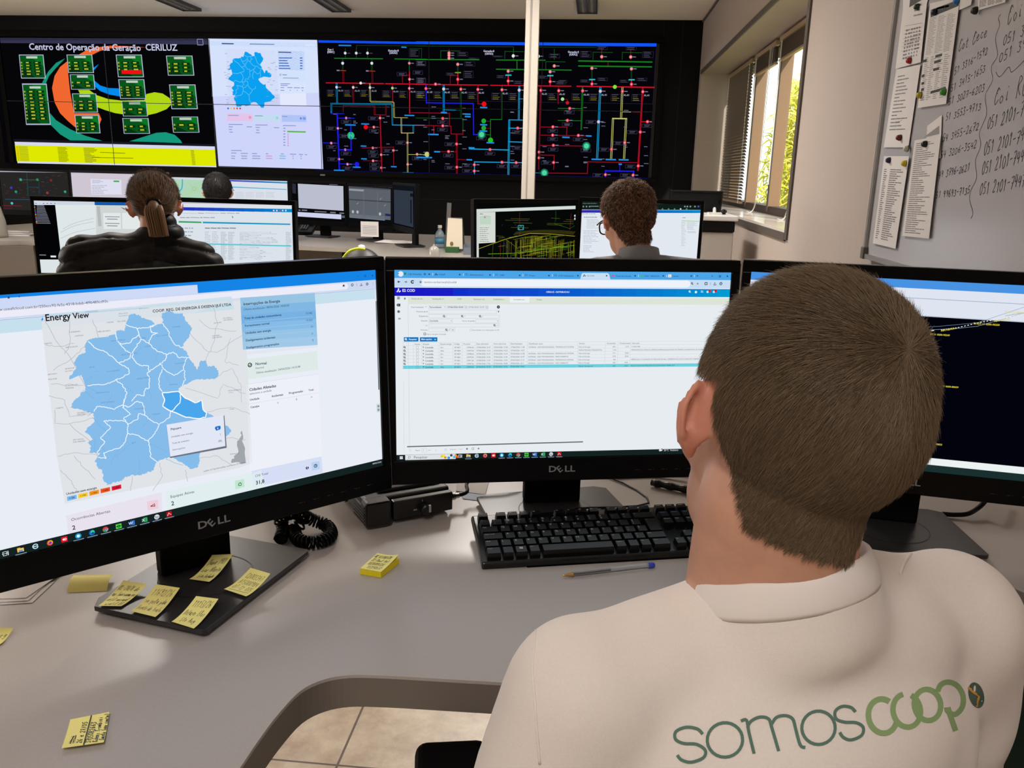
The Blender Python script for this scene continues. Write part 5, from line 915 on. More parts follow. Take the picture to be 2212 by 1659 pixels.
    g.line([(330, 208), (342, 190), (350, 202), (362, 196)], DK, 1.6).disc(343, 184, 5, DK).line([(672, 208), (673, 190), (687, 202), (701, 190), (702, 208)], (220, 50, 50), 1.8).rect(1014, 186, 1044, 212, (60, 190, 100)).rect(1344, 182, 1382, 216, (240, 236, 230)).rect(1352, 198, 1372, 206, (220, 150, 60)).line([(1862, 202), (1880, 202)], TX, 1.2).frame(1955, 194, 1972, 212, TX, 1)
    g.L(4).ring(1628, 287, 9, TX, 1.2).line([(1635, 295), (1643, 304)], TX, 1.2).poly([(1697, 276), (1701, 286), (1711, 287), (1703, 294), (1706, 304), (1697, 298), (1688, 304), (1691, 294), (1683, 287), (1693, 286)], GY).frame(1784, 278, 1810, 304, TX, 1.4).line([(1850, 276), (1850, 306)], (90, 160, 220), 1).line([(1902, 276), (1902, 298)], TX, 1.4).line([(1888, 296), (1888, 306), (1917, 306), (1917, 296)], TX, 1.2).ring(1974, 291, 15, (30, 70, 110), 1.4).disc(1974, 289, 6, (30, 70, 110))
    Wh = (226, 240, 252); g.ring(1600, 384, 8, Wh, 1.4).line([(1606, 391), (1613, 399)], Wh, 1.4).disc(1676, 392, 15, Wh).line([(1735, 378), (1762, 378), (1735, 394), (1762, 396)], Wh, 1.4).disc(1815, 390, 13, Wh).disc(1890, 390, 13, Wh).L(5).disc(1840, 379, 17, (206, 40, 50)).disc(1912, 377, 17, (206, 20, 50))
    g.src(840, 820, 3.253); g.L(3).poly([(128, 467), (1364, 433), (1364, 441), (128, 475)], (96, 102, 110)).L(3).line([(103, 10), (107, 520)], (206, 212, 216), .6)
    g.text('Página', 185, 501, 219, 500, GY).text('1', 238, 500, 246, 500, TX).text('de 1', 275, 499, 297, 498, GY).text('Exibindo 1 - 7 de 7', 429, 494, 520, 491, GY).frame(230, 484, 266, 510, BC, .6).ring(399, 492, 7, BC, 1).disc(549, 486, 7, GY).frame(584, 479, 597, 491, GY, .8).disc(630, 484, 6, GY)
    for x in (152, 330): g.line([(x+3, 490), (x-3, 497), (x+3, 504)], BC, 1)
    g.L(4).text('20°C  Nublado', 1931, 502, 2034, 498, (214, 220, 224)).disc(1905, 496, 8, (220, 226, 236)).disc(1914, 493, 9, (220, 226, 236)).L(5).disc(1917, 488, 5, (206, 40, 60))
    u = lambda x, y: ray_uv(g, 840+x/3.253, 820+y/3.253)
    a, b = u(500, 531), u(1197, 514); s0 = u(115, 545); s1 = u(470, 535)
    g.uv(1920, 1080); g.L(2).rect(s0[0], 1048, s1[0], 1078, (222, 228, 232)).L(3).ring(s0[0]+24, 1061, 6, TX, 1.6).line([(s0[0]+20, 1066), (s0[0]+14, 1072)], TX, 1.6).textw('Pesquisar', s0[0]+48, 1070, 21, (70, 74, 80))
    for x, c, y in ((250, (240, 200, 30), 1060), (270, (230, 150, 20), 1068), (290, (40, 150, 220), 1070), (305, (60, 70, 80), 1056), (322, (90, 180, 230), 1066), (340, (230, 90, 40), 1066), (262, (250, 226, 80), 1056), (330, (240, 160, 60), 1058)): g.L(4).disc(s0[0]+x-42, y, 7.5, c)
    for p, q in ((18, 1055), (27, 1055), (18, 1064), (27, 1064)): g.L(3).rect(p, q, p+8, q+8, (226, 232, 236))
    icons(g, a[0], (b[0]-a[0])/12, 1062, 3)
def ray_uv(g, x, y):
    o = (g.ox, g.oy, g.sc, g.uvmode); g.src(0, 0, 1); q = g.pt((x, y)); g.ox, g.oy, g.sc, g.uvmode = o; return ((q[0]/g.w+.5)*1920, (.5-q[1]/g.h)*1080)
def content_right(g):
    g.full((2, 3, 12)); g.uv(1920, 1080); g.L(1).rect(0, 0, 1920, 46, (72, 146, 226)).rect(0, 46, 1920, 196, (222, 228, 240)).rect(0, 998, 1920, 1038, (236, 242, 242)).rect(0, 1038, 1920, 1080, (26, 48, 46)).L(2).rect(0, 98, 1920, 101, (150, 166, 190)).rect(0, 192, 1920, 197, (190, 200, 214))
    g.src(1900, 560, 3.317); Y_ = (222, 206, 60)
    g.L(2).line([(-200, 530), (440, 502), (560, 495), (700, 480), (1035, 385)], (150, 170, 186), .7).line([(-200, 520), (430, 480), (700, 455), (1035, 343)], (110, 140, 170), .7).line([(900, 405), (1060, 380)], (90, 130, 140), .7)
    P = [(-250, 560), (440, 506), (560, 490), (720, 452), (880, 425), (1060, 390)]
    Q = jag(P, 0, 1, 14)
    for i in range(0, len(Q)-1, 2): g.L(3).line([Q[i], Q[i+1]], (236, 236, 232), 1.5)
    g.L(4).text('T1-DT.11 0400-90251', 895, 383, 1075, 390, Y_, 1).text('T1-DT.11 0200-90250', 672, 466, 858, 482, Y_, 1).text('ABC-3#4CAA', 822, 450, 936, 430, Y_, 1).text('ABC-3#4CAA', 440, 518, 552, 498, Y_, 1).text('T1-DT.11 0200-90249', 330, 540, 503, 544, Y_, 1).text('T1-DT.11 0600-80039', 390, 910, 564, 922, Y_, 1).text('T1-DT.11 0200-90033', 270, 1318, 448, 1330, Y_, 1)
monitor(MON_L, 'black widescreen monitor at left showing a blue district map, notes stuck on its base', (-.512, .998), 1.354, content_left)
monitor(MON_C, 'black widescreen monitor in the middle showing a white records table', (-.042, 1.304), .343, content_centre)
monitor(MON_R, 'black widescreen monitor behind the man\'s head showing a dark diagram screen', (.505, 1.312), .03, content_right)
# ---------------------------------------------------------------- keyboard
KO, KA, KT, KU = V3((-.16356, 1.20856, .77491)), .2705, .1445, .01905
kex = V3((math.cos(KA), math.sin(KA), 0)); key_ = V3((-math.sin(KA)*math.cos(KT), math.cos(KA)*math.cos(KT), math.sin(KT))); kn = kex.cross(key_).normalized()
KR = Matrix((kex, key_, kn)).transposed()
def kp(c, r, z=0): return KO+kex*(c*KU)-key_*(r*KU)+kn*z
m_key = mat('key_plastic', (9, 9, 10), .3, spec=.4); m_kcase = mat('keyboard_case', (10, 10, 11), .25, spec=.45); m_leg = mat('key_legend', (176, 182, 190), .5); m_legb = mat('key_legend_blue', (80, 120, 190), .5)
kb = thing('keyboard', 'black full size keyboard with white letters in front of the middle monitor', 'keyboard', kp(10, 3, -.02))
mb = MB(); c = kp(11.2, 2.95, -.0125); mb.box(c, (.442, .133, .013), M=KR); mb.build('case', m_kcase, kb, bevel=.004, bseg=3)
for s_ in (.8, 21.5):
    p = kp(s_, -.1, -.018); mb = MB(); mb.box((p.x, p.y, (ZD+p.z)/2), (.016, .012, p.z-ZD), rz=KA); mb.build('foot', m_black, kb)
p0, p1 = kp(11, 6.3, -.018), kp(11, 6.3, -.018); mb = MB(); mb.box((p0.x, p0.y, (ZD+p0.z)/2), (.30, .008, max(p0.z-ZD, .001)), rz=KA); mb.build('foot', m_black, kb)
def kkey(c, r, w=1, h=1, leg='', sub='', col=None):
    mb = MB(); W, H = w*KU-.0026, h*KU-.0026; a = kp(c+w/2, r+h/2, 0); z0, z1 = -.006, .0035
    P = [(-W/2, -H/2, z0), (W/2, -H/2, z0), (W/2, H/2, z0), (-W/2, H/2, z0)]; i = .0012; P += [(-W/2+i, -H/2+i*.6, z1), (W/2-i, -H/2+i*.6, z1), (W/2-i, H/2-i*1.4, z1+.0005), (-W/2+i, H/2-i*1.4, z1+.0005)]
    mb.add([KR @ V3(p)+a for p in P], [(0, 3, 2, 1), (4, 5, 6, 7), (0, 1, 5, 4), (1, 2, 6, 5), (2, 3, 7, 6), (3, 0, 4, 7)], m_key)
    def put(t, x, y, sz, m):
        T, fs, wd = text2d(t); k = min(sz, (W-.003)/max(wd, .01)); mb.add([KR @ V3((x+q[0]*k, y+q[1]*k, z1+.0006))+a for q in T], fs, m)
    if leg: put(leg, -W/2+.0028, H/2-.0068 if len(leg) == 1 else H/2-.0056, .0062 if len(leg) == 1 else .0036, col or m_leg)
    if sub: put(sub, -W/2+.0028, -H/2+.0032, .0048, m_leg)
    if leg == '@win':
        pass
    o = mb.build('key', None, kb); return o
kkey(0, -.1, 1, .8, 'Esc')
for g0, n0 in ((2, 1), (6.5, 5), (11, 9)):
    for i in range(4): kkey(g0+i if g0 > 2 else 1.5+i, -.1, 1, .8, 'F%d' % (n0+i), col=m_leg if g0 < 11 else m_legb)
for i, (a, b) in enumerate(zip('"!@#$%"&*()_+', "'1234567890-=")): kkey(i, 1, 1, 1, a if i else '"', b)
kkey(13, 1, 2, 1, '<-'); kkey(0, 2, 1.5, 1, 'Tab')
for i, a in enumerate("QWERTYUIOP'["): kkey(1.5+i, 2, 1, 1, a, '{' if a == '[' else '')
kkey(0, 3, 1.75, 1, 'Caps Lock')
for i, a in enumerate('ASDFGHJKLÇ~]'): kkey(1.75+i, 3, 1, 1, a, '^' if a == '~' else '')
kkey(13.75, 2, 1.25, 2, '<-'); kkey(0, 4, 1.25, 1, 'Shift'); kkey(1.25, 4, 1, 1, '|', '\\' if False else '')
for i, (a, b) in enumerate(zip('ZXCVBNM<>:?', ['']*7+list(',.;/'))): kkey(2.25+i, 4, 1, 1, a, b)
kkey(13.25, 4, 1.75, 1, 'Shift'); kkey(0, 5, 1.25, 1, 'Ctrl'); kkey(1.25, 5, 1, 1, 'Fn', col=m_legb)
w_ = kkey(2.25, 5, 1.1, 1); kkey(3.35, 5, 1, 1, 'Alt'); kkey(4.4, 5, 5.9, 1)
mb = MB(); a = kp(2.8, 5.45, .0043)
for sx in (-1, 1):
    for sy in (-1, 1): mb.box(a+kex*(sx*.0014)+key_*(sy*.0014), (.0024, .0024, .0002), M=KR)
mb.build('key_symbol', m_leg, w_)
kkey(10.35, 5, 1, 1, 'AltGr'); kkey(11.4, 5, 1, 1, 'Fn', col=m_legb); kkey(12.4, 5, 1, 1, '='); kkey(13.45, 5, 1.55, 1, 'Ctrl')
for i, t in enumerate(('PrtSc', 'ScrLk', 'Pause')): kkey(15.35+i, -.1, 1, .8, t)
for r, ts in ((1, ('Insert', 'Home', 'PgUp')), (2, ('Delete', 'End', 'PgDn'))):
    for i, t in enumerate(ts): kkey(15.35+i, r, 1, 1, t, col=m_legb if r == 1 else m_leg)
kkey(16.35, 4, 1, 1, '^')
for i, t in enumerate('<|>'): kkey(15.35+i, 5, 1, 1, t)
for r, ts in ((1, 'N/*-'), (2, '789+'), (3, '456'), (4, '123'), (5, '0 .')):
    for i, t in enumerate(ts):
        if t != ' ': kkey(18.6+i, r, 2 if t == '0' else 1, 1, t)
mb = MB(); mb.box(kp(18.2, .1, -.0055), (.0016, .0016, .0004), M=KR); mb.build('status_light', emi((210, 225, 255), 1), kb)
mb = MB(); mb.tube(smooth_poly([kp(9, -.6, -.012), kp(9, -2, -.02), (.12, 1.38, ZD+.003), (.05, 1.5, ZD+.003), (-.1, 1.57, ZD+.003)]), .0018, seg=8); mb.build('cable', m_black, kb, smooth=True)

# ---------------------------------------------------------------- sticky notes
m_note = mat('yellow_note', (252, 243, 152), .75, noise=.02, nscale=30); m_note2 = mat('bright_yellow_note', (240, 220, 20), .7); m_ink = mat('pen_ink', (34, 38, 60), .6)
def sheet(name, label, cat, cor, curl, lines, m, group=None, z0=0, inkw=.00048, parent=None, th=.0002, rot=0, extra=None, mink=None):
    """cor: four world corners (bl, br, tr, tl) lying flat; curl(s,t)->height"""
    cor = [V3(c) for c in cor]; mb = MB(); N = 14
    def S(s, t, d=0):
        p = (cor[0]*(1-s)+cor[1]*s)*(1-t)+(cor[3]*(1-s)+cor[2]*s)*t; return p+V3((0, 0, curl(s, t)+z0+d))
    for dz, flip in ((th, 0), (0, 1)):
        vs = [S(i/N, j/N, dz) for j in range(N+1) for i in range(N+1)]; fs = []
        for j in range(N):
            for i in range(N):
                f = (j*(N+1)+i, j*(N+1)+i+1, (j+1)*(N+1)+i+1, (j+1)*(N+1)+i); fs.append(f[::-1] if flip else f)
        mb.add(vs, fs, m)
    wv = (cor[1]-cor[0]).length; hv = (cor[3]-cor[0]).length
    rnd = random.Random(len(label))
    def stroke(Q, w):
        vs, fs = ribbon2([(q[0]*wv, q[1]*hv) for q in Q], w); mb.add([S(min(max(v[0]/wv, 0), 1), min(max(v[1]/hv, 0), 1), th+.00015) for v in vs], fs, mink or m_ink)
    for (t, x0, y0, x1, y1, h) in lines:       # baseline from (x0,y0) to (x1,y1) in sheet coordinates
        dx, dy = (x1-x0)*wv, (y1-y0)*hv; W = math.hypot(dx, dy); ux, uy = dx/W, dy/W; cw = W/len(t); H = h*hv
        for i, ch in enumerate(t):
            j = rnd.uniform(-.08, .08)
            for st in HW.get(ch, []):
                Q = []
                for q in smooth_poly(st, 3):
                    lx = (i+q[0]*.95+j)*cw+q[1]*H*.2; ly = (q[1]+j)*H; Q.append((x0+(lx*ux-ly*uy)/wv, y0+(lx*uy+ly*ux)/hv))
                stroke(Q, inkw)
    for Q in (extra or []): stroke(Q, inkw*1.4)
    t = thing(name, label, cat, cor[0]+V3((0, 0, z0)), group) if parent is None else parent
    if parent is None:
        bpy.data.objects.remove(t); o = mb.build(name, None, None, smooth=True); tagp(o, label, cat, group); 
        off = cor[0]+V3((0, 0, z0)); o.data.transform(Matrix.Translation(-off)); o.location = off; return o
    return mb.build(name, None, parent, smooth=True)
ZB = ZD+.0127
def note(px4, z, *a, **k): return [onz(x, y, z) for x, y in px4]
G1 = 'handwritten sticky notes on the monitor base'
cu = lambda k, p=1.7: (lambda s, t: 2.2*k*(t**p)+.45*k*((1-t)**3)+.0004)
cu2 = lambda k: (lambda s, t: k*((1-t)**2)+k*.5*t**3+.0004)
sheet('sticky_note', 'yellow sticky note with RL numbers at the left corner of the monitor base', 'note', note([(213, 1312), (262, 1313), (319, 1276), (268, 1267)], ZB), cu(.004), [('RL-28/8 de', .06, .68, .9, .72, .16), ('nas funcionam no', .05, .45, .95, .5, .15), ('serfil nacional', .05, .24, .9, .28, .14), ('usafil 01', .2, .04, .9, .08, .14)], m_note, G1)
sheet('sticky_note', 'yellow sticky note reading 11692/26 beside the foremost note on the monitor base', 'note', note([(283, 1324), (336, 1337), (390, 1287), (339, 1279)], ZB), cu(.005), [('11692/26', .1, .66, .9, .72, .2), ('so pela pda', .1, .4, .9, .46, .16), ('frente de trafo', .06, .14, .95, .2, .16)], m_note, G1)
sheet('sticky_note', 'yellow sticky note reading 11153/26 near the front corner of the monitor base', 'note', note([(371, 1347), (419, 1362), (473, 1311), (425, 1305)], ZB), cu(.005), [('11153/26', .12, .66, .9, .72, .2), ('Refazer Elos', .08, .38, .92, .44, .17), ('Sto Aug', .2, .12, .8, .18, .17)], m_note, G1)
sheet('sticky_note', 'yellow sticky note starting with Chave right at the foot of the stand column', 'note', note([(409, 1256), (452, 1262), (505, 1219), (460, 1221)], ZB), cu(.007), [('Chave 1401', .1, .66, .9, .72, .18), ('Lucas Alberto', .06, .4, .94, .46, .16), ('Esta fechada', .2, .14, .9, .2, .15)], m_note, G1)
sheet('sticky_note', 'yellow sticky note with rows of digits near the right edge of the monitor base', 'note', note([(484, 1277), (532, 1293), (585, 1259), (542, 1246)], ZB), cu(.006), [('CD003347', .14, .66, .9, .7, .17), ('A15000984', .1, .42, .92, .46, .17), ('OT-12 075', .1, .18, .9, .22, .17)], m_note, G1, extra=[[(.1, .1), (.9, .16)]])
sheet('sticky_note', 'blank yellow sticky note arched on the desk left of the monitor base', 'note', note([(145, 1281), (231, 1277), (247, 1250), (160, 1252)], ZD), lambda s, t: .010*math.sin(PI*min(t*1.05, 1))*.6+.006*t+.0004, [], m_note)
sheet('sticky_note', 'yellow sticky note with one handwritten word at the left picture edge', 'note', note([(-60, 1392), (0, 1396), (31, 1371), (-30, 1369)], ZD), cu(.004), [('Naoneg', .2, .4, .95, .5, .3)], m_note)
c4 = note([(225, 1612), (237, 1546), (152, 1555), (134, 1625)], ZD)
sheet('sticky_note', 'lone yellow sticky note covered in sideways writing at the near left of the desk', 'note', [c4[3], c4[0], c4[1], c4[2]][0:4] and [V3(c4[3]), V3(c4[0]), V3(c4[1]), V3(c4[2])], lambda s, t: .004*(1-t)**2+.003*s**3*t+.0004,
      [('26 e 27/05', .34, .06, .52, .9, .0), ], m_note) if False else None
def note_side():
    bl, br, tr, tl = V3(c4[0]), V3(c4[1]), V3(c4[2]), V3(c4[3])      # reading direction runs up the picture
    sheet('sticky_note', 'lone yellow sticky note covered in sideways writing at the near left of the desk', 'note', [bl, br, tr, tl], lambda s, t: .004*(1-s)**2+.004*s**3*(1-t)+.0004,
          [('26 e 27/05', .1, .56, .82, .52, .12), ('3705082663', .05, .32, .78, .3, .13), ('Rubens Trombini', .05, .17, .9, .16, .12), ('Canela (nao conta)', .1, .02, .96, .0, .11)], m_note, extra=[[(0, .48), (1, .46)], [(.12, .82), (.4, .8), (.12, .76), (.42, .74), (.14, .72), (.4, .84), (.14, .86), (.4, .78)]], inkw=.0008)
note_side()
pad = thing('sticky_note_pad', 'thick bright yellow pad of sticky notes with writing, left of the keyboard', 'notepad', onz(820, 1232))
cp = [onz(x, y) for x, y in ((778, 1241), (823, 1249), (862, 1218), (816, 1207))]
mb = MB(); mb.prism([(p.x, p.y) for p in cp], ZD+.0005, ZD+.009, m_note2); fixn(mb.build('note_block', None, pad))
sheet('top_note', '', '', [(p.x, p.y, ZD) for p in cp], lambda s, t: .0095+.006*s**3*t**2, [('UC 4133005720', .06, .72, .8, .76, .15), ('22 Raul Ant', .08, .5, .86, .54, .15), ('3028084320', .08, .28, .8, .32, .15), ('112250532', .2, .08, .85, .12, .14)], m_note, parent=pad)

# ---------------------------------------------------------------- pen
a, b = onz(1214, 1243, ZD+.004), onz(1408, 1221, ZD+.004); d = (b-a).normalized()
pen = thing('ballpoint_pen', 'clear plastic ballpoint pen with a blue end cap in front of the keyboard', 'pen', a)
mgl = mat('clear_plastic', (235, 235, 235), .08, trans=.9, spec=.5)
R6 = V3((0, 0, 1)).rotation_difference(d).to_matrix()
mb = MB(); mb.lathe([(.0035, .016), (.0042, .02), (.0042, (b-a).length-.006)], a, seg=6, M=R6); mb.build('barrel', mgl, pen)
mb = MB(); mb.lathe([(.0004, 0), (.0012, .003), (.0016, .006)], a, seg=12, M=R6); mb.build('nib', mat('brass', (196, 160, 90), .3, metal=.8), pen)
mb = MB(); mb.lathe([(.0016, .006), (.003, .014), (.0036, .0165)], a, seg=12, M=R6); mb.build('tip_cone', mat('tip_amber', (170, 130, 70), .3), pen)
mb = MB(); mb.lathe([(.0014, .017), (.0014, .075)], a, seg=8, M=R6); mb.build('ink_tube', mat('ink_blue_black', (20, 22, 50), .4), pen)
mb = MB(); mb.lathe([(.0041, (b-a).length-.006), (.0045, (b-a).length-.004), (.0045, (b-a).length+.001), (.003, (b-a).length+.004)], a, seg=16, M=R6); mb.build('end_cap', mat('cap_blue', (52, 72, 190), .35), pen)

# ---------------------------------------------------------------- two-way radio set
fl, fr = onz(787, 1144), onz(983, 1108); dx = (fr-fl); dx.z = 0; W = dx.length; dx.normalize(); dy = V3((-dx.y, dx.x, 0))
rd = thing('mobile_radio', 'black two-way radio unit lying on the desk left of the middle monitor stand', 'radio', (fl+fr)/2)
RR = Matrix((dx, dy, V3((0, 0, 1)))).transposed(); H = .044; D = .165
m_rad = mat('radio_black', (14, 14, 14), .38, spec=.5)
q = lambda x, y, z: fl+dx*x+dy*y+V3((0, 0, z))
mb = MB(); mb.box(q(W/2, D/2+.01, H/2+.004), (W-.012, D, H-.004), M=RR); mb.build('housing', m_rad, rd, bevel=.004)
mb = MB(); mb.box(q(.022, .004, H/2+.003), (.044, .03, H), M=RR); mb.build('front_panel', m_rad, rd, bevel=.006, bseg=3)
mb = MB(); mb.box(q(W/2+.02, .0, H/2+.004), (W-.055, .014, H-.012), M=RR); mb.build('face_plate', mat('radio_plate', (10, 10, 10), .3), rd, bevel=.002)
mb = MB(); mb.box(q(W/2+.01, D/2+.015, H+.0045), (W-.05, D-.03, .006), M=RR); mb.build('top_cover', mat('radio_cover', (58, 50, 48), .65, bump=.3), rd, bevel=.002)
mb = MB()
for i in range(6): mb.box(q(-.0005, .025+.02*0, .01+i*.0055), (.002, .055, .0022), M=RR)
mb.build('speaker_slots', mat('slot_grey', (44, 42, 42), .4), rd)
for i in range(2):
    mb = MB(); mb.lathe([(.007, 0), (.0075, .004), (.007, .005)], q(-.002, .085+i*.022, .024), seg=16, M=Matrix((dy, V3((0, 0, 1)), dx*-1)).transposed()); mb.build('side_knob', m_rad, rd)
mb = MB(); mb.lathe([(.009, 0), (.009, .012), (.007, .014)], q(W*.63, -.007, .023), seg=20, M=Matrix((dx, V3((0, 0, 1)), dy*-1)).transposed()); mb.build('volume_knob', m_rad, rd)
mb = MB(); mb.box(q(W*.63+.004, -.016, .026), (.004, .014, .012), M=RR); mb.build('microphone_clip', m_chrome, rd)
mb = MB(); mb.box(q(W*.53, -.0075, .022), (.006, .0006, .0024), M=RR); mb.box(q(W*.61, -.0075, .036), (.0012, .0006, .004), M=RR); mb.build('marking', m_silver, rd)
cn = q(W+.002, .02, .022); Mx = Matrix((dy, V3((0, 0, 1)), dx)).transposed()
mb = MB(); mb.lathe([(.005, 0), (.0065, .002), (.0065, .006), (.0045, .007), (.0045, .014)], cn, seg=16, M=Mx); mb.build('antenna_connector', m_chrome, rd)
mb = MB(); mb.tube(smooth_poly([tuple(cn+dx*.013), tuple(cn+dx*.03+V3((0, 0, .004))), tuple(cn+dx*.05+dy*.03+V3((0, 0, .012))), (-.12, 1.42, ZD+.045), (-.09, 1.5, ZD+.03), (-.1, 1.58, ZD+.006)]), .0032, seg=10); mb.build('antenna_cable', m_black, rd, smooth=True)

# ---------------------------------------------------------------- coiled cord
def coil(path, R, r, pitch, n=12):
    P = []; L_ = 0; path = smooth_poly([tuple(p) for p in path], 10); acc = [0]
    for a, b in zip(path, path[1:]): acc.append(acc[-1]+(V3(b)-V3(a)).length)
    tot = acc[-1]; N = int(tot/pitch*n); up = V3((0, 0, 1)); j = 0
    for i in range(N):
        s = tot*i/N
        while j < len(acc)-2 and acc[j+1] < s: j += 1
        a, b = V3(path[j]), V3(path[j+1]); t = (b-a).normalized(); p = a+t*(s-acc[j]); e1 = up.cross(t).normalized() if abs(t.z) < .95 else V3((1, 0, 0)); e2 = t.cross(e1)
        an = 2*PI*i/n; P.append(p+e1*R*math.cos(an)+e2*R*math.sin(an))
    return P
cz = ZD+.0115; pc = lambda x, y, z=0: tuple(onz(x, y, cz+z))
pts = [pc(606, 1165, .0), pc(612, 1140, .002), pc(606, 1118, .02), pc(640, 1108, .028), pc(672, 1122, .01), pc(706, 1136), pc(714, 1158), pc(684, 1172), pc(648, 1168), pc(636, 1146), pc(652, 1126, .012), pc(640, 1092, .035), pc(610, 1060, .02), pc(560, 1050, .01)]
mb = MB(); mb.tube(coil(pts, .0090, .0022, .0060, 14), .0020, seg=6); o = mb.build('coiled_cord', m_gloss, None, smooth=True)
tagp(o, 'black coiled telephone cord looped on the desk beside the left monitor', 'cord')

# ---------------------------------------------------------------- papers and cables behind the monitors
def flat_paper(label, cor, z, ang=0, bars=True, m=m_paper, name='paper_sheet', group=None):
    mb = MB(); mb.prism([(p.x, p.y) for p in cor], z, z+.0006, m); o = fixn(mb.build(name, None)); tagp(o, label, 'paper', group); return o
for i, (c_, l_) in enumerate(((((-40, 1275), (118, 1258), (70, 1303), (-60, 1311)), 'bottom white sheet of the loose papers at the left desk edge'), (((-50, 1268), (110, 1255), (62, 1300), (-66, 1307)), 'middle white sheet of the loose papers at the left desk edge'), (((-60, 1240), (140, 1238), (57, 1296), (-70, 1300)), 'top white sheet of the loose papers at the left desk edge'))):
    flat_paper(l_, [onz(x, y, ZD) for x, y in c_], ZD+.0004+i*.0012, group='loose papers at the left')
flat_paper('pale blue card with writing under the cables behind the radio', [onz(x, y, ZD) for x, y in ((1000, 1078), (1060, 1086), (1040, 1045), (985, 1050))], ZD+.0004, m=mat('pale_blue_card', (178, 196, 220), .6))
flat_paper('white sheet lying between the radio and the stand of the middle monitor', [onz(x, y, ZD) for x, y in ((985, 1062), (1048, 1070), (1058, 1036), (988, 1030))], ZD+.0012)
m_loom = mat('loom_black', (15, 15, 15), .4)
def cable(name, label, pts, r, m, ribs=0):
    P = smooth_poly([tuple(p) for p in pts], 12)
    if ribs: rs = [r*(1.0 if (i//2) % 2 else .8) for i in range(len(P))]
    else: rs = [r]*len(P)
    mb = MB(); mb.tube(P, rs, m, seg=10); o = mb.build(name, None, None, smooth=not ribs); tagp(o, label, 'cable'); return o
cable('cable_loom', 'black ribbed spiral cable wrap crossing the desk behind the keyboard', [(.04, 1.59, ZD+.01), (.1, 1.575, ZD+.01), (.18, 1.56, ZD+.01), (.28, 1.50, ZD+.01), (.36, 1.44, ZD+.01), (.40, 1.38, ZD+.01)], .0085, m_loom, 1)
cable('white_cable', 'thin white cable running beside the black cable wrap behind the keyboard', [(.06, 1.5, ZD+.004), (.14, 1.52, ZD+.004), (.24, 1.50, ZD+.012), (.34, 1.46, ZD+.01), (.5, 1.5, ZD+.004)], .0035, m_white)
cable('cable_loom', 'second black ribbed cable wrap nearest the keyboard by the man\'s neck', [(.13, 1.47, ZD+.008), (.2, 1.44, ZD+.008), (.28, 1.40, ZD+.01), (.36, 1.36, ZD+.01), (.42, 1.36, ZD+.01)], .0075, m_loom, 1)
cable('power_cable', 'black plugged cable curving out below the right monitor', [onz(2035, 1110, ZD+.006), onz(2062, 1112, ZD+.006), onz(2090, 1110, ZD+.01), onz(2112, 1098, ZD+.015), onz(2130, 1080, ZD+.03), onz(2150, 1050, ZD+.03)], .0042, m_black)
# row of hand-written back-panel things on the white board
# ---------------------------------------------------------------- second and third row
def far_mon(pL, YL, pR, YR, label, content, z=None, group=None, zdesk=.74, tilt=.03, h=SH):
    a, b = ony(pL[0], pL[1], YL), ony(pR[0], pR[1], YR); zt = z or (a.z+b.z)/2; d = b-a; d.z = 0; w = d.length-.027; yaw = math.atan2(d.y, d.x)
    ex, ey = mon_axes(yaw, tilt); c = (a+b)/2; c.z = zt; c -= ey*(h/2+.019)
    return monitor(dict(c=tuple(c), yaw=yaw, tilt=tilt), label, None, yaw, content, w=w, h=h, logo=False, zdesk=zdesk, group=group, detail=False, mb_=m_matte)
WV = (222, 228, 236)
def c_wl(g):
    g.full((4, 4, 6)); g.src(0, 350, 3.456); g.L(1).poly([(228, 285), (1100, 285), (1100, 320), (232, 320)], (206, 214, 228)).poly([(412, 320), (1100, 320), (1100, 662), (452, 662)], (222, 230, 232)).poly([(288, 728), (1100, 728), (1100, 830), (296, 830)], (220, 228, 230))
    g.L(2).poly([(706, 295), (1100, 298), (1100, 326), (708, 322)], (20, 90, 170)).poly([(716, 322), (1100, 326), (1100, 662), (720, 662)], (206, 212, 210)).L(3).poly([(770, 380), (900, 380), (905, 500), (775, 500)], (226, 232, 232)).poly([(912, 380), (1100, 380), (1100, 500), (915, 500)], (226, 232, 232)).rect(722, 330, 760, 480, (180, 186, 186)).poly([(900, 336), (940, 350), (930, 356)], (90, 90, 90))
    for P in ([(470, 500), (560, 455), (700, 420)], [(455, 525), (560, 475), (700, 445)], [(455, 570), (560, 525), (712, 495)], [(455, 640), (560, 600), (700, 570)], [(470, 625), (560, 590), (600, 560)]): g.L(2).line(P, (176, 184, 186), .8, 4)
    rr = random.Random(7); cc = [(60, 110, 220), (60, 180, 90), (220, 210, 70), (200, 60, 190), (220, 50, 60)]
    for i in range(13): g.L(2).rect(250+i*1.5, 322+i*11, 262+i*1.5, 329+i*11, cc[(i*2) % 5]).rect(275, 322+i*11, 330+i*4, 328+i*11, (130, 134, 150))
    for i in range(8): g.L(2).rect(236+i*28, 306, 248+i*28, 312, cc[i % 5])
    g.rect(378, 698, 420, 712, (226, 228, 230)).rect(446, 696, 486, 711, (226, 228, 230)).rect(290, 690, 345, 698, (120, 120, 130))
    for i, (x, w) in enumerate(((785, 110), (800, 80), (785, 110), (800, 80))): g.L(4).rect(x, 405+i*18+(i//2)*14, x+w, 412+i*18+(i//2)*14, (120, 128, 130))
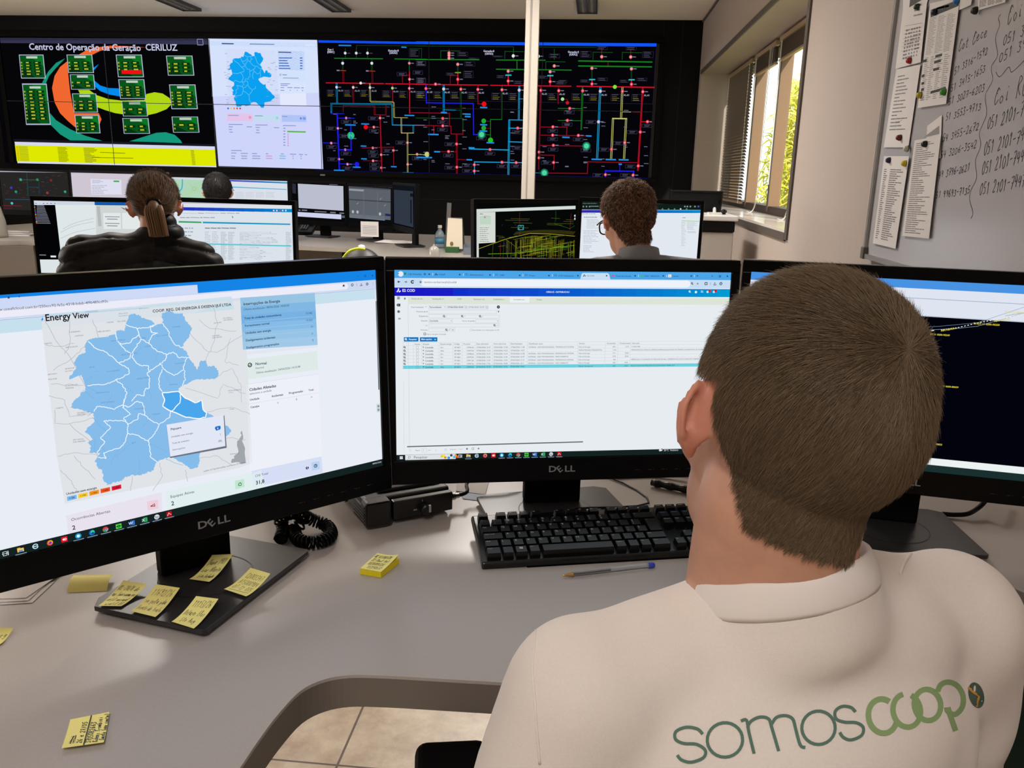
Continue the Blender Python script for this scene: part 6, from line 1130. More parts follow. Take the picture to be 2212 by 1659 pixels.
def c_wr(g):
    g.full((218, 226, 234)); g.src(0, 350, 3.456)
    g.L(1).poly([(1250, 290), (2190, 305), (2190, 322), (1250, 306)], (186, 192, 202)).poly([(1250, 306), (2190, 324), (2190, 345), (1250, 330)], (222, 226, 232))
    for i in range(12): x = 1300+i*75; c = (int(36*(1-i/11)), int(40+100*i/11), int(190+15*i/11)); g.poly([(x, 336+i*1.3), (x+76, 337+i*1.3), (x+76, 362+i*1.3), (x, 360+i*1.3)], c)
    g.L(2).poly([(1335, 440), (1505, 445), (1505, 456), (1335, 452)], (60, 160, 90)).poly([(1515, 445), (2168, 460), (2168, 470), (1515, 457)], (20, 150, 196)).poly([(1530, 606), (2175, 622), (2175, 632), (1530, 616)], (90, 200, 216))
    g.bars(1530, 515, 1640, 720, 14, (150, 162, 176), 3, .5, .3, 2).bars(1650, 520, 1760, 730, 26, (150, 160, 172), 4, .6, .4, 2).bars(1790, 520, 2110, 730, 20, (140, 148, 160), 5, .5, .35).bars(2135, 520, 2180, 730, 22, (150, 160, 172), 6, .7, .4).bars(1360, 480, 1500, 590, 4, (150, 158, 172), 7, .5, .3).bars(1340, 372, 1880, 392, 1, (150, 156, 162), 8, .9, .3).bars(1345, 405, 1650, 425, 1, (150, 156, 162), 9, .9, .35).bars(1530, 485, 1800, 502, 1, (120, 128, 140), 10, .9, .5)
    g.text('COD - SERVIÇOS', 1670, 358, 1745, 360, (60, 110, 190)).poly([(1730, 400), (1742, 408), (1732, 414), (1740, 420)], (110, 116, 130))
    for x, c in ((2045, WV), (2068, WV), (2092, (200, 60, 60)), (2112, WV), (2135, WV)): g.L(3).disc(x, 362, 6, c)
def c_ml(g):
    g.lw = .55; g.full((6, 8, 8)); g.src(1000, 380, 3.687); g.L(1).poly([(98, 265), (905, 238), (905, 264), (98, 290)], (212, 220, 216)).poly([(98, 285), (124, 285), (126, 650), (104, 650)], (206, 214, 210)).poly([(122, 290), (258, 287), (258, 530), (124, 538)], (214, 220, 212)).L(2).poly([(132, 320), (220, 316), (222, 385), (134, 388)], (190, 214, 196)).line([(132, 330), (175, 318), (220, 326)], (90, 130, 180), 1.2).rect(166, 322, 182, 336, (200, 90, 80))
    g.bars(135, 295, 190, 312, 1, (90, 96, 90), 1).bars(133, 405, 215, 530, 8, (120, 128, 122), 2, .7, .25)
    rr = random.Random(21); YY = [(150, 144, 26), (120, 116, 20), (170, 164, 34), (90, 100, 18)]
    g.L(2).line([(126, 580), (350, 500), (530, 458), (700, 462), (895, 480)], (190, 176, 40), 1.6).line([(200, 622), (400, 616), (640, 585), (895, 552)], (110, 190, 30), 1.4).line([(335, 500), (440, 580), (420, 640)], (150, 146, 24), .8)
    for i in range(120):
        x = rr.gauss(600, 150); x = min(max(x, 240), 885); y0 = 470+abs(x-560)*.12+rr.uniform(0, 40); y1 = min(y0+rr.uniform(40, 190), 652); s_ = rr.uniform(-10, 30); g.line([(x, y0), (x-s_*.3, y1)], rr.choice(YY), rr.choice((.5, .7, 1)))
    for i in range(95):
        x = rr.gauss(620, 140); x = min(max(x, 280), 860); y = rr.uniform(480, 645); L_ = rr.uniform(20, 120); g.L(3).line([(x, y), (min(x+L_, 892), y-L_*.14)], rr.choice(YY+[(110, 190, 40)]), rr.choice((.5, .8, 1.2)))
    for i in range(46): x = 400+i*10.5; y = 470-15*math.sin((i)/46*PI); g.L(3).line([(x, y), (x+26, y-26)], (120, 116, 40), .6)
    for y, x0, x1 in ((340, 380, 530), (352, 335, 520), (372, 400, 550), (410, 380, 520), (425, 430, 480), (335, 700, 770), (348, 820, 892), (378, 670, 880), (388, 665, 790), (362, 800, 880), (478, 265, 320)): g.L(3).line([(x0, y), (x1, y+4)], (110, 112, 40), .8)
    g.line([(738, 280), (738, 350), (725, 380), (850, 420), (890, 395)], (30, 120, 40), 1).line([(860, 300), (850, 430)], (150, 40, 40), 1).line([(450, 290), (452, 480)], (140, 40, 36), .9).L(4).frame(438, 395, 480, 428, (30, 190, 200), 1.2).line([(440, 425), (460, 395), (478, 425)], (40, 200, 210), 1.2).line([(295, 540), (297, 640)], (160, 50, 40), 1)
    for i in range(14): x, y = rr.uniform(300, 480), rr.uniform(380, 600); g.line([(x, y), (x+rr.uniform(-10, 10), y+18)], (30, 70, 120), .7)
    g.disc(890, 317, 9, (200, 210, 210)).disc(890, 341, 9, (200, 210, 210))
def c_mr(g):
    g.full((226, 232, 240)); g.src(1000, 380, 3.687); g.L(1).poly([(930, 200), (1910, 210), (1905, 272), (935, 268)], (16, 30, 26))
    for i in range(12): x = 935+i*81; c = (int(50*(1-i/11)), int(40+100*i/11), int(176+30*i/11)); g.L(2).poly([(x, 271+i*.2), (x+82, 271+i*.2), (x+82, 293+i*.3), (x, 293+i*.3)], c)
    g.L(3).bars(955, 212, 1090, 226, 1, (90, 110, 104), 1, .9, .5).bars(1540, 214, 1700, 226, 1, (90, 110, 104), 2, .9, .5).bars(1020, 236, 1095, 248, 1, (150, 160, 158), 3, .9, .5)
    for x in (960, 985, 1010, 1768, 1788, 1812, 1848, 1876): g.disc(x, 244, 6, (150, 160, 160) if x != 1876 else (110, 90, 220))
    for i in range(5): g.disc(1590+i*48, 263, 6, (40, 150, 120) if i != 3 else (220, 224, 226))
    g.bars(965, 322, 1090, 336, 1, (140, 148, 158), 4, .9, .5).bars(985, 342, 1120, 420, 7, (150, 156, 166), 5, .5, .3).bars(960, 430, 1100, 540, 9, (150, 156, 166), 6, .5, .3).bars(960, 550, 1080, 610, 5, (150, 156, 166), 7, .4, .3).bars(1750, 328, 1780, 338, 1, (130, 136, 150), 8, .9, .6).bars(1785, 368, 1880, 430, 8, (160, 166, 174), 9, .5, .35).bars(1740, 365, 1785, 560, 16, (160, 166, 174), 10, .5, .3).bars(1790, 440, 1870, 455, 2, (150, 156, 166), 11, .8, .4)
    g.rect(1742, 355, 1882, 364, (110, 196, 90)); g.bars(945, 290, 1080, 312, 1, (160, 166, 176), 12, .9, .3)
GM = 'monitors of the desk row in the middle of the room'
far_mon((65, 428), 3.30, (354, 424), 3.40, 'monitor left of the ponytailed woman with a black list panel and white drawing windows', c_wl, group=GM)
far_mon((357, 425), 3.40, (637, 434), 3.37, 'monitor right of the ponytailed woman showing a white records list with a blue bar', c_wr, group=GM)
far_mon((1023, 432), 3.62, (1249, 428), 3.95, 'monitor left of the man with glasses showing yellow network lines on black', c_ml, group=GM)
far_mon((1252, 428), 3.95, (1522, 431), 3.83, 'monitor behind the head of the man with glasses showing a white page with blue bar', c_mr, group=GM)
def c_3a(g):
    g.full((40, 38, 36)); g.src(0, 350, 3.456); g.L(1).poly([(-20, 62), (500, 62), (500, 74), (-20, 74)], (176, 176, 196)); rr = random.Random(3); g.L(2).segs([(200, 80), (210, 250)], (30, 76, 80), 1.2).segs([(150, 132), (290, 134)], (30, 96, 80), 1.4).segs([(290, 134), (296, 240)], (24, 60, 100), 1.2).segs([(210, 188), (292, 188)], (30, 76, 90), 1)
    g.segs([(40, 278), (320, 282)], (26, 80, 110), 1.5).segs([(20, 325), (160, 328)], (110, 30, 40), 2).segs([(30, 345), (90, 346)], (90, 26, 36), 2)
    for i in range(46): x, y = rr.uniform(20, 490), rr.uniform(95, 270); g.rect(x, y, x+rr.uniform(6, 22), y+4, rr.choice([(70, 70, 74), (90, 40, 40), (40, 60, 90)]))
    for x, y, c in ((155, 132, (50, 170, 130)), (280, 132, (40, 140, 90)), (120, 222, (40, 150, 110)), (487, 222, (50, 160, 120)), (90, 308, (70, 200, 200)), (382, 136, (120, 40, 40)), (355, 230, (140, 60, 60)), (85, 192, (60, 60, 180))): g.L(3).disc(x, y, 10, c, 8)
def c_3b(g):
    g.full((206, 198, 210)); g.src(0, 350, 3.456); g.L(1).poly([(510, 62), (1045, 72), (1045, 86), (512, 80)], (160, 160, 196)).L(2).poly([(675, 125), (905, 133), (910, 243), (685, 243)], (222, 222, 240)).L(3).rect(848, 138, 892, 150, (50, 170, 70)).bars(690, 132, 810, 160, 3, (140, 140, 160), 1, .5, .35).bars(690, 170, 815, 240, 6, (140, 140, 160), 2, .5, .3)
def c_3c(g):
    g.full((176, 214, 186)); g.src(0, 350, 3.456); g.L(1).poly([(1150, 88), (1670, 100), (1670, 140), (1150, 125)], (206, 214, 222)).poly([(1150, 125), (1255, 126), (1262, 165), (1250, 262), (1160, 262)], (198, 216, 206)).L(2).line([(1280, 220), (1340, 215), (1360, 185), (1362, 128)], (70, 176, 200), 2.6, 4).line([(1370, 260), (1480, 190), (1540, 140)], (190, 210, 120), .8).line([(1400, 150), (1450, 200), (1530, 240)], (200, 190, 160), .6).ring(1450, 200, 30, (180, 206, 130), .7).ring(1450, 200, 14, (110, 190, 90), .7)
def c_3d(g):
    g.full((218, 224, 234)); g.src(0, 350, 3.456); g.L(1)
    for i in range(8): x = 1685+i*58; g.poly([(x, 132+i*2.3), (x+59, 134+i*2.3), (x+59, 145+i*2.3), (x, 143+i*2.3)], (int(70-40*i/7), int(60+90*i/7), 200))
    g.poly([(1720, 182), (2140, 202), (2140, 208), (1720, 190)], (90, 180, 210)).poly([(1715, 206), (1750, 208), (1750, 216), (1715, 214)], (80, 170, 206)).poly([(1685, 108), (2140, 126), (2140, 136), (1685, 120)], (200, 206, 216)).bars(1760, 222, 2060, 268, 5, (196, 204, 214), 1, .8, .5, 4)
G3 = 'monitors of the desk row before the video wall'
far_mon((-6, 364), 6.3, (148, 367), 6.35, 'monitor at the far left picture edge showing a faint dark diagram', c_3a, group=G3)
far_mon((149, 367), 6.35, (305, 371), 6.3, 'far monitor with a pinkish white page beside the far left dark one', c_3b, group=G3)
far_mon((330, 375), 6.25, (484, 381), 6.3, 'far monitor showing a green street map with a blue curve', c_3c, group=G3)
far_mon((485, 381), 6.3, (624, 387), 6.25, 'far monitor with a white page right of the dark-haired head', c_3d, group=G3)
def c_3g(g):
    g.full((8, 8, 10)); g.src(600, 350, 5.027); g.L(1).poly([(218, 235), (712, 262), (716, 530), (228, 498)], (186, 190, 206)).poly([(178, 540), (690, 570), (690, 622), (180, 588)], (206, 210, 236)).poly([(132, 230), (196, 240), (198, 345), (136, 335)], (44, 44, 60))
    for x, y, w in ((130, 190, 40), (180, 208, 90), (340, 208, 170), (560, 232, 90), (190, 512, 20), (225, 515, 22), (400, 532, 130), (570, 540, 60), (670, 548, 50), (260, 516, 60)): g.rect(x, y, x+w, y+16, (120, 120, 140))
    g.rect(676, 228, 718, 243, (180, 130, 60)).rect(695, 580, 728, 608, (90, 92, 110))
def c_3h(g):
    g.full((10, 12, 14)); g.src(600, 350, 5.027); g.L(1).poly([(745, 222), (1250, 246), (1250, 278), (748, 250)], (196, 206, 236)).L(2).poly([(745, 218), (1245, 240), (1248, 256), (750, 234)], (40, 80, 170)).L(1).poly([(770, 262), (1226, 292), (1226, 630), (780, 600)], (92, 98, 106)).poly([(778, 565), (1160, 590), (1165, 636), (780, 604)], (116, 124, 136))
    g.L(2).poly([(775, 290), (940, 300), (930, 320), (775, 308)], (150, 152, 162)).poly([(775, 400), (1226, 428), (1226, 440), (775, 412)], (62, 66, 72)).poly([(930, 310), (940, 310), (940, 600), (930, 598)], (100, 106, 114)).poly([(1080, 318), (1090, 320), (1090, 600), (1080, 598)], (100, 106, 114)).poly([(775, 264), (1226, 292), (1226, 306), (775, 280)], (72, 76, 84))
    for x, y in ((818, 540), (868, 543), (1112, 564)): g.L(3).disc(x, y, 18, (178, 182, 186), 10)
    for x, y in ((1120, 400), (870, 448), (1168, 468)): g.line([(x-12, y+8), (x+10, y-6)], (160, 164, 170), 1)
    g.L(3).poly([(1168, 560), (1226, 566), (1226, 590), (1168, 584)], (30, 40, 90))
def c_3i(g):
    g.full((6, 8, 12)); g.src(600, 350, 5.027); g.L(1).poly([(1262, 300), (1470, 318), (1472, 710), (1265, 660)], (48, 56, 70)).poly([(1256, 220), (1490, 235), (1490, 318), (1260, 296)], (16, 20, 26)).L(2).rect(1440, 340, 1470, 378, (18, 22, 28)).poly([(1440, 410), (1456, 412), (1456, 670), (1442, 665)], (22, 26, 34))
far_mon((628, 388), 6.9, (748, 396), 6.75, 'far monitor with a large pale grey pane, left of the grey tiled one', c_3g, group=G3)
far_mon((749, 396), 6.75, (850, 400), 6.5, 'far monitor showing a grey tiled window with a blue title bar', c_3h, group=G3)
far_mon((849, 393), 6.5, (898, 398), 5.98, 'dim far monitor turned edge-on at the right end of its desk row', c_3i, group=G3)
# desks
def desk(name_label, pts, group, zt=.74, legs=(), panel=None):
    P = [(p[0], p[1]) for p in pts]; cx, cy = sum(p[0] for p in P)/len(P), sum(p[1] for p in P)/len(P)
    t = thing('office_desk', name_label, 'desk', (cx, cy, 0), group); mb = MB(); mb.prism(P, zt-.03, zt); fixn(mb.build('desktop', m_desk2, t))
    for x, y in legs: mb = MB(); mb.box((x, y, (zt-.03)/2), (.06, .06, zt-.03)); mb.build('leg', m_panel, t)
    if panel:
        for a, b in panel:
            d = (V3((*b, 0))-V3((*a, 0))); mb = MB(); mb.box(((a[0]+b[0])/2, (a[1]+b[1])/2, (zt-.03)/2+.03), (d.length, .025, zt-.09), rz=math.atan2(d.y, d.x)); mb.build('side_panel', m_panel, t)
    return t
GD = 'office desks of the rows further back'
o3 = [(p.x, p.y) for p in (onz(-60, 522), onz(40, 520))]+[(-3.2, 5.75), (-2.45, 6.05)]+[(p.x, p.y) for p in (onz(640, 531), onz(747, 536), onz(790, 548), onz(838, 560))]+[(-1.1, 5.25), (-.55, 5.35), (-.55, 7.5), (-5.2, 7.6), (-5.4, 6.0)]
desk('long curved light grey desk before the video wall', o3, GD, legs=((-5.1, 7.3), (-.65, 7.3), (-.65, 5.5), (-3, 7.3)), panel=(((-4.4, 5.55), (-4.05, 5.7)), ((-2.45, 6.2), (-1.95, 6.35)), ((-4.1, 5.75), (-2.5, 6.3))))
desk('grey desk of the ponytailed woman, mostly hidden by the near monitors', [(-2.9, 2.95), (-.95, 2.95), (-.95, 3.75), (-2.9, 3.75)], GD, legs=((-2.85, 3.0), (-1.0, 3.0), (-2.85, 3.7), (-1.0, 3.7)))
desk('grey desk of the man with glasses, mostly hidden by the near monitors', [(-.7, 3.2), (.88, 3.2), (.88, 4.35), (-.7, 4.35)], GD, legs=((-.62, 3.26), (.8, 3.26), (-.62, 4.3), (.8, 4.3)))
# white service pole
pole = thing('service_pole', 'white floor to ceiling service pole before the network diagram', 'pole', (-.443, 5.6, 0))
m_pole = mat('pole_white', (184, 176, 166), .35)
mb = MB(); P = [(-.043, -.03), (-.012, -.03), (-.012, -.022), (-.002, -.022), (-.002, -.03), (.043, -.03), (.043, .03), (-.043, .03)]
mb.prism([(x-.443, y+5.6) for x, y in P], 0, ZC, m_pole); fixn(mb.build('pole_body', None, pole, bevel=.003)); mb = MB(); mb.box((-.45, 5.5785, ZC/2), (.0035, .002, ZC-.02)); mb.build('channel_joint', mat('joint_grey', (120, 112, 104), .5), pole)

# ---- small things of the back rows
def oz(x, y): return onz(x, y, .74)
p = oz(950, 536); t = thing('water_bottle', 'clear plastic water bottle with blue label beside the desk calendar', 'bottle', p)
mb = MB(); mb.lathe([(.036, 0), (.038, .01), (.038, .03), (.036, .035)], p, seg=20); mb.lathe([(.036, .072), (.038, .08), (.037, .1), (.024, .125), (.014, .135), (.013, .15)], p, seg=20); mb.build('bottle_body', mat('bottle_plastic', (176, 196, 206), .12, trans=.7), t, smooth=True)
mb = MB(); mb.lathe([(.0375, .034), (.0375, .073)], p, seg=20); mb.build('bottle_label', mat('label_blue', (60, 130, 160), .5), t, smooth=True)
mb = MB(); mb.lathe([(.0165, .15), (.0165, .168), (.014, .17)], p, seg=16); mb.build('bottle_cap', m_cream, t)
a, b = oz(961, 545), oz(1001, 549); t = thing('desk_calendar', 'cream paper desk calendar on a small green stand', 'calendar', a); Yc = a.y+.02
mb = MB(); x0, x1 = a.x+.005, a.x+.125
zb = .765; mb.add([(x0, Yc, zb), (x1, Yc, zb), (x1-.012, Yc+.045, .975), (x0+.005, Yc+.045, .98)], [(0, 1, 2, 3)]); mb.add([(x0, Yc+.003, zb), (x1, Yc+.003, zb), (x1-.012, Yc+.048, .975), (x0+.005, Yc+.048, .98)], [(3, 2, 1, 0)]); mb.build('page_block', m_cream, t)
mb = MB(); mb.add([(x1, Yc+.11, zb-.02), (x1+.004, Yc+.11, zb-.02), (x1-.008, Yc+.05, .975), (x1-.012, Yc+.05, .975)], [(0, 1, 2, 3)]); mb.add([(x0, Yc+.1, zb-.02), (x1, Yc+.1, zb-.02), (x1-.012, Yc+.05, .975), (x0+.005, Yc+.05, .98)], [(0, 1, 2, 3)]); mb.build('back_board', mat('board_green_grey', (60, 76, 66), .6), t)
mb = MB(); mb.box(((x0+x1)/2-.012, Yc-.012, .74+.02), (.095, .05, .04)); mb.build('stand', mat('stand_green', (44, 88, 44), .5), t, bevel=.002)
mb = MB()
for i in range(12): mb.ell((x0+.012+i*.0085, Yc+.047, .979), (.0022, .005, .005), seg=6, rings=4)
mb.build('wire_binding', m_silver, t)
mb = MB(); mb.ell(((x0+x1)/2-.02, Yc+.004, .80), (.012, .002, .016)); mb.build('emblem', mat('emblem_brown', (130, 104, 60), .6), t)
p = ony(968, 474, a.y+.2); t = thing('ruler', 'translucent ruler standing upright behind the desk calendar', 'ruler', (p.x, p.y, .74)); mb = MB(); M_ = Matrix.Rotation(.05, 3, 'Y'); mb.box((p.x, p.y, .91), (.032, .003, .34), M=M_); mb.build('blade', mat('ruler_plastic', (120, 118, 116), .3, trans=.3), t)
mb = MB()
for k in range(30): mb.box((p.x-.012+(k/29-.5)*.016, p.y-.0018, .76+k*.0102), (.006 if k % 5 else .012, .0006, .0012))
mb.build('scale_marks', m_black, t)
p = oz(1008, 552); t = thing('plastic_tray', 'small clear plastic box at the left edge of the yellow line monitor', 'box', p)
mb = MB(); mb.box((p.x+.03, p.y+.1, .742), (.12, .1, .004)); mb.box((p.x-.028, p.y+.1, .775), (.003, .1, .07)); mb.box((p.x+.03, p.y+.15, .775), (.12, .003, .07)); mb.box((p.x+.03, p.y+.05, .765), (.12, .003, .05)); mb.build('box_walls', mat('tray_clear', (150, 158, 170), .15, trans=.5), t)
mb = MB(); mb.box((p.x+.02, p.y+.1, .755), (.07, .05, .02)); mb.build('box_contents', mat('box_dark', (50, 62, 84), .5), t)
p = onz(938, 566); t = thing('glass_jar', 'small shiny glass jar dome just above the middle monitor', 'jar', p); mb = MB(); mb.lathe([(.034, 0), (.036, .02), (.036, .07), (.028, .09), (.012, .1), (.001, .103)], V3((p.x, p.y, .74)), seg=20); mb.build('jar_body', mat('jar_glass', (200, 196, 190), .08, trans=.6), t, smooth=True)
mb = MB(); mb.lathe([(.0065, .101), (.009, .106), (.006, .113)], V3((p.x, p.y, .74)), seg=12); mb.build('lid_knob', m_chrome, t)
# phone
p = oz(650, 508); t = thing('desk_telephone', 'black desk telephone with grey display below the pale grey far monitor', 'telephone', p); M_ = Matrix.Rotation(math.radians(24), 3, 'X')
mb = MB(); mb.box((p.x, p.y+.08, .785), (.19, .16, .035), M=M_); mb.build('phone_body', m_black, t, bevel=.006)
mb = MB(); mb.box((p.x+.03, p.y+.13, .84), (.10, .05, .01), M=M_); mb.build('phone_display', mat('phone_screen', (92, 96, 88), .3), t)
mb = MB(); mb.tube([(p.x-.075, p.y+.02, .79), (p.x-.075, p.y+.15, .85)], [.02, .02], seg=10); mb.ell((p.x-.075, p.y+.02, .79), (.026, .022, .02)); mb.ell((p.x-.075, p.y+.15, .85), (.026, .022, .02)); mb.build('handset', m_black, t, smooth=True)
mb = MB()
for i in range(12): mb.box((p.x-.01+(i % 3)*.022, p.y+.04+(i//3)*.017, .795+(i//3)*.0077), (.014, .01, .006), M=M_)
mb.build('keypad', mat('keypad_grey', (90, 90, 92), .5), t)
# white sheet hanging below the tiled monitor
a, b = ony(779, 478, 6.45), ony(818, 512, 6.45); o = MB(); o.box(((a.x+b.x)/2, 6.45, (a.z+b.z)/2), (b.x-a.x, .002, a.z-b.z), m_paper)
for i in range(6): o.box(((a.x+b.x)/2, 6.4485, a.z-.035-i*.012), ((b.x-a.x)*.8, .0006, .003), mat('print_grey', (130, 130, 130), .7))
o = o.build('hanging_sheet', None); tagp(o, 'white printed sheet hanging below the grey tiled far monitor', 'paper')
mb = MB(); rr = random.Random(2); c0 = oz(853, 524)
vs = [(c0.x+(i/4-.5)*.3, c0.y+(j/3-.5)*.2, .742+rr.uniform(0, .035)*(1 if 0 < i < 4 and 0 < j < 3 else .1)) for j in range(4) for i in range(5)]
mb.add(vs, [(j*5+i, j*5+i+1, j*5+i+6, j*5+i+5) for j in range(3) for i in range(4)], m_paper); o = mb.build('crumpled_paper', None); tagp(o, 'crumpled white paper on the far desk by the edge-on monitor', 'paper')
# things on the left far desk
p = oz(4, 513); t = thing('white_jug', 'tall white plastic flask at the left picture edge on the far desk', 'flask', p); mb = MB(); mb.lathe([(.075, 0), (.078, .02), (.072, .12), (.05, .22), (.035, .27), (.034, .3)], V3((p.x-.04, p.y, .74)), seg=20); mb.build('flask_body', mat('flask_white', (150, 146, 136), .35), t, smooth=True)
mb = MB(); mb.lathe([(.037, .3), (.037, .33), (.02, .34)], V3((p.x-.04, p.y, .74)), seg=16); mb.build('flask_lid', m_matte, t)
p = oz(36, 508)
for i in range(6):
    mb = MB(); mb.box((p.x+.03+rr.uniform(-.01, .01), p.y+.12, .7425+i*.007), (.23, .3, .006), rz=rr.uniform(-.05, .05)); o = mb.build('paper_stack', m_desk2 if i % 2 else m_paper); tagp(o, 'sheaf of the low paper pile beside the white flask on the far desk', 'paper', 'paper pile on the left far desk')
p = ony(322, 385, 6.5); t = thing('computer_tower', 'narrow light grey box standing between two far monitors', 'computer', (p.x, 6.5, .74)); mb = MB(); mb.box((p.x, 6.62, .99), (.066, .3, .5)); mb.build('tower_case', mat('tower_grey', (100, 98, 98), .5), t, bevel=.004); mb = MB(); mb.box((p.x, 6.468, 1.1), (.05, .004, .2)); mb.build('tower_front', m_panel, t)
# backpack with hi-vis strap and capped bottle on a seat between the rows
p = ony(780, 560, 4.3); t = thing('backpack', 'black backpack with a neon yellow strap behind the gap between the near monitors', 'bag', (p.x, 4.3, .45))
mb = MB(); mb.ell((p.x-.01, 4.35, .68), (.15, .11, .22)); mb.ell((p.x+.03, 4.28, .64), (.11, .08, .16)); link_mesh(remesh(mb, .012, 6), 'bag_body', [mat('bag_black', (18, 18, 20), .5)], t)
mb = MB(); mb.tube(smooth_poly([(p.x-.12, 4.26, .78), (p.x-.09, 4.26, .84), (p.x-.05, 4.26, .885), (p.x+.0, 4.26, .9), (p.x+.03, 4.27, .895)]), .007, seg=8); mb.build('neon_strap', mat('neon_yellow', (206, 224, 20), .5), t, smooth=True)
mb = MB(); mb.box((p.x, 4.35, .45), (.36, .36, .05)); mb.tube([(p.x, 4.35, .0), (p.x, 4.35, .43)], .025); mb.box((p.x, 4.35, .02), (.5, .06, .03)); mb.box((p.x, 4.35, .02), (.06, .5, .03)); o = mb.build('stool', m_black); tagp(o, 'black stool under the backpack', 'stool')
pb = ony(781, 537, 4.38); t = thing('drinks_bottle', 'bottle with a white and blue cap poking out of the black backpack', 'bottle', (pb.x, 4.38, .7)); mb = MB(); mb.lathe([(.026, 0), (.03, .02), (.03, .17), (.019, .19)], (pb.x, 4.38, .68), seg=16); mb.build('bottle_body', m_white, t, smooth=True)
mb = MB(); mb.lathe([(.02, .19), (.02, .215), (.017, .225), (.006, .23)], (pb.x, 4.38, .68), seg=16); mb.build('bottle_cap', mat('cap_pale', (196, 200, 220), .4), t, smooth=True); mb = MB(); mb.box((pb.x-.001, 4.3595, .88), (.018, .003, .012)); mb.build('cap_mark', mat('cap_blue2', (60, 80, 170), .4), t)
# printer, tablet, notebook by the window
pr = thing('printer', 'white and black office printer in the corner below the window', 'printer', (.70, 4.95, 0)); x0, x1 = .44, .800
mb = MB(); mb.box(((x0+x1)/2, 5.1, .50), (x1-x0, .42, 1.0)); mb.build('printer_body', mat('printer_white', (186, 180, 174), .45), pr, bevel=.006)
mb = MB(); mb.box(((x0+x1)/2, 5.095, 1.032), (x1-x0+.004, .43, .062)); mb.build('control_band', m_black, pr, bevel=.006)
mb = MB(); mb.box(((x0+x1)/2+.005, 5.09, 1.079), (x1-x0+.02, .45, .03)); mb.build('scanner_lid', m_white, pr, bevel=.006)
a, b = ony(1500, 430, 5.0), ony(1571, 425, 5.0)
t = thing('black_tablet_screen', 'small black display tilted on top of the printer', 'display', (.6, 5.02, 1.095)); mb = MB(); M_ = Matrix.Rotation(.35, 3, 'X'); mb.box((.59, 5.03, 1.165), (.30, .014, .13), M=M_); mb.build('display_body', m_black, t, bevel=.003)
mb = MB(); mb.box((.59, 5.021, 1.162), (.28, .001, .11), M=M_); mb.build('display_glass', m_gloss, t); mb = MB(); mb.box((.70, 5.0, 1.10), (.08, .09, .012)); mb.tube([(.70, 5.02, 1.1), (.70, 5.05, 1.15)], .01); mb.build('display_stand', m_white, t)
mb = MB(); mb.ell((.745, 4.96, 1.115), (.018, .018, .012)); mb.tube([(.745, 4.96, 1.098), (.745, 4.96, 1.12)], .012); o = mb.build('webcam', m_black); tagp(o, 'small round black webcam at the right end of the printer top', 'camera')
nx = ony(1520, 530, 3.9).x; t = thing('spiral_notebook', 'upright white notebook with black spiral binding beside the right monitor of the man with glasses', 'notebook', (nx, 3.9, .74))
mb = MB(); mb.box((nx+.03, 3.98, .83), (.012, .15, .18)); mb.build('pages', m_paper, t); mb = MB()
for i in range(18): mb.tube([(nx+.022+.009*math.cos(a_), 3.9, .75+i*.0095+.002*math.sin(a_)) for a_ in np.linspace(0, 2*PI, 8)], .0014, seg=5)
mb.build('spiral_binding', m_black, t)

# ---------------------------------------------------------------- whiteboard
WBX = XW-.022; y0, y1, z0, z1 = 1.55, 2.925, 1.062, 2.25
wb = thing('whiteboard', 'large whiteboard with handwritten phone numbers on the right wall', 'whiteboard', (WBX, 2.24, 1.6))
mb = MB(); mb.box((WBX+.011, (y0+y1)/2, (z0+z1)/2), (.018, y1-y0, z1-z0)); mb.build('writing_surface', mat('whiteboard_enamel', (190, 190, 195), .2, spec=.5), wb)
mb = MB(); mb.box((WBX+.006, (y0+y1)/2, z0-.004), (.03, y1-y0+.02, .016)); mb.box((WBX+.006, (y0+y1)/2, z1+.004), (.03, y1-y0+.02, .016)); mb.box((WBX+.006, y1+.004, (z0+z1)/2), (.03, .014, z1-z0)); mb.box((WBX+.006, y0-.004, (z0+z1)/2), (.03, .014, z1-z0)); mb.build('board_frame', m_alu, wb, bevel=.002)
mb = MB(); mb.box((WBX+.004, y1+.002, z0+.006), (.036, .03, .04)); mb.build('frame_corner', m_panel, wb, bevel=.003)
mb = MB(); mb.box((WBX-.025, 2.1, z0-.006), (.05, .9, .004)); mb.box((WBX-.05, 2.1, z0-.002), (.003, .9, .01)); mb.build('pen_tray', m_alu, wb)
INK = (44, 42, 44)
g = Canvas((WBX+.0018, (y0+y1)/2, (z0+z1)/2), (0, -1, 0), (0, 0, 1), y1-y0, z1-z0, eps=.0003, lit=False).src(1860, 0, 2.764).L(1)
for t_, a0, b0, a1, b1, h_ in (('Cot Cece', 580, 312, 755, 212, 62), ('51 3316-1592', 555, 450, 757, 318, 40), ('51 3415-1653', 535, 550, 742, 428, 40), ('51 3027-6203', 520, 630, 737, 540, 40), ('51 3553-9713', 503, 724, 717, 652, 40), ('54 3455-2672', 485, 850, 702, 775, 42), ('54 3206-3542', 473, 948, 690, 880, 40), ('49 3796-2621', 462, 1066, 648, 1018, 42), ('51 99693-7135', 445, 1184, 650, 1156, 40),
      ('Coi C', 872, 152, 1030, 50, 78), ('051 3311', 845, 278, 1060, 160, 48), ('051 3986', 822, 378, 1045, 250, 48), ('Coi RGE', 790, 632, 1025, 545, 84), ('051 2101-7447', 750, 778, 1042, 668, 66), ('051 2101-7446', 730, 928, 1020, 826, 66), ('051 2101-7448', 718, 1048, 995, 954, 66), ('051 2101-7447', 705, 1168, 978, 1108, 60)):
    g.hand(t_, a0, b0, a1, b1, h_*1.08, INK, 1.9, .12, seed=a0)
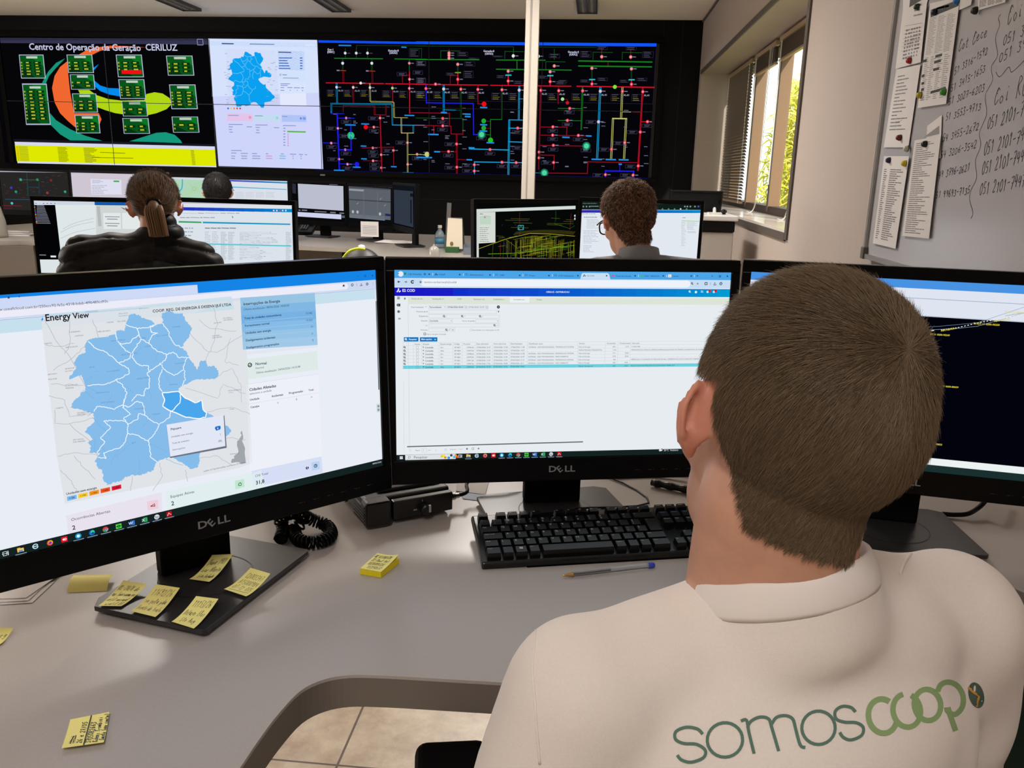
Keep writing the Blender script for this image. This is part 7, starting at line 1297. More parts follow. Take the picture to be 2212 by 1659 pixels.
g.line([(835, 85), (820, 110), (828, 150), (803, 230), (815, 330), (778, 400), (785, 480), (742, 570), (750, 680), (708, 790), (715, 870), (683, 960), (690, 1060), (655, 1140), (650, 1200), (668, 1270), (655, 1305)], INK, 1.6, 5).line([(805, 430), (830, 458), (882, 400), (902, 430), (975, 360)], INK, 1.6, 5)
g.done('handwriting', wb)
PR = (128, 127, 130)
def board_paper(P, label, draw, curl=.006, off=.003):
    g = Canvas((WBX-off, (y0+y1)/2, (z0+z1)/2), (0, -1, 0), (0, 0, 1), y1-y0, z1-z0, eps=.0003, lit=False).src(1860, 0, 2.764)
    Q = [g.pt(p) for p in P]; X = lambda q, d=0: g.c+g.ex*q[0]+g.ey*q[1]+g.n*d; n = len(Q)
    g.mb.add([X(q, 0) for q in Q]+[X(q, -.0004) for q in Q], [(0, 1, 2, 3) if n == 4 else tuple(range(n)), tuple(reversed(range(n, 2*n)))]+[(i, n+i, n+(i+1) % n, (i+1) % n) for i in range(n)], m_paper)
    # loose lower corner lifting off the board
    a, b = Q[2], Q[3]; m_ = ((a[0]*.55+b[0]*.45), (a[1]*.55+b[1]*.45)); u = (a[0]*.94+Q[1][0]*.06, a[1]*.94+Q[1][1]*.06)
    g.L(1); draw(g); o = g.mb.build('pinned_paper', None); tagp(o, label, 'paper', 'papers pinned to the whiteboard'); c0 = X(((Q[0][0]+Q[2][0])/2, (Q[0][1]+Q[2][1])/2)); o.data.transform(Matrix.Translation(-c0)); o.location = c0; return o
def sk_bars(g, P, rows, seed, c=PR, lo=.5, th=.3, cols=1, m=(.08, .06, .92, .94)):
    """bars that follow a slanted quad P (tl,tr,br,bl)"""
    rr = random.Random(seed); tl, tr, br, bl = P
    f = lambda s, t: tuple((tl[k]*(1-s)+tr[k]*s)*(1-t)+(bl[k]*(1-s)+br[k]*s)*t for k in (0, 1))
    for r in range(rows):
        t0 = m[1]+(m[3]-m[1])*(r+.3)/rows; t1 = t0+(m[3]-m[1])*th/rows
        for k in range(cols):
            a = m[0]+(m[2]-m[0])*k/cols; b = a+(m[2]-m[0])/cols*.92*rr.uniform(lo, 1)
            while a < b-.01: e = min(a+rr.uniform(.08, .3)/max(cols*.6, 1), b); g.poly([f(a, t0), f(e, t0), f(e, t1), f(a, t1)], c); a = e+.012
PP = [((250, 55), (392, 25), (355, 372), (205, 412)), ((210, 415), (355, 385), (282, 880), (135, 880)), ((137, 932), (287, 932), (205, 1485), (70, 1452)), ((412, 20), (592, -20), (507, 620), (338, 645)), ((320, 838), (476, 812), (405, 1425), (245, 1408)), ((395, 752), (482, 686), (474, 945), (380, 960)), ((252, -60), (415, -60), (392, 25), (250, 62)), ((592, -40), (670, -40), (655, 30), (586, 60)), ((700, -40), (870, -40), (860, 14), (698, 62))]
def d1(g):
    tl, tr, br, bl = PP[0]; sk_bars(g, PP[0], 2, 1, m=(.5, .03, .95, .2)); g.L(2)
    for i in range(7): t = .3+i*.07; g.line([(bl[0]+(tl[0]-bl[0])*(1-t)+25, tl[1]+(bl[1]-tl[1])*t-6), (tr[0]+(br[0]-tr[0])*t-16, tr[1]+(br[1]-tr[1])*t+8)], (110, 108, 106), .6)
    sk_bars(g, PP[0], 9, 2, m=(.25, .35, .9, .88), cols=6, lo=.3, th=.5)
def d2(g): sk_bars(g, PP[1], 16, 3, m=(.12, .08, .85, .8), lo=.25); g.hand('Mer', 205, 745, 250, 720, 18, INK, .8)
def d3(g): sk_bars(g, PP[2], 34, 4, m=(.08, .14, .25, .94), lo=.5, th=.45); sk_bars(g, PP[2], 34, 5, m=(.32, .14, .92, .94), lo=.5, th=.45)
def d4(g):
    g.poly([(416, 60), (584, -2), (582, 36), (416, 104)], (40, 44, 44)); sk_bars(g, PP[3], 1, 6, c=(190, 196, 196), m=(.25, .035, .75, .1)); sk_bars(g, PP[3], 26, 7, m=(.06, .14, .95, .5), cols=3, lo=.6); sk_bars(g, PP[3], 22, 8, m=(.06, .52, .45, .94), cols=2, lo=.5); sk_bars(g, PP[3], 22, 9, m=(.5, .52, .95, .94), cols=2, lo=.5); g.L(2)
    for x, y, w in ((445, 330, 40), (438, 365, 40), (432, 410, 36), (372, 358, 22), (364, 448, 16), (362, 492, 16), (360, 530, 16), (416, 545, 90)): g.poly([(x, y), (x+w, y-w*.3), (x+w-1, y-w*.3+16), (x-1, y+16)], (40, 44, 44))
def d5(g): sk_bars(g, PP[4], 44, 10, m=(.08, .03, .92, .97), lo=.35, th=.38)
def d6(g): g.poly([(468, 750), (468, 800), (372, 822), (400, 800)], (150, 148, 146))
def d7(g): g.poly([(288, 45), (380, -10), (380, -60), (300, -60)], (56, 62, 60))
def d9(g): sk_bars(g, PP[8], 9, 11, m=(.05, .1, .95, .85), cols=3, lo=.8, th=.6, c=(130, 128, 126))
LBL = ['pinned sheet with a table and red magnet in the left paper column', 'pinned letter with few lines and a signature in the left paper column', 'lowest pinned sheet of the left column, full of short lines', 'tall pinned sheet with dark header and green magnet', 'densely printed pinned sheet with black magnet, lowest of the second column', 'sheet with a grey diagonal corner half hidden behind the densely printed one', 'sheet with a dark banner at the top left corner of the whiteboard papers', 'small blank corner of paper at the top edge right of the dark header sheet', 'sheet of small grey blocks at the top edge pinned by a black magnet']
for i in (5, 7, 6, 1, 0, 2, 3, 4, 8): board_paper(PP[i], LBL[i], [d1, d2, d3, d4, d5, d6, d7, lambda g: g, d9][i], off={5: .0015, 6: .0015, 1: .003}.get(i, .005))
for x, y, c, l in ((337, 41, (36, 56, 40), 'dark green magnet above the table sheet'), (290, 362, (170, 30, 36), 'bright red magnet at the foot of the table sheet'), (440, 72, (30, 36, 66), 'navy magnet on the dark header of the tall sheet'), (682, 63, (22, 22, 24), 'black magnet holding the sheet of grey blocks'), (352, 568, (196, 176, 40), 'yellow magnet left of the green one at the tall sheet'), (495, 550, (60, 160, 50), 'bright green magnet on the tall sheet'), (229, 822, (110, 26, 28), 'dark red magnet on the letter with signature'), (273, 888, (206, 204, 190), 'white magnet below the letter with signature'), (383, 860, (20, 20, 22), 'black magnet on the densely printed sheet'), (167, 957, (36, 50, 76), 'dark blue magnet on the lowest left sheet'), (261, 976, (214, 196, 50), 'yellow magnet on the lowest left sheet'), (574, 6, (30, 120, 190), 'blue magnet on the corner of the dark header sheet')):
    p = onx(1860+x/2.764, y/2.764, WBX-.008); M_ = Matrix(((0, 0, -1), (0, 1, 0), (1, 0, 0))); t = thing('magnet', l, 'magnet', p, 'round magnets on the whiteboard'); mt = mat('magnet_%d_%d_%d' % c, c, .35)
    mb = MB(); mb.lathe([(.009, -.002), (.0095, .001), (.0075, .006), (.006, .009)], p, mt, seg=16, M=M_); mb.build('grip', None, t, smooth=True); mb = MB(); mb.lathe([(.0095, -.0035), (.0095, -.002)], p, m_black, seg=16, M=M_); mb.build('magnet_disc', None, t)
# ---------------------------------------------------------------- people
m_skin = mat('skin', (212, 162, 138), .5, spec=.35, noise=.05, nscale=60, bump=.08, bscale=900, sss=.12)
m_skin_ear = mat('skin_ear', (214, 146, 124), .5, spec=.35, sss=.15)
m_eye = mat('eye_white', (225, 222, 218), .15); m_iris = mat('iris_brown', (70, 50, 36), .15)
HAIR = lambda n, base, ks=(.78, .92, 1.06, 1.25): [mat('hair_%s_%d' % (n, i), tuple(min(255, v*k) for v in base), .48, spec=.35) for i, k in enumerate(ks)]
def rotm(yaw, pitch=0, roll=0):   # columns: person's right, forward, up.  pitch > 0 nods forward, roll > 0 leans to the right
    return Matrix.Rotation(yaw, 3, 'Z') @ Matrix.Rotation(-pitch, 3, 'X') @ Matrix.Rotation(roll, 3, 'Y')
def head_prims(mb, H, M, k=1.0, ears=True, face=1):
    e = lambda c, r: mb.ell(H+M @ (V3(c)*k), V3(r)*k, M=M, seg=32, rings=20)
    w = lambda c: H+M @ (V3(c)*k)
    e((0, -.012, .035), (.0745, .096, .088)); e((0, -.035, .028), (.0705, .070, .074)); e((0, .03, .0), (.063, .066, .085)); e((0, .035, -.055), (.052, .052, .055)); e((0, .070, -.092), (.022, .02, .018))
    mb.cap(w((0, .088, .02)), w((0, .110, -.02)), .007*k, .0115*k)
    for s in (-1, 1): e((s*.010, .102, -.026), (.008, .009, .007)); e((s*.036, .060, -.022), (.024, .024, .024))
    mb.cap(w((-.032, .083, .034)), w((.032, .083, .034)), .011*k, .011*k); mb.cap(w((-.018, .092, -.053)), w((.018, .092, -.053)), .0055*k, .0055*k); mb.cap(w((-.014, .091, -.063)), w((.014, .091, -.063)), .006*k, .006*k)
    if ears:
        for s in (-1, 1):
            P = [(s*.073, .006, .022), (s*.080, -.003, .029), (s*.089, -.012, .027), (s*.0955, -.018, .011), (s*.093, -.017, -.005), (s*.084, -.011, -.017), (s*.076, -.003, -.025), (s*.072, .006, -.022)]
            mb.tube([w(p) for p in smooth_poly(P, 3)], .0042*k, seg=8)
            mb.ell(w((s*.081, -.006, .003)), V3((.0045, .017, .025))*k, M=M @ Matrix.Rotation(s*-.8, 3, 'Z')); mb.ell(w((s*.075, .0, -.022)), V3((.005, .008, .008))*k, M=M)
def hand_prims(mb, wr, d, up, s, curl=.5):
    """palm from wrist along d; up = back of the hand; s = -1 left, 1 right"""
    wr, d, up = V3(wr), V3(d).normalized(), V3(up).normalized(); x = d.cross(up).normalized(); up = x.cross(d)
    R = Matrix((x, d, up)).transposed(); mb.ell(wr+d*.05, (.041, .052, .015), M=R); mb.cap(wr-d*.03, wr+d*.03, .027, .03)
    for i, (o, L_) in enumerate(((-.030, .066), (-.010, .076), (.010, .071), (.029, .056))):
        p = wr+d*(.092-abs(o)*.25)+x*o*(1 if s > 0 else -1); q = d
        for j, f in enumerate((.45, .32, .25)):
            q = (Matrix.Rotation(-curl*(.5+.35*j), 3, x) @ q); e_ = p+q*L_*f; mb.cap(p, e_, .0085-.001*j, .008-.001*j, seg=10); p = e_
    tx = x*(-1 if s > 0 else 1); p = wr+d*.025+tx*.032
    for f, dd in ((.034, (d*.75+tx*.75-up*.25)), (.028, (d*.95+tx*.3-up*.35))): e_ = p+dd.normalized()*f; mb.cap(p, e_, .0115, .0095, seg=10); p = e_
def strands(mb, me, H, M, k, region, length, flow, n, seed, mats, width=.00045, lift=.25, curl=0, off=.0, fz=.16):
    """short hairs rooted on the scalp faces of me (world space)"""
    rr = np.random.RandomState(seed); rnd = random.Random(seed)
    Mi = M.transposed(); bm = bmesh.new(); bm.from_mesh(me); cand = []; ar = []
    for f in bm.faces:
        c = Mi @ (f.calc_center_median()-H)/k
        if region(c): cand.append((f.calc_center_median(), f.normal.copy(), [v.co.copy() for v in f.verts])); ar.append(f.calc_area())
    if not cand: bm.free(); return
    ar = np.array(ar); ar /= ar.sum(); idx = rr.choice(len(cand), n, p=ar); V = []; F = []; MI = []
    for q, i in enumerate(idx):
        c, nn, vs = cand[i]; a, b = rnd.random(), rnd.random(); p = (vs[0]*(1-a)+vs[1]*a)*(1-b)+(vs[min(3, len(vs)-1)]*(1-a)+vs[2]*a)*b+nn*off
        l = Mi @ (p-H)/k; L_ = length(l)*rnd.uniform(.65, 1.2); d = M @ V3(flow(l)); d = d-nn*d.dot(nn)
        if d.length < 1e-5: d = nn.orthogonal()
        d.normalize(); d = (d+V3((rnd.gauss(0, fz), rnd.gauss(0, fz), rnd.gauss(0, fz)))+nn*lift*rnd.uniform(.6, 1.4)).normalized(); sd = d.cross(nn).normalized(); w = width*rnd.uniform(.8, 1.4); o = len(V)
        pts = []
        for j in range(4):
            t = j/3; pos = p+d*L_*t-nn*(L_*t*t*lift*.75)+sd*(curl*L_*math.sin(t*3+q)); pts.append(pos)
        for j, pos in enumerate(pts):
            ww = w*(1-.75*j/3); V += [pos-sd*ww, pos+sd*ww, pos+nn*ww*.8]
        for j in range(3):
            a0, b0 = o+3*j, o+3*j+3
            for e0, e1 in ((0, 1), (1, 2), (2, 0)): F.append((a0+e0, a0+e1, b0+e1, b0+e0))
        MI += [rnd.choice((0, 1, 1, 2, 2, 3))]*9
    bm.free(); o = len(mb.v); mb.v += [tuple(v) for v in V]; mb.f += [tuple(i+o for i in f) for f in F]; base = [mb.mi(m) for m in mats]; mb.m += [base[i] for i in MI]
def scalp_shell(mb, me, H, M, k, region, thick, m):
    Mi = M.transposed(); bm = bmesh.new(); bm.from_mesh(me); bm.verts.ensure_lookup_table(); keep = [f for f in bm.faces if region(Mi @ (f.calc_center_median()-H)/k)]
    vm = {}; V = []; F = []
    for f in keep:
        ids = []
        for v in f.verts:
            if v.index not in vm: vm[v.index] = len(V); V.append(v.co+v.normal*thick(Mi @ (v.co-H)/k))
            ids.append(vm[v.index])
        F.append(tuple(ids))
    n0 = len(V); inner = [None]*n0
    for vi, i in vm.items(): inner[i] = bm.verts[vi].co-bm.verts[vi].normal*.001
    V += inner; cnt = {}
    for f in F:
        for a, b in zip(f, f[1:]+f[:1]): cnt[(min(a, b), max(a, b))] = cnt.get((min(a, b), max(a, b)), []) + [(a, b)]
    F2 = list(F)+[tuple(i+n0 for i in reversed(f)) for f in F]+[(b, a, a+n0, b+n0) for e_ in cnt.values() if len(e_) == 1 for a, b in e_]
    mb.add(V, F2, m); bm.free()
def eyes(t, H, M, k):
    for s in (-1, 1):
        c = H+M @ (V3((s*.031, .082, .010))*k); mb = MB(); mb.ell(c, (.0115*k,)*3, m_eye, seg=16, rings=10); mb.ell(c+M @ (V3((0, .0085, 0))*k), V3((.0052, .0035, .0052))*k, m_iris, M=M, seg=12, rings=8); mb.build('eye', None, t, smooth=True)
def put_on(bvh, p, n, off):
    h = bvh.ray_cast(p+n*.3, -n, .8)
    return (h[0]+n*off) if h[0] else None
def seated_legs(mb, P, f, r, s=1.0, foot=True):
    for k in (-1, 1):
        hip = P+r*(.09*k)-V3((0, 0, .02)); kn_ = hip+f*.42+r*(.04*k)+V3((0, 0, .02)); an = V3((kn_.x, kn_.y, .10))+f*.02
        mb.cap(hip, kn_, .088, .06); mb.cap(kn_, an, .056, .04)
def shoe(an, f, t):
    r = V3((f.y, -f.x, 0)); R = Matrix((r, f, V3((0, 0, 1)))).transposed(); mb = MB(); mb.ell(an+f*.06+V3((0, 0, .045-an.z)), (.047, .135, .042), M=R); mb.ell(an+V3((0, 0, .07-an.z)), (.042, .06, .06), M=R); link_mesh(remesh(mb, .008, 4), 'shoe', [m_black], t)

# ---- the man in the foreground
def near_man():
    ty = .42; f = V3((-math.sin(ty), math.cos(ty), 0)); r = V3((math.cos(ty), math.sin(ty), 0)); U = V3((0, 0, 1))
    H = V3((.161, .640, 1.104)); M = rotm(.24, .08, .20); k = 1.03
    S = V3((.165, .640, .920)); N = V3((.161, .640, .988)); P = V3((.225, .47, .56)); RT = Matrix((r, f, U)).transposed()
    t = thing('person', 'man in white T-shirt with green lettering, seen from behind in the right foreground', 'person', (P.x, P.y, 0))
    sl = S-r*.165-U*.015; sr = S+r*.195-U*.010; el = sl-r*.095+f*.0-U*.26; er = sr+r*.05+f*.03-U*.26; wl_ = el+f*.17+r*.16-U*.02; wr_ = er+f*.16-r*.15-U*.02
    b = MB(); head_prims(b, H, M, k)
    b.cap(H+M @ V3((0, -.022, -.03)), N-U*.02-f*.005, .0560, .0585, seg=24); b.cap(H+M @ V3((-.012, -.012, -.05)), N-U*.02-r*.012+f*.008, .052, .056, seg=24)
    b.cap(N-U*.03, sl+U*.0, .045, .045); b.cap(N-U*.03, sr, .045, .045)
    b.ell(S-U*.11-f*.0, (.165, .10, .16), M=RT); b.cap(S-U*.22, P+U*.06, .12, .125, sq=(f, .8)); b.ell(P, (.165, .12, .11), M=RT)
    for a_, e_, w_, s in ((sl, el, wl_, -1), (sr, er, wr_, 1)):
        b.cap(a_, e_, .048, .040); b.cap(e_, w_, .038, .027); hand_prims(b, w_+(w_-e_).normalized()*.02, (w_-e_), U, s, .55)
    seated_legs(b, P, f, r)
    body = remesh(b, .0042, 5)
    # ear tint: second material on the faces of the ears
    bo = link_mesh(body, 'body', [m_skin, m_skin_ear], t); Mi = M.transposed(); off = wl(t)
    for p in body.polygons:
        c = Mi @ (p.center+off-H)
        if abs(c.x) > .0745 and -.04 < c.z < .045 and -.05 < c.y < .02: p.material_index = 1
    wme = body.copy(); wme.transform(Matrix.Translation(off)); eyes(t, H, M, k)
    # hair
    hm = HAIR('brown', (120, 102, 80), (.84, .95, 1.05, 1.18))
    def region(l):
        if l.x > .040 and l.z < .026 and l.y > -.060: return False
        if l.z > .052: return l.y < .072-.25*abs(l.x) or (l.z > .075 and l.y < .085)
        if l.y > .030: return False
        ax = abs(l.x)
        if l.y > -.026: return l.z > .040 and ax > .03       # above the ears
        lo = -.088+1.15*max(0, ax-.030)-.0*l.y + max(0, (l.y+.06))*1.5
        return l.z > lo and l.z > -.070-.15*l.x
    def fade(l): return min(1, max(0, (l.z+.09)/.11))
    def thick(l): return .0012+.0035*fade(l)+.004*max(0, min(1, (l.z-.06)/.05))
    wh = V3((.010, -.088, .082))
    def flow(l):
        d = V3(l)-wh; d.z *= 1.0; 
        sp = V3((-d.z, 0, d.x))*.35
        v = d.normalized()+sp*4*max(0, .06-d.length)
        w_ = max(0, min(1, (.078-l.z)/.045)); return v*(1-.5*w_)+V3((-.35 if l.x < .02 else .1, 0, -.9))*w_
    def length(l): return .0045+.006*fade(l)+.008*max(0, min(1, (l.z-.055)/.05))*(1 if l.y > -.04 else .5)
    hb = MB(); scalp_shell(hb, wme, H, M, 1, region, thick, hm[0])
    tmp = bpy.data.meshes.new('t'); tmp.from_pydata(hb.v[:len(hb.v)//2], [], [f_ for f_ in hb.f if max(f_) < len(hb.v)//2]); tmp.update()
    strands(hb, tmp, H, M, 1, lambda l: True, length, flow, 80000, 5, hm, width=.00022, lift=.13, fz=.12)
    bpy.data.meshes.remove(tmp)
    hb.build('hair', None, t, smooth=True)
    # T-shirt
    m_sh = mat('white_cotton', (238, 230, 224), .85, spec=.2, noise=.02, nscale=500, bump=.25, bscale=1500, sheen=.1)
    c = MB()
    cc_ = N+U*.004-f*.004; Ms = Matrix((r+U*.147, f-U*.36, U)).transposed(); c.lathe([(.001, -.075), (.090, -.072), (.090, -.058), (.085, -.040), (.078, -.022), (.0735, -.004), (.069, .003), (.055, .004), (.001, .004)], cc_, seg=40, M=Ms)
    c.cap(N-U*.050+r*.01, sl+U*.004, .060, .058); c.cap(N-U*.035, sr+U*.004, .062, .058)
    c.cap(N-U*.06-f*.02, S+r*.1+U*.0-f*.02, .07, .06)
    c.ell(S-U*.10-f*.012, (.200, .118, .150), M=RT); c.ell(S-U*.06-f*.03, (.155, .105, .085), M=RT)
    for j in range(7): q = j/6; ce = (S-U*.12)*(1-q)+(P+U*.0)*q; c.ell(ce-f*.01, (.182-.01*math.sin(q*PI), .126, .10), M=RT)
    c.ell(P, (.185, .135, .09), M=RT)
    for a_, e_ in ((sl, el), (sr, er)): c.cap(a_-U*.0, e_+(a_-e_)*.18, .068, .060, seg=24)
    sh = remesh(c, .006, 26, .5)
    bm = bmesh.new(); bm.from_mesh(sh)
    # soft folds of the cloth
    for v in bm.verts:
        l = RT.transposed() @ (v.co-S); am = 0
        am += .0022*math.sin((l.x*1.0-l.z*.8)*46+math.sin(l.z*20)*1.2)*max(0, min(1, (abs(l.x)-.10)/.06))
        am += .0016*math.sin(l.z*55+l.x*25)*max(0, min(1, (-l.z-.16)/.1))
        am += .0035*math.exp(-((l.x-.09-l.z*-.6)/.018)**2)*math.exp(-((l.z+.01)/.05)**2)
        v.co += v.normal*am
    bm.normal_update(); bvh = BVHTree.FromBMesh(bm); bm.to_mesh(sh); bm.free()
    so = link_mesh(sh, 'shirt', [m_sh], t)
    # ribbed collar following the neckline
    cN = N+U*.004-f*.004; tilt = .42; ring = []; nn = 48
    cb = MB(); rows = [(0, .0775, -.019), (1, .0782, -.013), (2, .0730, .002), (3, .0665, .0125), (4, .0630, .0125), (5, .0600, -.005)]
    vs = []
    for (_, rad, h) in rows:
        for i in range(nn):
            a_ = 2*PI*i/nn; l = V3((rad*1.02*math.cos(a_), rad*1.0*math.sin(a_), 0)); z = h-.022*math.sin(a_)*1.0-.012*max(0, math.sin(a_))+.0105*math.cos(a_); vs.append(cN+r*l.x+f*l.y+U*z)
    fs = [(j*nn+i, j*nn+(i+1) % nn, ((j+1) % 6)*nn+(i+1) % nn, ((j+1) % 6)*nn+i) for j in range(6) for i in range(nn)]
    cb.add(vs, fs); co = fixn(cb.build('collar', mat('rib_cotton', (238, 231, 227), .85, bump=.3, bscale=60, nstretch=(1, 1, .05)), so, smooth=True)); s_ = co.modifiers.new('s', 'SUBSURF'); s_.levels = s_.render_levels = 1
    sbm = bmesh.new(); sbm.from_mesh(sh); sbm.transform(Matrix.Translation(off)); bv2 = BVHTree.FromBMesh(sbm)
    # armhole seam, raised
    def hit(x, y):
        d = ray(x, y).normalized(); h = bv2.ray_cast(CO, d); return h[0]-d*.0007 if h[0] else None
    for path in ([(1157, 1362), (1153, 1400), (1150, 1450), (1155, 1510), (1160, 1580), (1166, 1650)], [(1968, 1196), (1955, 1215), (1945, 1240)]):
        pts = [hit(*p) for p in smooth_poly(path, 6)]; pts = [p for p in pts if p]
        if len(pts) > 3: mb = MB(); mb.tube(pts, .0011, seg=6); mb.build('sleeve_seam', m_sh, so, smooth=True)
    # printed lettering on the back
    G1_, G2_, OR_ = mat('print_dark_green', (92, 124, 110), .85), mat('print_light_green', (144, 174, 118), .85), mat('print_orange', (216, 160, 60), .8)
    def stroke(P_, w, m, clo=False):
        vs_, fs_ = ribbon2(smooth_poly(P_, 5) if len(P_) > 2 else P_, w); return vs_, fs_, m
    pr_ = MB()
    def img(vs_, fs_, m):
        out = []
        for v in vs_:
            h = hit(v[0], v[1]); 
            if not h: return
            out.append(h)
        pr_.add(out, fs_, m)
    O = 1000; s_ = 1.825
    def im(P_): return [(1000+x/s_, 1150+y/s_) for x, y in P_]
    def arc(cx, cy, rx, ry, a0, a1, rot=-.2, n=26):
        return [(cx+rx*math.cos(math.radians(a))*math.cos(rot)-ry*math.sin(math.radians(a))*math.sin(rot), cy+rx*math.cos(math.radians(a))*math.sin(rot)+ry*math.sin(math.radians(a))*math.cos(rot)) for a in np.linspace(a0, a1, n)]
    for P_, w, m in (([(945, 795), (925, 775), (880, 768), (840, 785), (838, 815), (870, 832), (920, 835), (955, 858), (948, 888), (900, 906), (862, 897), (845, 878)], 6.8, G1_),
                     (arc(1033, 818, 70, 68, 0, 360), 6.8, G1_),
                     ([(1096, 744), (1118, 740), (1128, 790), (1148, 872)], 6.8, G1_), ([(1122, 770), (1135, 745), (1170, 728), (1205, 735), (1218, 770), (1245, 862)], 6.8, G1_), ([(1215, 760), (1235, 730), (1270, 722), (1300, 735), (1312, 775), (1330, 838), (1350, 848)], 6.8, G1_),
                     (arc(1402, 770, 66, 66, 0, 360), 6.8, G1_),
                     ([(1548, 708), (1530, 690), (1495, 686), (1468, 705), (1472, 735), (1505, 748), (1550, 750), (1578, 768), (1572, 800), (1530, 818), (1500, 808), (1486, 788)], 6.8, G1_),
                     (arc(1655, 724, 56, 68, 35, 312), 12, G2_), (arc(1750, 702, 54, 66, -58, 268), 11.5, G2_), (arc(1832, 680, 52, 62, -222, 130), 11.5, G2_), ([(1872, 626), (1885, 600), (1915, 590), (1950, 605), (1972, 645), (1968, 690), (1940, 718), (1912, 705), (1908, 690)], 11.5, G2_), ([(1912, 690), (1925, 730), (1943, 783)], 11.5, G2_)):
        Q = im(P_); vs_, fs_ = ribbon2(smooth_poly(Q, 4) if len(P_) < 20 else Q, w); img(vs_, fs_, m)
    Q = im(arc(2024, 642, 30, 52, 0, 360, -.25, 24)); cx, cy = sum(q[0] for q in Q)/24, sum(q[1] for q in Q)/24; img([(cx, cy)]+Q, [(0, i+1, i+2) for i in range(23)], mat('print_badge', (78, 100, 88), .8))
    cam_n = -ray(cx, cy).normalized()*.0004
    for P_, w in (([(1992, 610), (2012, 630), (2034, 646), (2028, 668), (2026, 688)], 4.5),):
        vs_, fs_ = ribbon2(smooth_poly(im(P_), 4), w); out = [hit(*v) for v in vs_]
        if all(out): pr_.add([o_+cam_n for o_ in out], fs_, OR_)
    if pr_.v: pr_.build('back_print', None, so)
    # trousers and shoes
    tr = MB(); 
    for k_ in (-1, 1):
        hip = P+r*(.09*k_)-U*.02; kn_ = hip+f*.42+r*(.04*k_)+U*.02; an = V3((kn_.x, kn_.y, .10))+f*.02; tr.cap(hip, kn_, .098, .070); tr.cap(kn_, an+U*.03, .067, .055); shoe(an, f, t)
    tr.ell(P-U*.02, (.18, .135, .105), M=RT); link_mesh(remesh(tr, .009, 8), 'trousers', [mat('dark_trousers', (30, 32, 40), .8)], t)
    # his chair
    ch = thing('office_chair', 'black office chair of the man in the white T-shirt, one armrest showing', 'chair', (P.x, P.y, 0)); ty = .2; f = V3((-math.sin(ty), math.cos(ty), 0)); r = V3((math.cos(ty), math.sin(ty), 0)); RT = Matrix((r, f, U)).transposed(); q = lambda x, y, z: V3((P.x, P.y, 0))+r*x+f*y+U*z
    mb = MB(); mb.box(q(0, .09, .425), (.50, .48, .07), rz=ty); mb.build('seat', m_matte, ch, bevel=.03, bseg=4)
    mb = MB(); mb.box(q(0, -.23, .60), (.42, .05, .26), M=RT @ Matrix.Rotation(.1, 3, 'X')); mb.build('backrest', m_matte, ch, bevel=.02, bseg=4)
    for s in (-1, 1):
        mb = MB(); mb.box(q(s*.285, .245, .650), (.085, .34, .032), rz=ty); mb.build('armrest', m_matte, ch, bevel=.014, bseg=4); mb = MB(); mb.box(q(s*.29, .14, .54), (.03, .06, .22), rz=ty); mb.box(q(s*.25, .14, .43), (.10, .06, .02), rz=ty); mb.build('armrest_post', m_matte, ch)
    mb = MB(); mb.tube([q(0, .05, .08), q(0, .05, .40)], .028); mb.build('gas_column', m_black, ch)
    for i in range(5):
        a_ = 2*PI*i/5; e_ = q(.30*math.cos(a_), .05+.30*math.sin(a_), .07); mb = MB(); mb.tube([q(0, .05, .09), e_], [.025, .016]); mb.build('base_arm', m_black, ch); mb = MB(); mb.ell(V3((e_.x, e_.y, .03)), (.03, .03, .03), seg=14, rings=10); mb.build('castor', m_black, ch, smooth=True)
near_man()

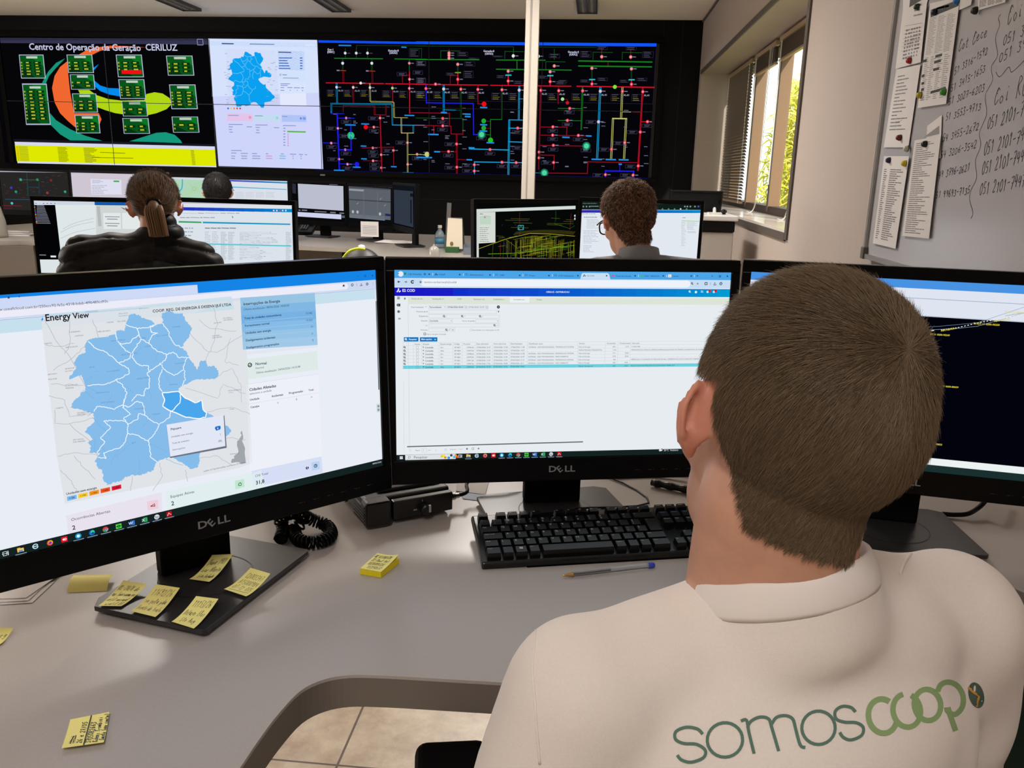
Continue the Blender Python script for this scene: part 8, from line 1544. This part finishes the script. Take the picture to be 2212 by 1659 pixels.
# ---- the ponytailed woman
def woman():
    c0 = ony(335, 452, 2.8); H = V3((c0.x, 2.80, 1.150)); M = rotm(.46, .20, -.03); k = .97; ty = .30; f = V3((-math.sin(ty), math.cos(ty), 0)); r = V3((math.cos(ty), math.sin(ty), 0)); U = V3((0, 0, 1)); RT = Matrix((r, f, U)).transposed()
    N = V3((H.x+.01, 2.765, 1.055)); S = V3((H.x-.035, 2.75, .990)); P = V3((S.x, 2.62, .56)); t = thing('person', 'woman with brown ponytail in a black quilted jacket, back turned, before two monitors', 'person', (P.x, P.y, 0))
    b = MB(); head_prims(b, H, M, k); b.cap(H+M @ V3((0, -.02, -.03)), N-U*.03, .05, .052)
    b.ell(S-U*.12, (.15, .09, .15), M=RT); b.cap(S-U*.2, P, .10, .12, sq=(f, .8)); seated_legs(b, P, f, r)
    for s in (-1, 1):
        a_ = S+r*(.16*s); e_ = a_+r*(.04*s)+f*.08-U*.24; w_ = V3((e_.x-.05*s, 3.05, .775)); b.cap(a_, e_, .042, .036); b.cap(e_, w_, .034, .024); hand_prims(b, w_, V3((-.1*s, 1, -.02)), U, s, .35)
    body = remesh(b, .006, 4); bo = link_mesh(body, 'body', [m_skin, m_skin_ear], t); off = wl(t); Mi = M.transposed()
    for p in body.polygons:
        c = Mi @ (p.center+off-H)/k
        if abs(c.x) > .075 and -.04 < c.z < .045 and -.05 < c.y < .02: p.material_index = 1
    wme = body.copy(); wme.transform(Matrix.Translation(off)); eyes(t, H, M, k)
    hm = HAIR('chestnut', (120, 92, 68), (.55, .85, 1.15, 1.6))
    def region(l): return (l.z > .05 and l.y < .07) or (l.y < -.03 and l.z > -.045+.5*abs(l.x)) or (l.y < .02 and l.z > .040)
    hb = MB(); tie = V3((0, -.110, -.002)); scalp_shell(hb, wme, H, M, k, region, lambda l: .005+.006*max(0, l.z/.1), hm[1])
    tmp = bpy.data.meshes.new('t'); tmp.from_pydata(hb.v[:len(hb.v)//2], [], [f_ for f_ in hb.f if max(f_) < len(hb.v)//2]); tmp.update()
    strands(hb, tmp, H, M, k, lambda l: True, lambda l: min(.04, (V3(l)-tie).length*.7), lambda l: tie-V3(l), 12000, 3, hm, width=.0007, lift=.03, fz=.05); bpy.data.meshes.remove(tmp)
    w = lambda c: H+M @ (V3(c)*k)
    tail = smooth_poly([tuple(w(p)) for p in ((0, -.095, .0), (0, -.118, -.004), (0, -.132, -.03), (.004, -.130, -.065), (.008, -.118, -.11))], 5); rr = random.Random(5)
    hb.tube(tail, [.8*(.013+.016*math.sin(min(1, i/len(tail)*1.5)*PI*.6)) for i in range(len(tail))], hm[1], seg=16)
    for i in range(900):
        a_ = rr.uniform(0, 2*PI); q = rr.uniform(.75, 1.08); pts = []
        for j, p in enumerate(tail[::3]+[tail[-1]]): rad = (.013+.016*math.sin(min(1, (j*3)/len(tail)*1.5)*PI*.6))*q; pts.append(V3(p)+M @ V3((math.cos(a_)*rad, math.sin(a_)*rad*.8, 0)))
        hb.tube(pts, .0012, hm[(i*7//3) % 4], seg=3, caps=False)
    ho = hb.build('hair', None, t, smooth=True)
    mb = MB(); P0 = w((0, -.112, -.003)); mb.tube([P0+M @ V3((.022*math.cos(a_), -.008, .022*math.sin(a_))) for a_ in np.linspace(0, 2*PI, 20)], .0045, seg=8); mb.build('hair_tie', m_black, t, smooth=True)
    # quilted jacket
    m_j = mat('black_quilted_nylon', (12, 12, 14), .5, spec=.18, bump=.6, bscale=28); c = MB()
    for s in (-1, 1):
        a_ = S+r*(.188*s)-U*(.02+.025*(s > 0)); c.cap(N-U*.055, a_+U*.02, .072, .070); e_ = S+r*(.245*s)+f*.08-U*.26; c.cap(a_, e_, .075, .065); c.cap(e_, V3((e_.x-.04*s, 3.0, .80)), .06, .048)
    c.ell(S-U*.12, (.235, .14, .17), M=RT); c.cap(S-U*.2, P, .16, .17, sq=(f, .8)); c.cap(N+r*.01-U*.02-f*.0, N+r*.02+U*.012, .072, .064)
    sh = remesh(c, .008, 14); bm = bmesh.new(); bm.from_mesh(sh)
    for v in bm.verts:
        l = RT.transposed() @ (v.co-S); u_ = l.z*1.0+.35*abs(l.x-.05)**1.3 if l.z < .06 else l.z*1.0; q = abs(math.sin(u_*PI/.055)); q2 = abs(math.sin((l.x+l.z*.5)*PI/.12)); v.co += v.normal*(.022*(q**.3)-.014+.004*math.sin(l.x*60+l.z*15)*q+(.006*(q2**.4) if l.x > .05 else 0))
    bm.to_mesh(sh); bm.free(); link_mesh(sh, 'quilted_jacket', [m_j], t)
    tr = MB()
    for k_ in (-1, 1):
        hip = P+r*(.09*k_)-U*.02; kn_ = hip+f*.42+r*(.04*k_)+U*.02; an = V3((kn_.x, kn_.y, .10))+f*.02; tr.cap(hip, kn_, .096, .068); tr.cap(kn_, an+U*.03, .064, .052); shoe(an, f, t)
    link_mesh(remesh(tr, .012, 4), 'trousers', [mat('dark_trousers', (30, 32, 40), .8)], t)
    simple_chair(P, r, f, ty, 'black office chair under the ponytailed woman')
def simple_chair(P, r, f, ty, label, back=True):
    U = V3((0, 0, 1)); ch = thing('office_chair', label, 'chair', (P.x, P.y, 0), 'office chairs of the back rows'); q = lambda x, y, z: V3((P.x, P.y, 0))+r*x+f*y+U*z
    mb = MB(); mb.box(q(0, .08, .42), (.48, .46, .06), rz=ty); mb.build('seat', m_matte, ch, bevel=.02)
    mb = MB(); mb.tube([q(0, .05, .06), q(0, .05, .39)], .028); mb.build('gas_column', m_black, ch)
    mb = MB()
    for i in range(5): a_ = 2*PI*i/5; mb.tube([q(0, .05, .08), q(.3*math.cos(a_), .05+.3*math.sin(a_), .05)], [.025, .016])
    mb.build('base', m_black, ch)
    if back: mb = MB(); mb.box(q(0, -.24, .62), (.40, .05, .30), rz=ty); mb.build('backrest', m_matte, ch, bevel=.02)
woman()

# ---- the man with glasses
def glasses_man():
    c0 = ony(1357, 478, 2.95); H = V3((c0.x, 2.97, 1.140)); M = rotm(.38, .25, -.02); k = 1.03; ty = .15; f = V3((-math.sin(ty), math.cos(ty), 0)); r = V3((math.cos(ty), math.sin(ty), 0)); U = V3((0, 0, 1)); RT = Matrix((r, f, U)).transposed()
    N = V3((H.x+.04, 2.90, 1.035)); S = V3((H.x+.08, 2.88, .965)); P = V3((S.x+.02, 2.74, .54)); t = thing('person', 'man with short brown hair, black glasses and grey shirt before two monitors', 'person', (P.x, P.y, 0))
    b = MB(); head_prims(b, H, M, k); b.cap(H+M @ V3((0, -.02, -.03)), N-U*.03, .057, .058); b.cap(H+M @ V3((0, .0, -.05)), N-U*.03+f*.02, .052, .056)
    b.ell(S-U*.12, (.165, .10, .15), M=RT); b.cap(S-U*.2, P, .11, .12, sq=(f, .8)); seated_legs(b, P, f, r)
    for s in (-1, 1):
        a_ = S+r*(.17*s); e_ = a_+r*(.05*s)+f*.1-U*.2; w_ = V3((e_.x-.05*s, 3.26, .78)); b.cap(a_, e_, .045, .038); b.cap(e_, w_, .036, .026); hand_prims(b, w_, V3((-.1*s, 1, -.02)), U, s, .35)
    body = remesh(b, .006, 4); bo = link_mesh(body, 'body', [m_skin, m_skin_ear], t); off = wl(t); Mi = M.transposed()
    for p in body.polygons:
        c = Mi @ (p.center+off-H)/k
        if abs(c.x) > .075 and -.04 < c.z < .045 and -.05 < c.y < .02: p.material_index = 1
    wme = body.copy(); wme.transform(Matrix.Translation(off)); eyes(t, H, M, k); hm = HAIR('dark_brown', (112, 84, 64), (.45, .8, 1.1, 1.7))
    def region(l):
        if l.z > .052: return l.y < .075
        if l.y > .028: return False
        if l.y > -.026: return l.z > .034 and abs(l.x) > .03
        return l.z > -.080+.8*max(0, abs(l.x)-.03)+max(0, l.y+.06)*1.4
    hb = MB(); th = lambda l: .006+.004*min(1, max(0, (l.z+.08)/.08))+.008*max(0, min(1, (l.z-.03)/.06)); scalp_shell(hb, wme, H, M, k, region, th, hm[0])
    tmp = bpy.data.meshes.new('t'); tmp.from_pydata(hb.v[:len(hb.v)//2], [], [f_ for f_ in hb.f if max(f_) < len(hb.v)//2]); tmp.update(); wh = V3((0, -.07, .09))
    strands(hb, tmp, H, M, k, lambda l: True, lambda l: .016+.010*max(0, l.z/.1), lambda l: (V3(l)-wh).normalized()+V3((.35*math.sin(l.z*190+l.x*110), 0, -.4)), 12000, 8, hm, width=.0011, lift=.6, curl=.3, fz=.3); bpy.data.meshes.remove(tmp); hb.build('hair', None, t, smooth=True)
    w = lambda c: H+M @ (V3(c)*k); gl = MB()
    for s in (-1, 1):
        gl.tube([w(p) for p in ((s*.080, .0, .016), (s*.078, .05, .016), (s*.072, .098, .014))], .0026, seg=6)
        gl.tube([w((s*.036+.027*math.copysign(abs(math.cos(a_))**.6, math.cos(a_)), .100, .002+.021*math.copysign(abs(math.sin(a_))**.6, math.sin(a_)))) for a_ in np.linspace(0, 2*PI, 28)], .0026, seg=6)
    gl.tube([w((-.010, .101, .008)), w((0, .104, .011)), w((.010, .101, .008))], .0022, seg=6); gl.build('glasses', m_gloss, t, smooth=True)
    m_s = mat('grey_shirt', (128, 130, 136), .8, bump=.2, bscale=300); c = MB()
    for s in (-1, 1): a_ = S+r*(.18*s); c.cap(N-U*.055, a_, .068, .066); e_ = S+r*(.23*s)+f*.1-U*.2; c.cap(a_, e_, .068, .062)
    c.ell(S-U*.1, (.205, .13, .16), M=RT); c.cap(S-U*.2, P, .15, .16, sq=(f, .8)); sh = remesh(c, .008, 12); so = link_mesh(sh, 'shirt', [m_s], t)
    cb = MB(); vs = []; nn = 32
    for rad, h in ((.080, -.030), (.076, -.012), (.068, .022), (.064, .022), (.066, -.01)):
        for i in range(nn): a_ = 2*PI*i/nn; vs.append(N+r*rad*math.cos(a_)+f*(rad*math.sin(a_)+.0)+U*(h-.02*math.sin(a_)))
    cb.add(vs, [(j*nn+i, j*nn+(i+1) % nn, ((j+1) % 5)*nn+(i+1) % nn, ((j+1) % 5)*nn+i) for j in range(5) for i in range(nn)]); fixn(cb.build('collar', m_s, so, smooth=True))
    tr = MB()
    for k_ in (-1, 1):
        hip = P+r*(.09*k_)-U*.02; kn_ = hip+f*.42+r*(.04*k_)+U*.02; an = V3((kn_.x, kn_.y, .10))+f*.02; tr.cap(hip, kn_, .098, .07); tr.cap(kn_, an+U*.03, .066, .054); shoe(an, f, t)
    link_mesh(remesh(tr, .012, 4), 'trousers', [mat('dark_trousers', (30, 32, 40), .8)], t)
    simple_chair(P, r, f, ty, 'black office chair under the man with glasses')
glasses_man()

# ---- the dark-haired head far behind
def far_person():
    c0 = ony(470, 412, 5.4); H = V3((c0.x, 5.4, 1.120)); M = rotm(.42, .15, 0); k = 1.03; U = V3((0, 0, 1)); f = V3((0, 1, 0)); r = V3((1, 0, 0)); RT = Matrix.Identity(3)
    N = V3((H.x, 5.37, 1.0)); S = V3((H.x, 5.36, .93)); P = V3((H.x, 5.24, .54)); t = thing('person', 'person with black hair far behind the ponytailed woman, only the head showing', 'person', (P.x, P.y, 0))
    b = MB(); head_prims(b, H, M, k); b.cap(H-U*.03-f*.02, N-U*.03, .055, .057); b.ell(S-U*.12, (.16, .10, .15)); b.cap(S-U*.2, P, .11, .12); seated_legs(b, P, f, r)
    for s in (-1, 1): a_ = S+r*(.17*s); e_ = a_+r*(.05*s)+f*.08-U*.22; w_ = V3((e_.x, 5.62, .78)); b.cap(a_, e_, .045, .038); b.cap(e_, w_, .036, .026); hand_prims(b, w_, V3((-.1*s, 1, -.02)), U, s, .3)
    body = remesh(b, .008, 4); link_mesh(body, 'body', [m_skin], t); off = wl(t); wme = body.copy(); wme.transform(Matrix.Translation(off)); eyes(t, H, M, k)
    hm = HAIR('black', (20, 18, 18)); region = lambda l: (l.z > .05 and l.y < .075) or (l.y < -.02 and l.z > -.06) or (l.z > .034 and l.y < .03)
    hb = MB(); scalp_shell(hb, wme, H, M, k, region, lambda l: .014, hm[0]); tmp = bpy.data.meshes.new('t'); tmp.from_pydata(hb.v[:len(hb.v)//2], [], [f_ for f_ in hb.f if max(f_) < len(hb.v)//2]); tmp.update()
    strands(hb, tmp, H, M, k, lambda l: True, lambda l: .02, lambda l: (V3(l)-V3((0, -.06, .1))), 2500, 9, hm, width=.0016, lift=.35); bpy.data.meshes.remove(tmp); hb.build('hair', None, t, smooth=True)
    c = MB()
    for s in (-1, 1): a_ = S+r*(.18*s); c.cap(N-U*.05, a_, .064, .064); e_ = S+r*(.23*s)+f*.08-U*.22; c.cap(a_, e_, .064, .058); c.cap(e_, V3((e_.x, 5.6, .80)), .055, .045)
    c.ell(S-U*.1, (.20, .13, .16)); c.cap(S-U*.2, P, .15, .16); link_mesh(remesh(c, .012, 8), 'jumper', [mat('dark_jumper', (30, 30, 34), .9)], t)
    simple_chair(P, r, f, 0, 'black office chair under the far black-haired person', back=False)
far_person()

# ---- dark green chair at the right edge
gx = onz(2205, 1330, .64); gx.x -= .20; gc = thing('office_chair', 'dark green upholstered chair at the right edge behind the man\'s shoulder', 'chair', (gx.x+.1, gx.y+.1, 0)); m_g = mat('dark_green_fabric', (26, 44, 30), .85, bump=.2)
mb = MB(); mb.box((gx.x+.20, gx.y-.02, .56), (.32, .06, .27), rz=-.6); mb.build('backrest', m_g, gc, bevel=.03, bseg=4); mb = MB(); mb.box((gx.x+.12, gx.y-.16, .42), (.38, .36, .07), rz=-.6); mb.build('seat', m_g, gc, bevel=.025, bseg=3)
mb = MB(); mb.tube([(gx.x+.12, gx.y-.16, .05), (gx.x+.12, gx.y-.16, .39)], .028); mb.build('gas_column', m_black, gc); mb = MB()
for i in range(5): a_ = 2*PI*i/5; mb.tube([(gx.x+.12, gx.y-.16, .07), (gx.x+.12+.2*math.cos(a_), gx.y-.16+.2*math.sin(a_), .04)], [.024, .016])
mb.build('base', m_black, gc)
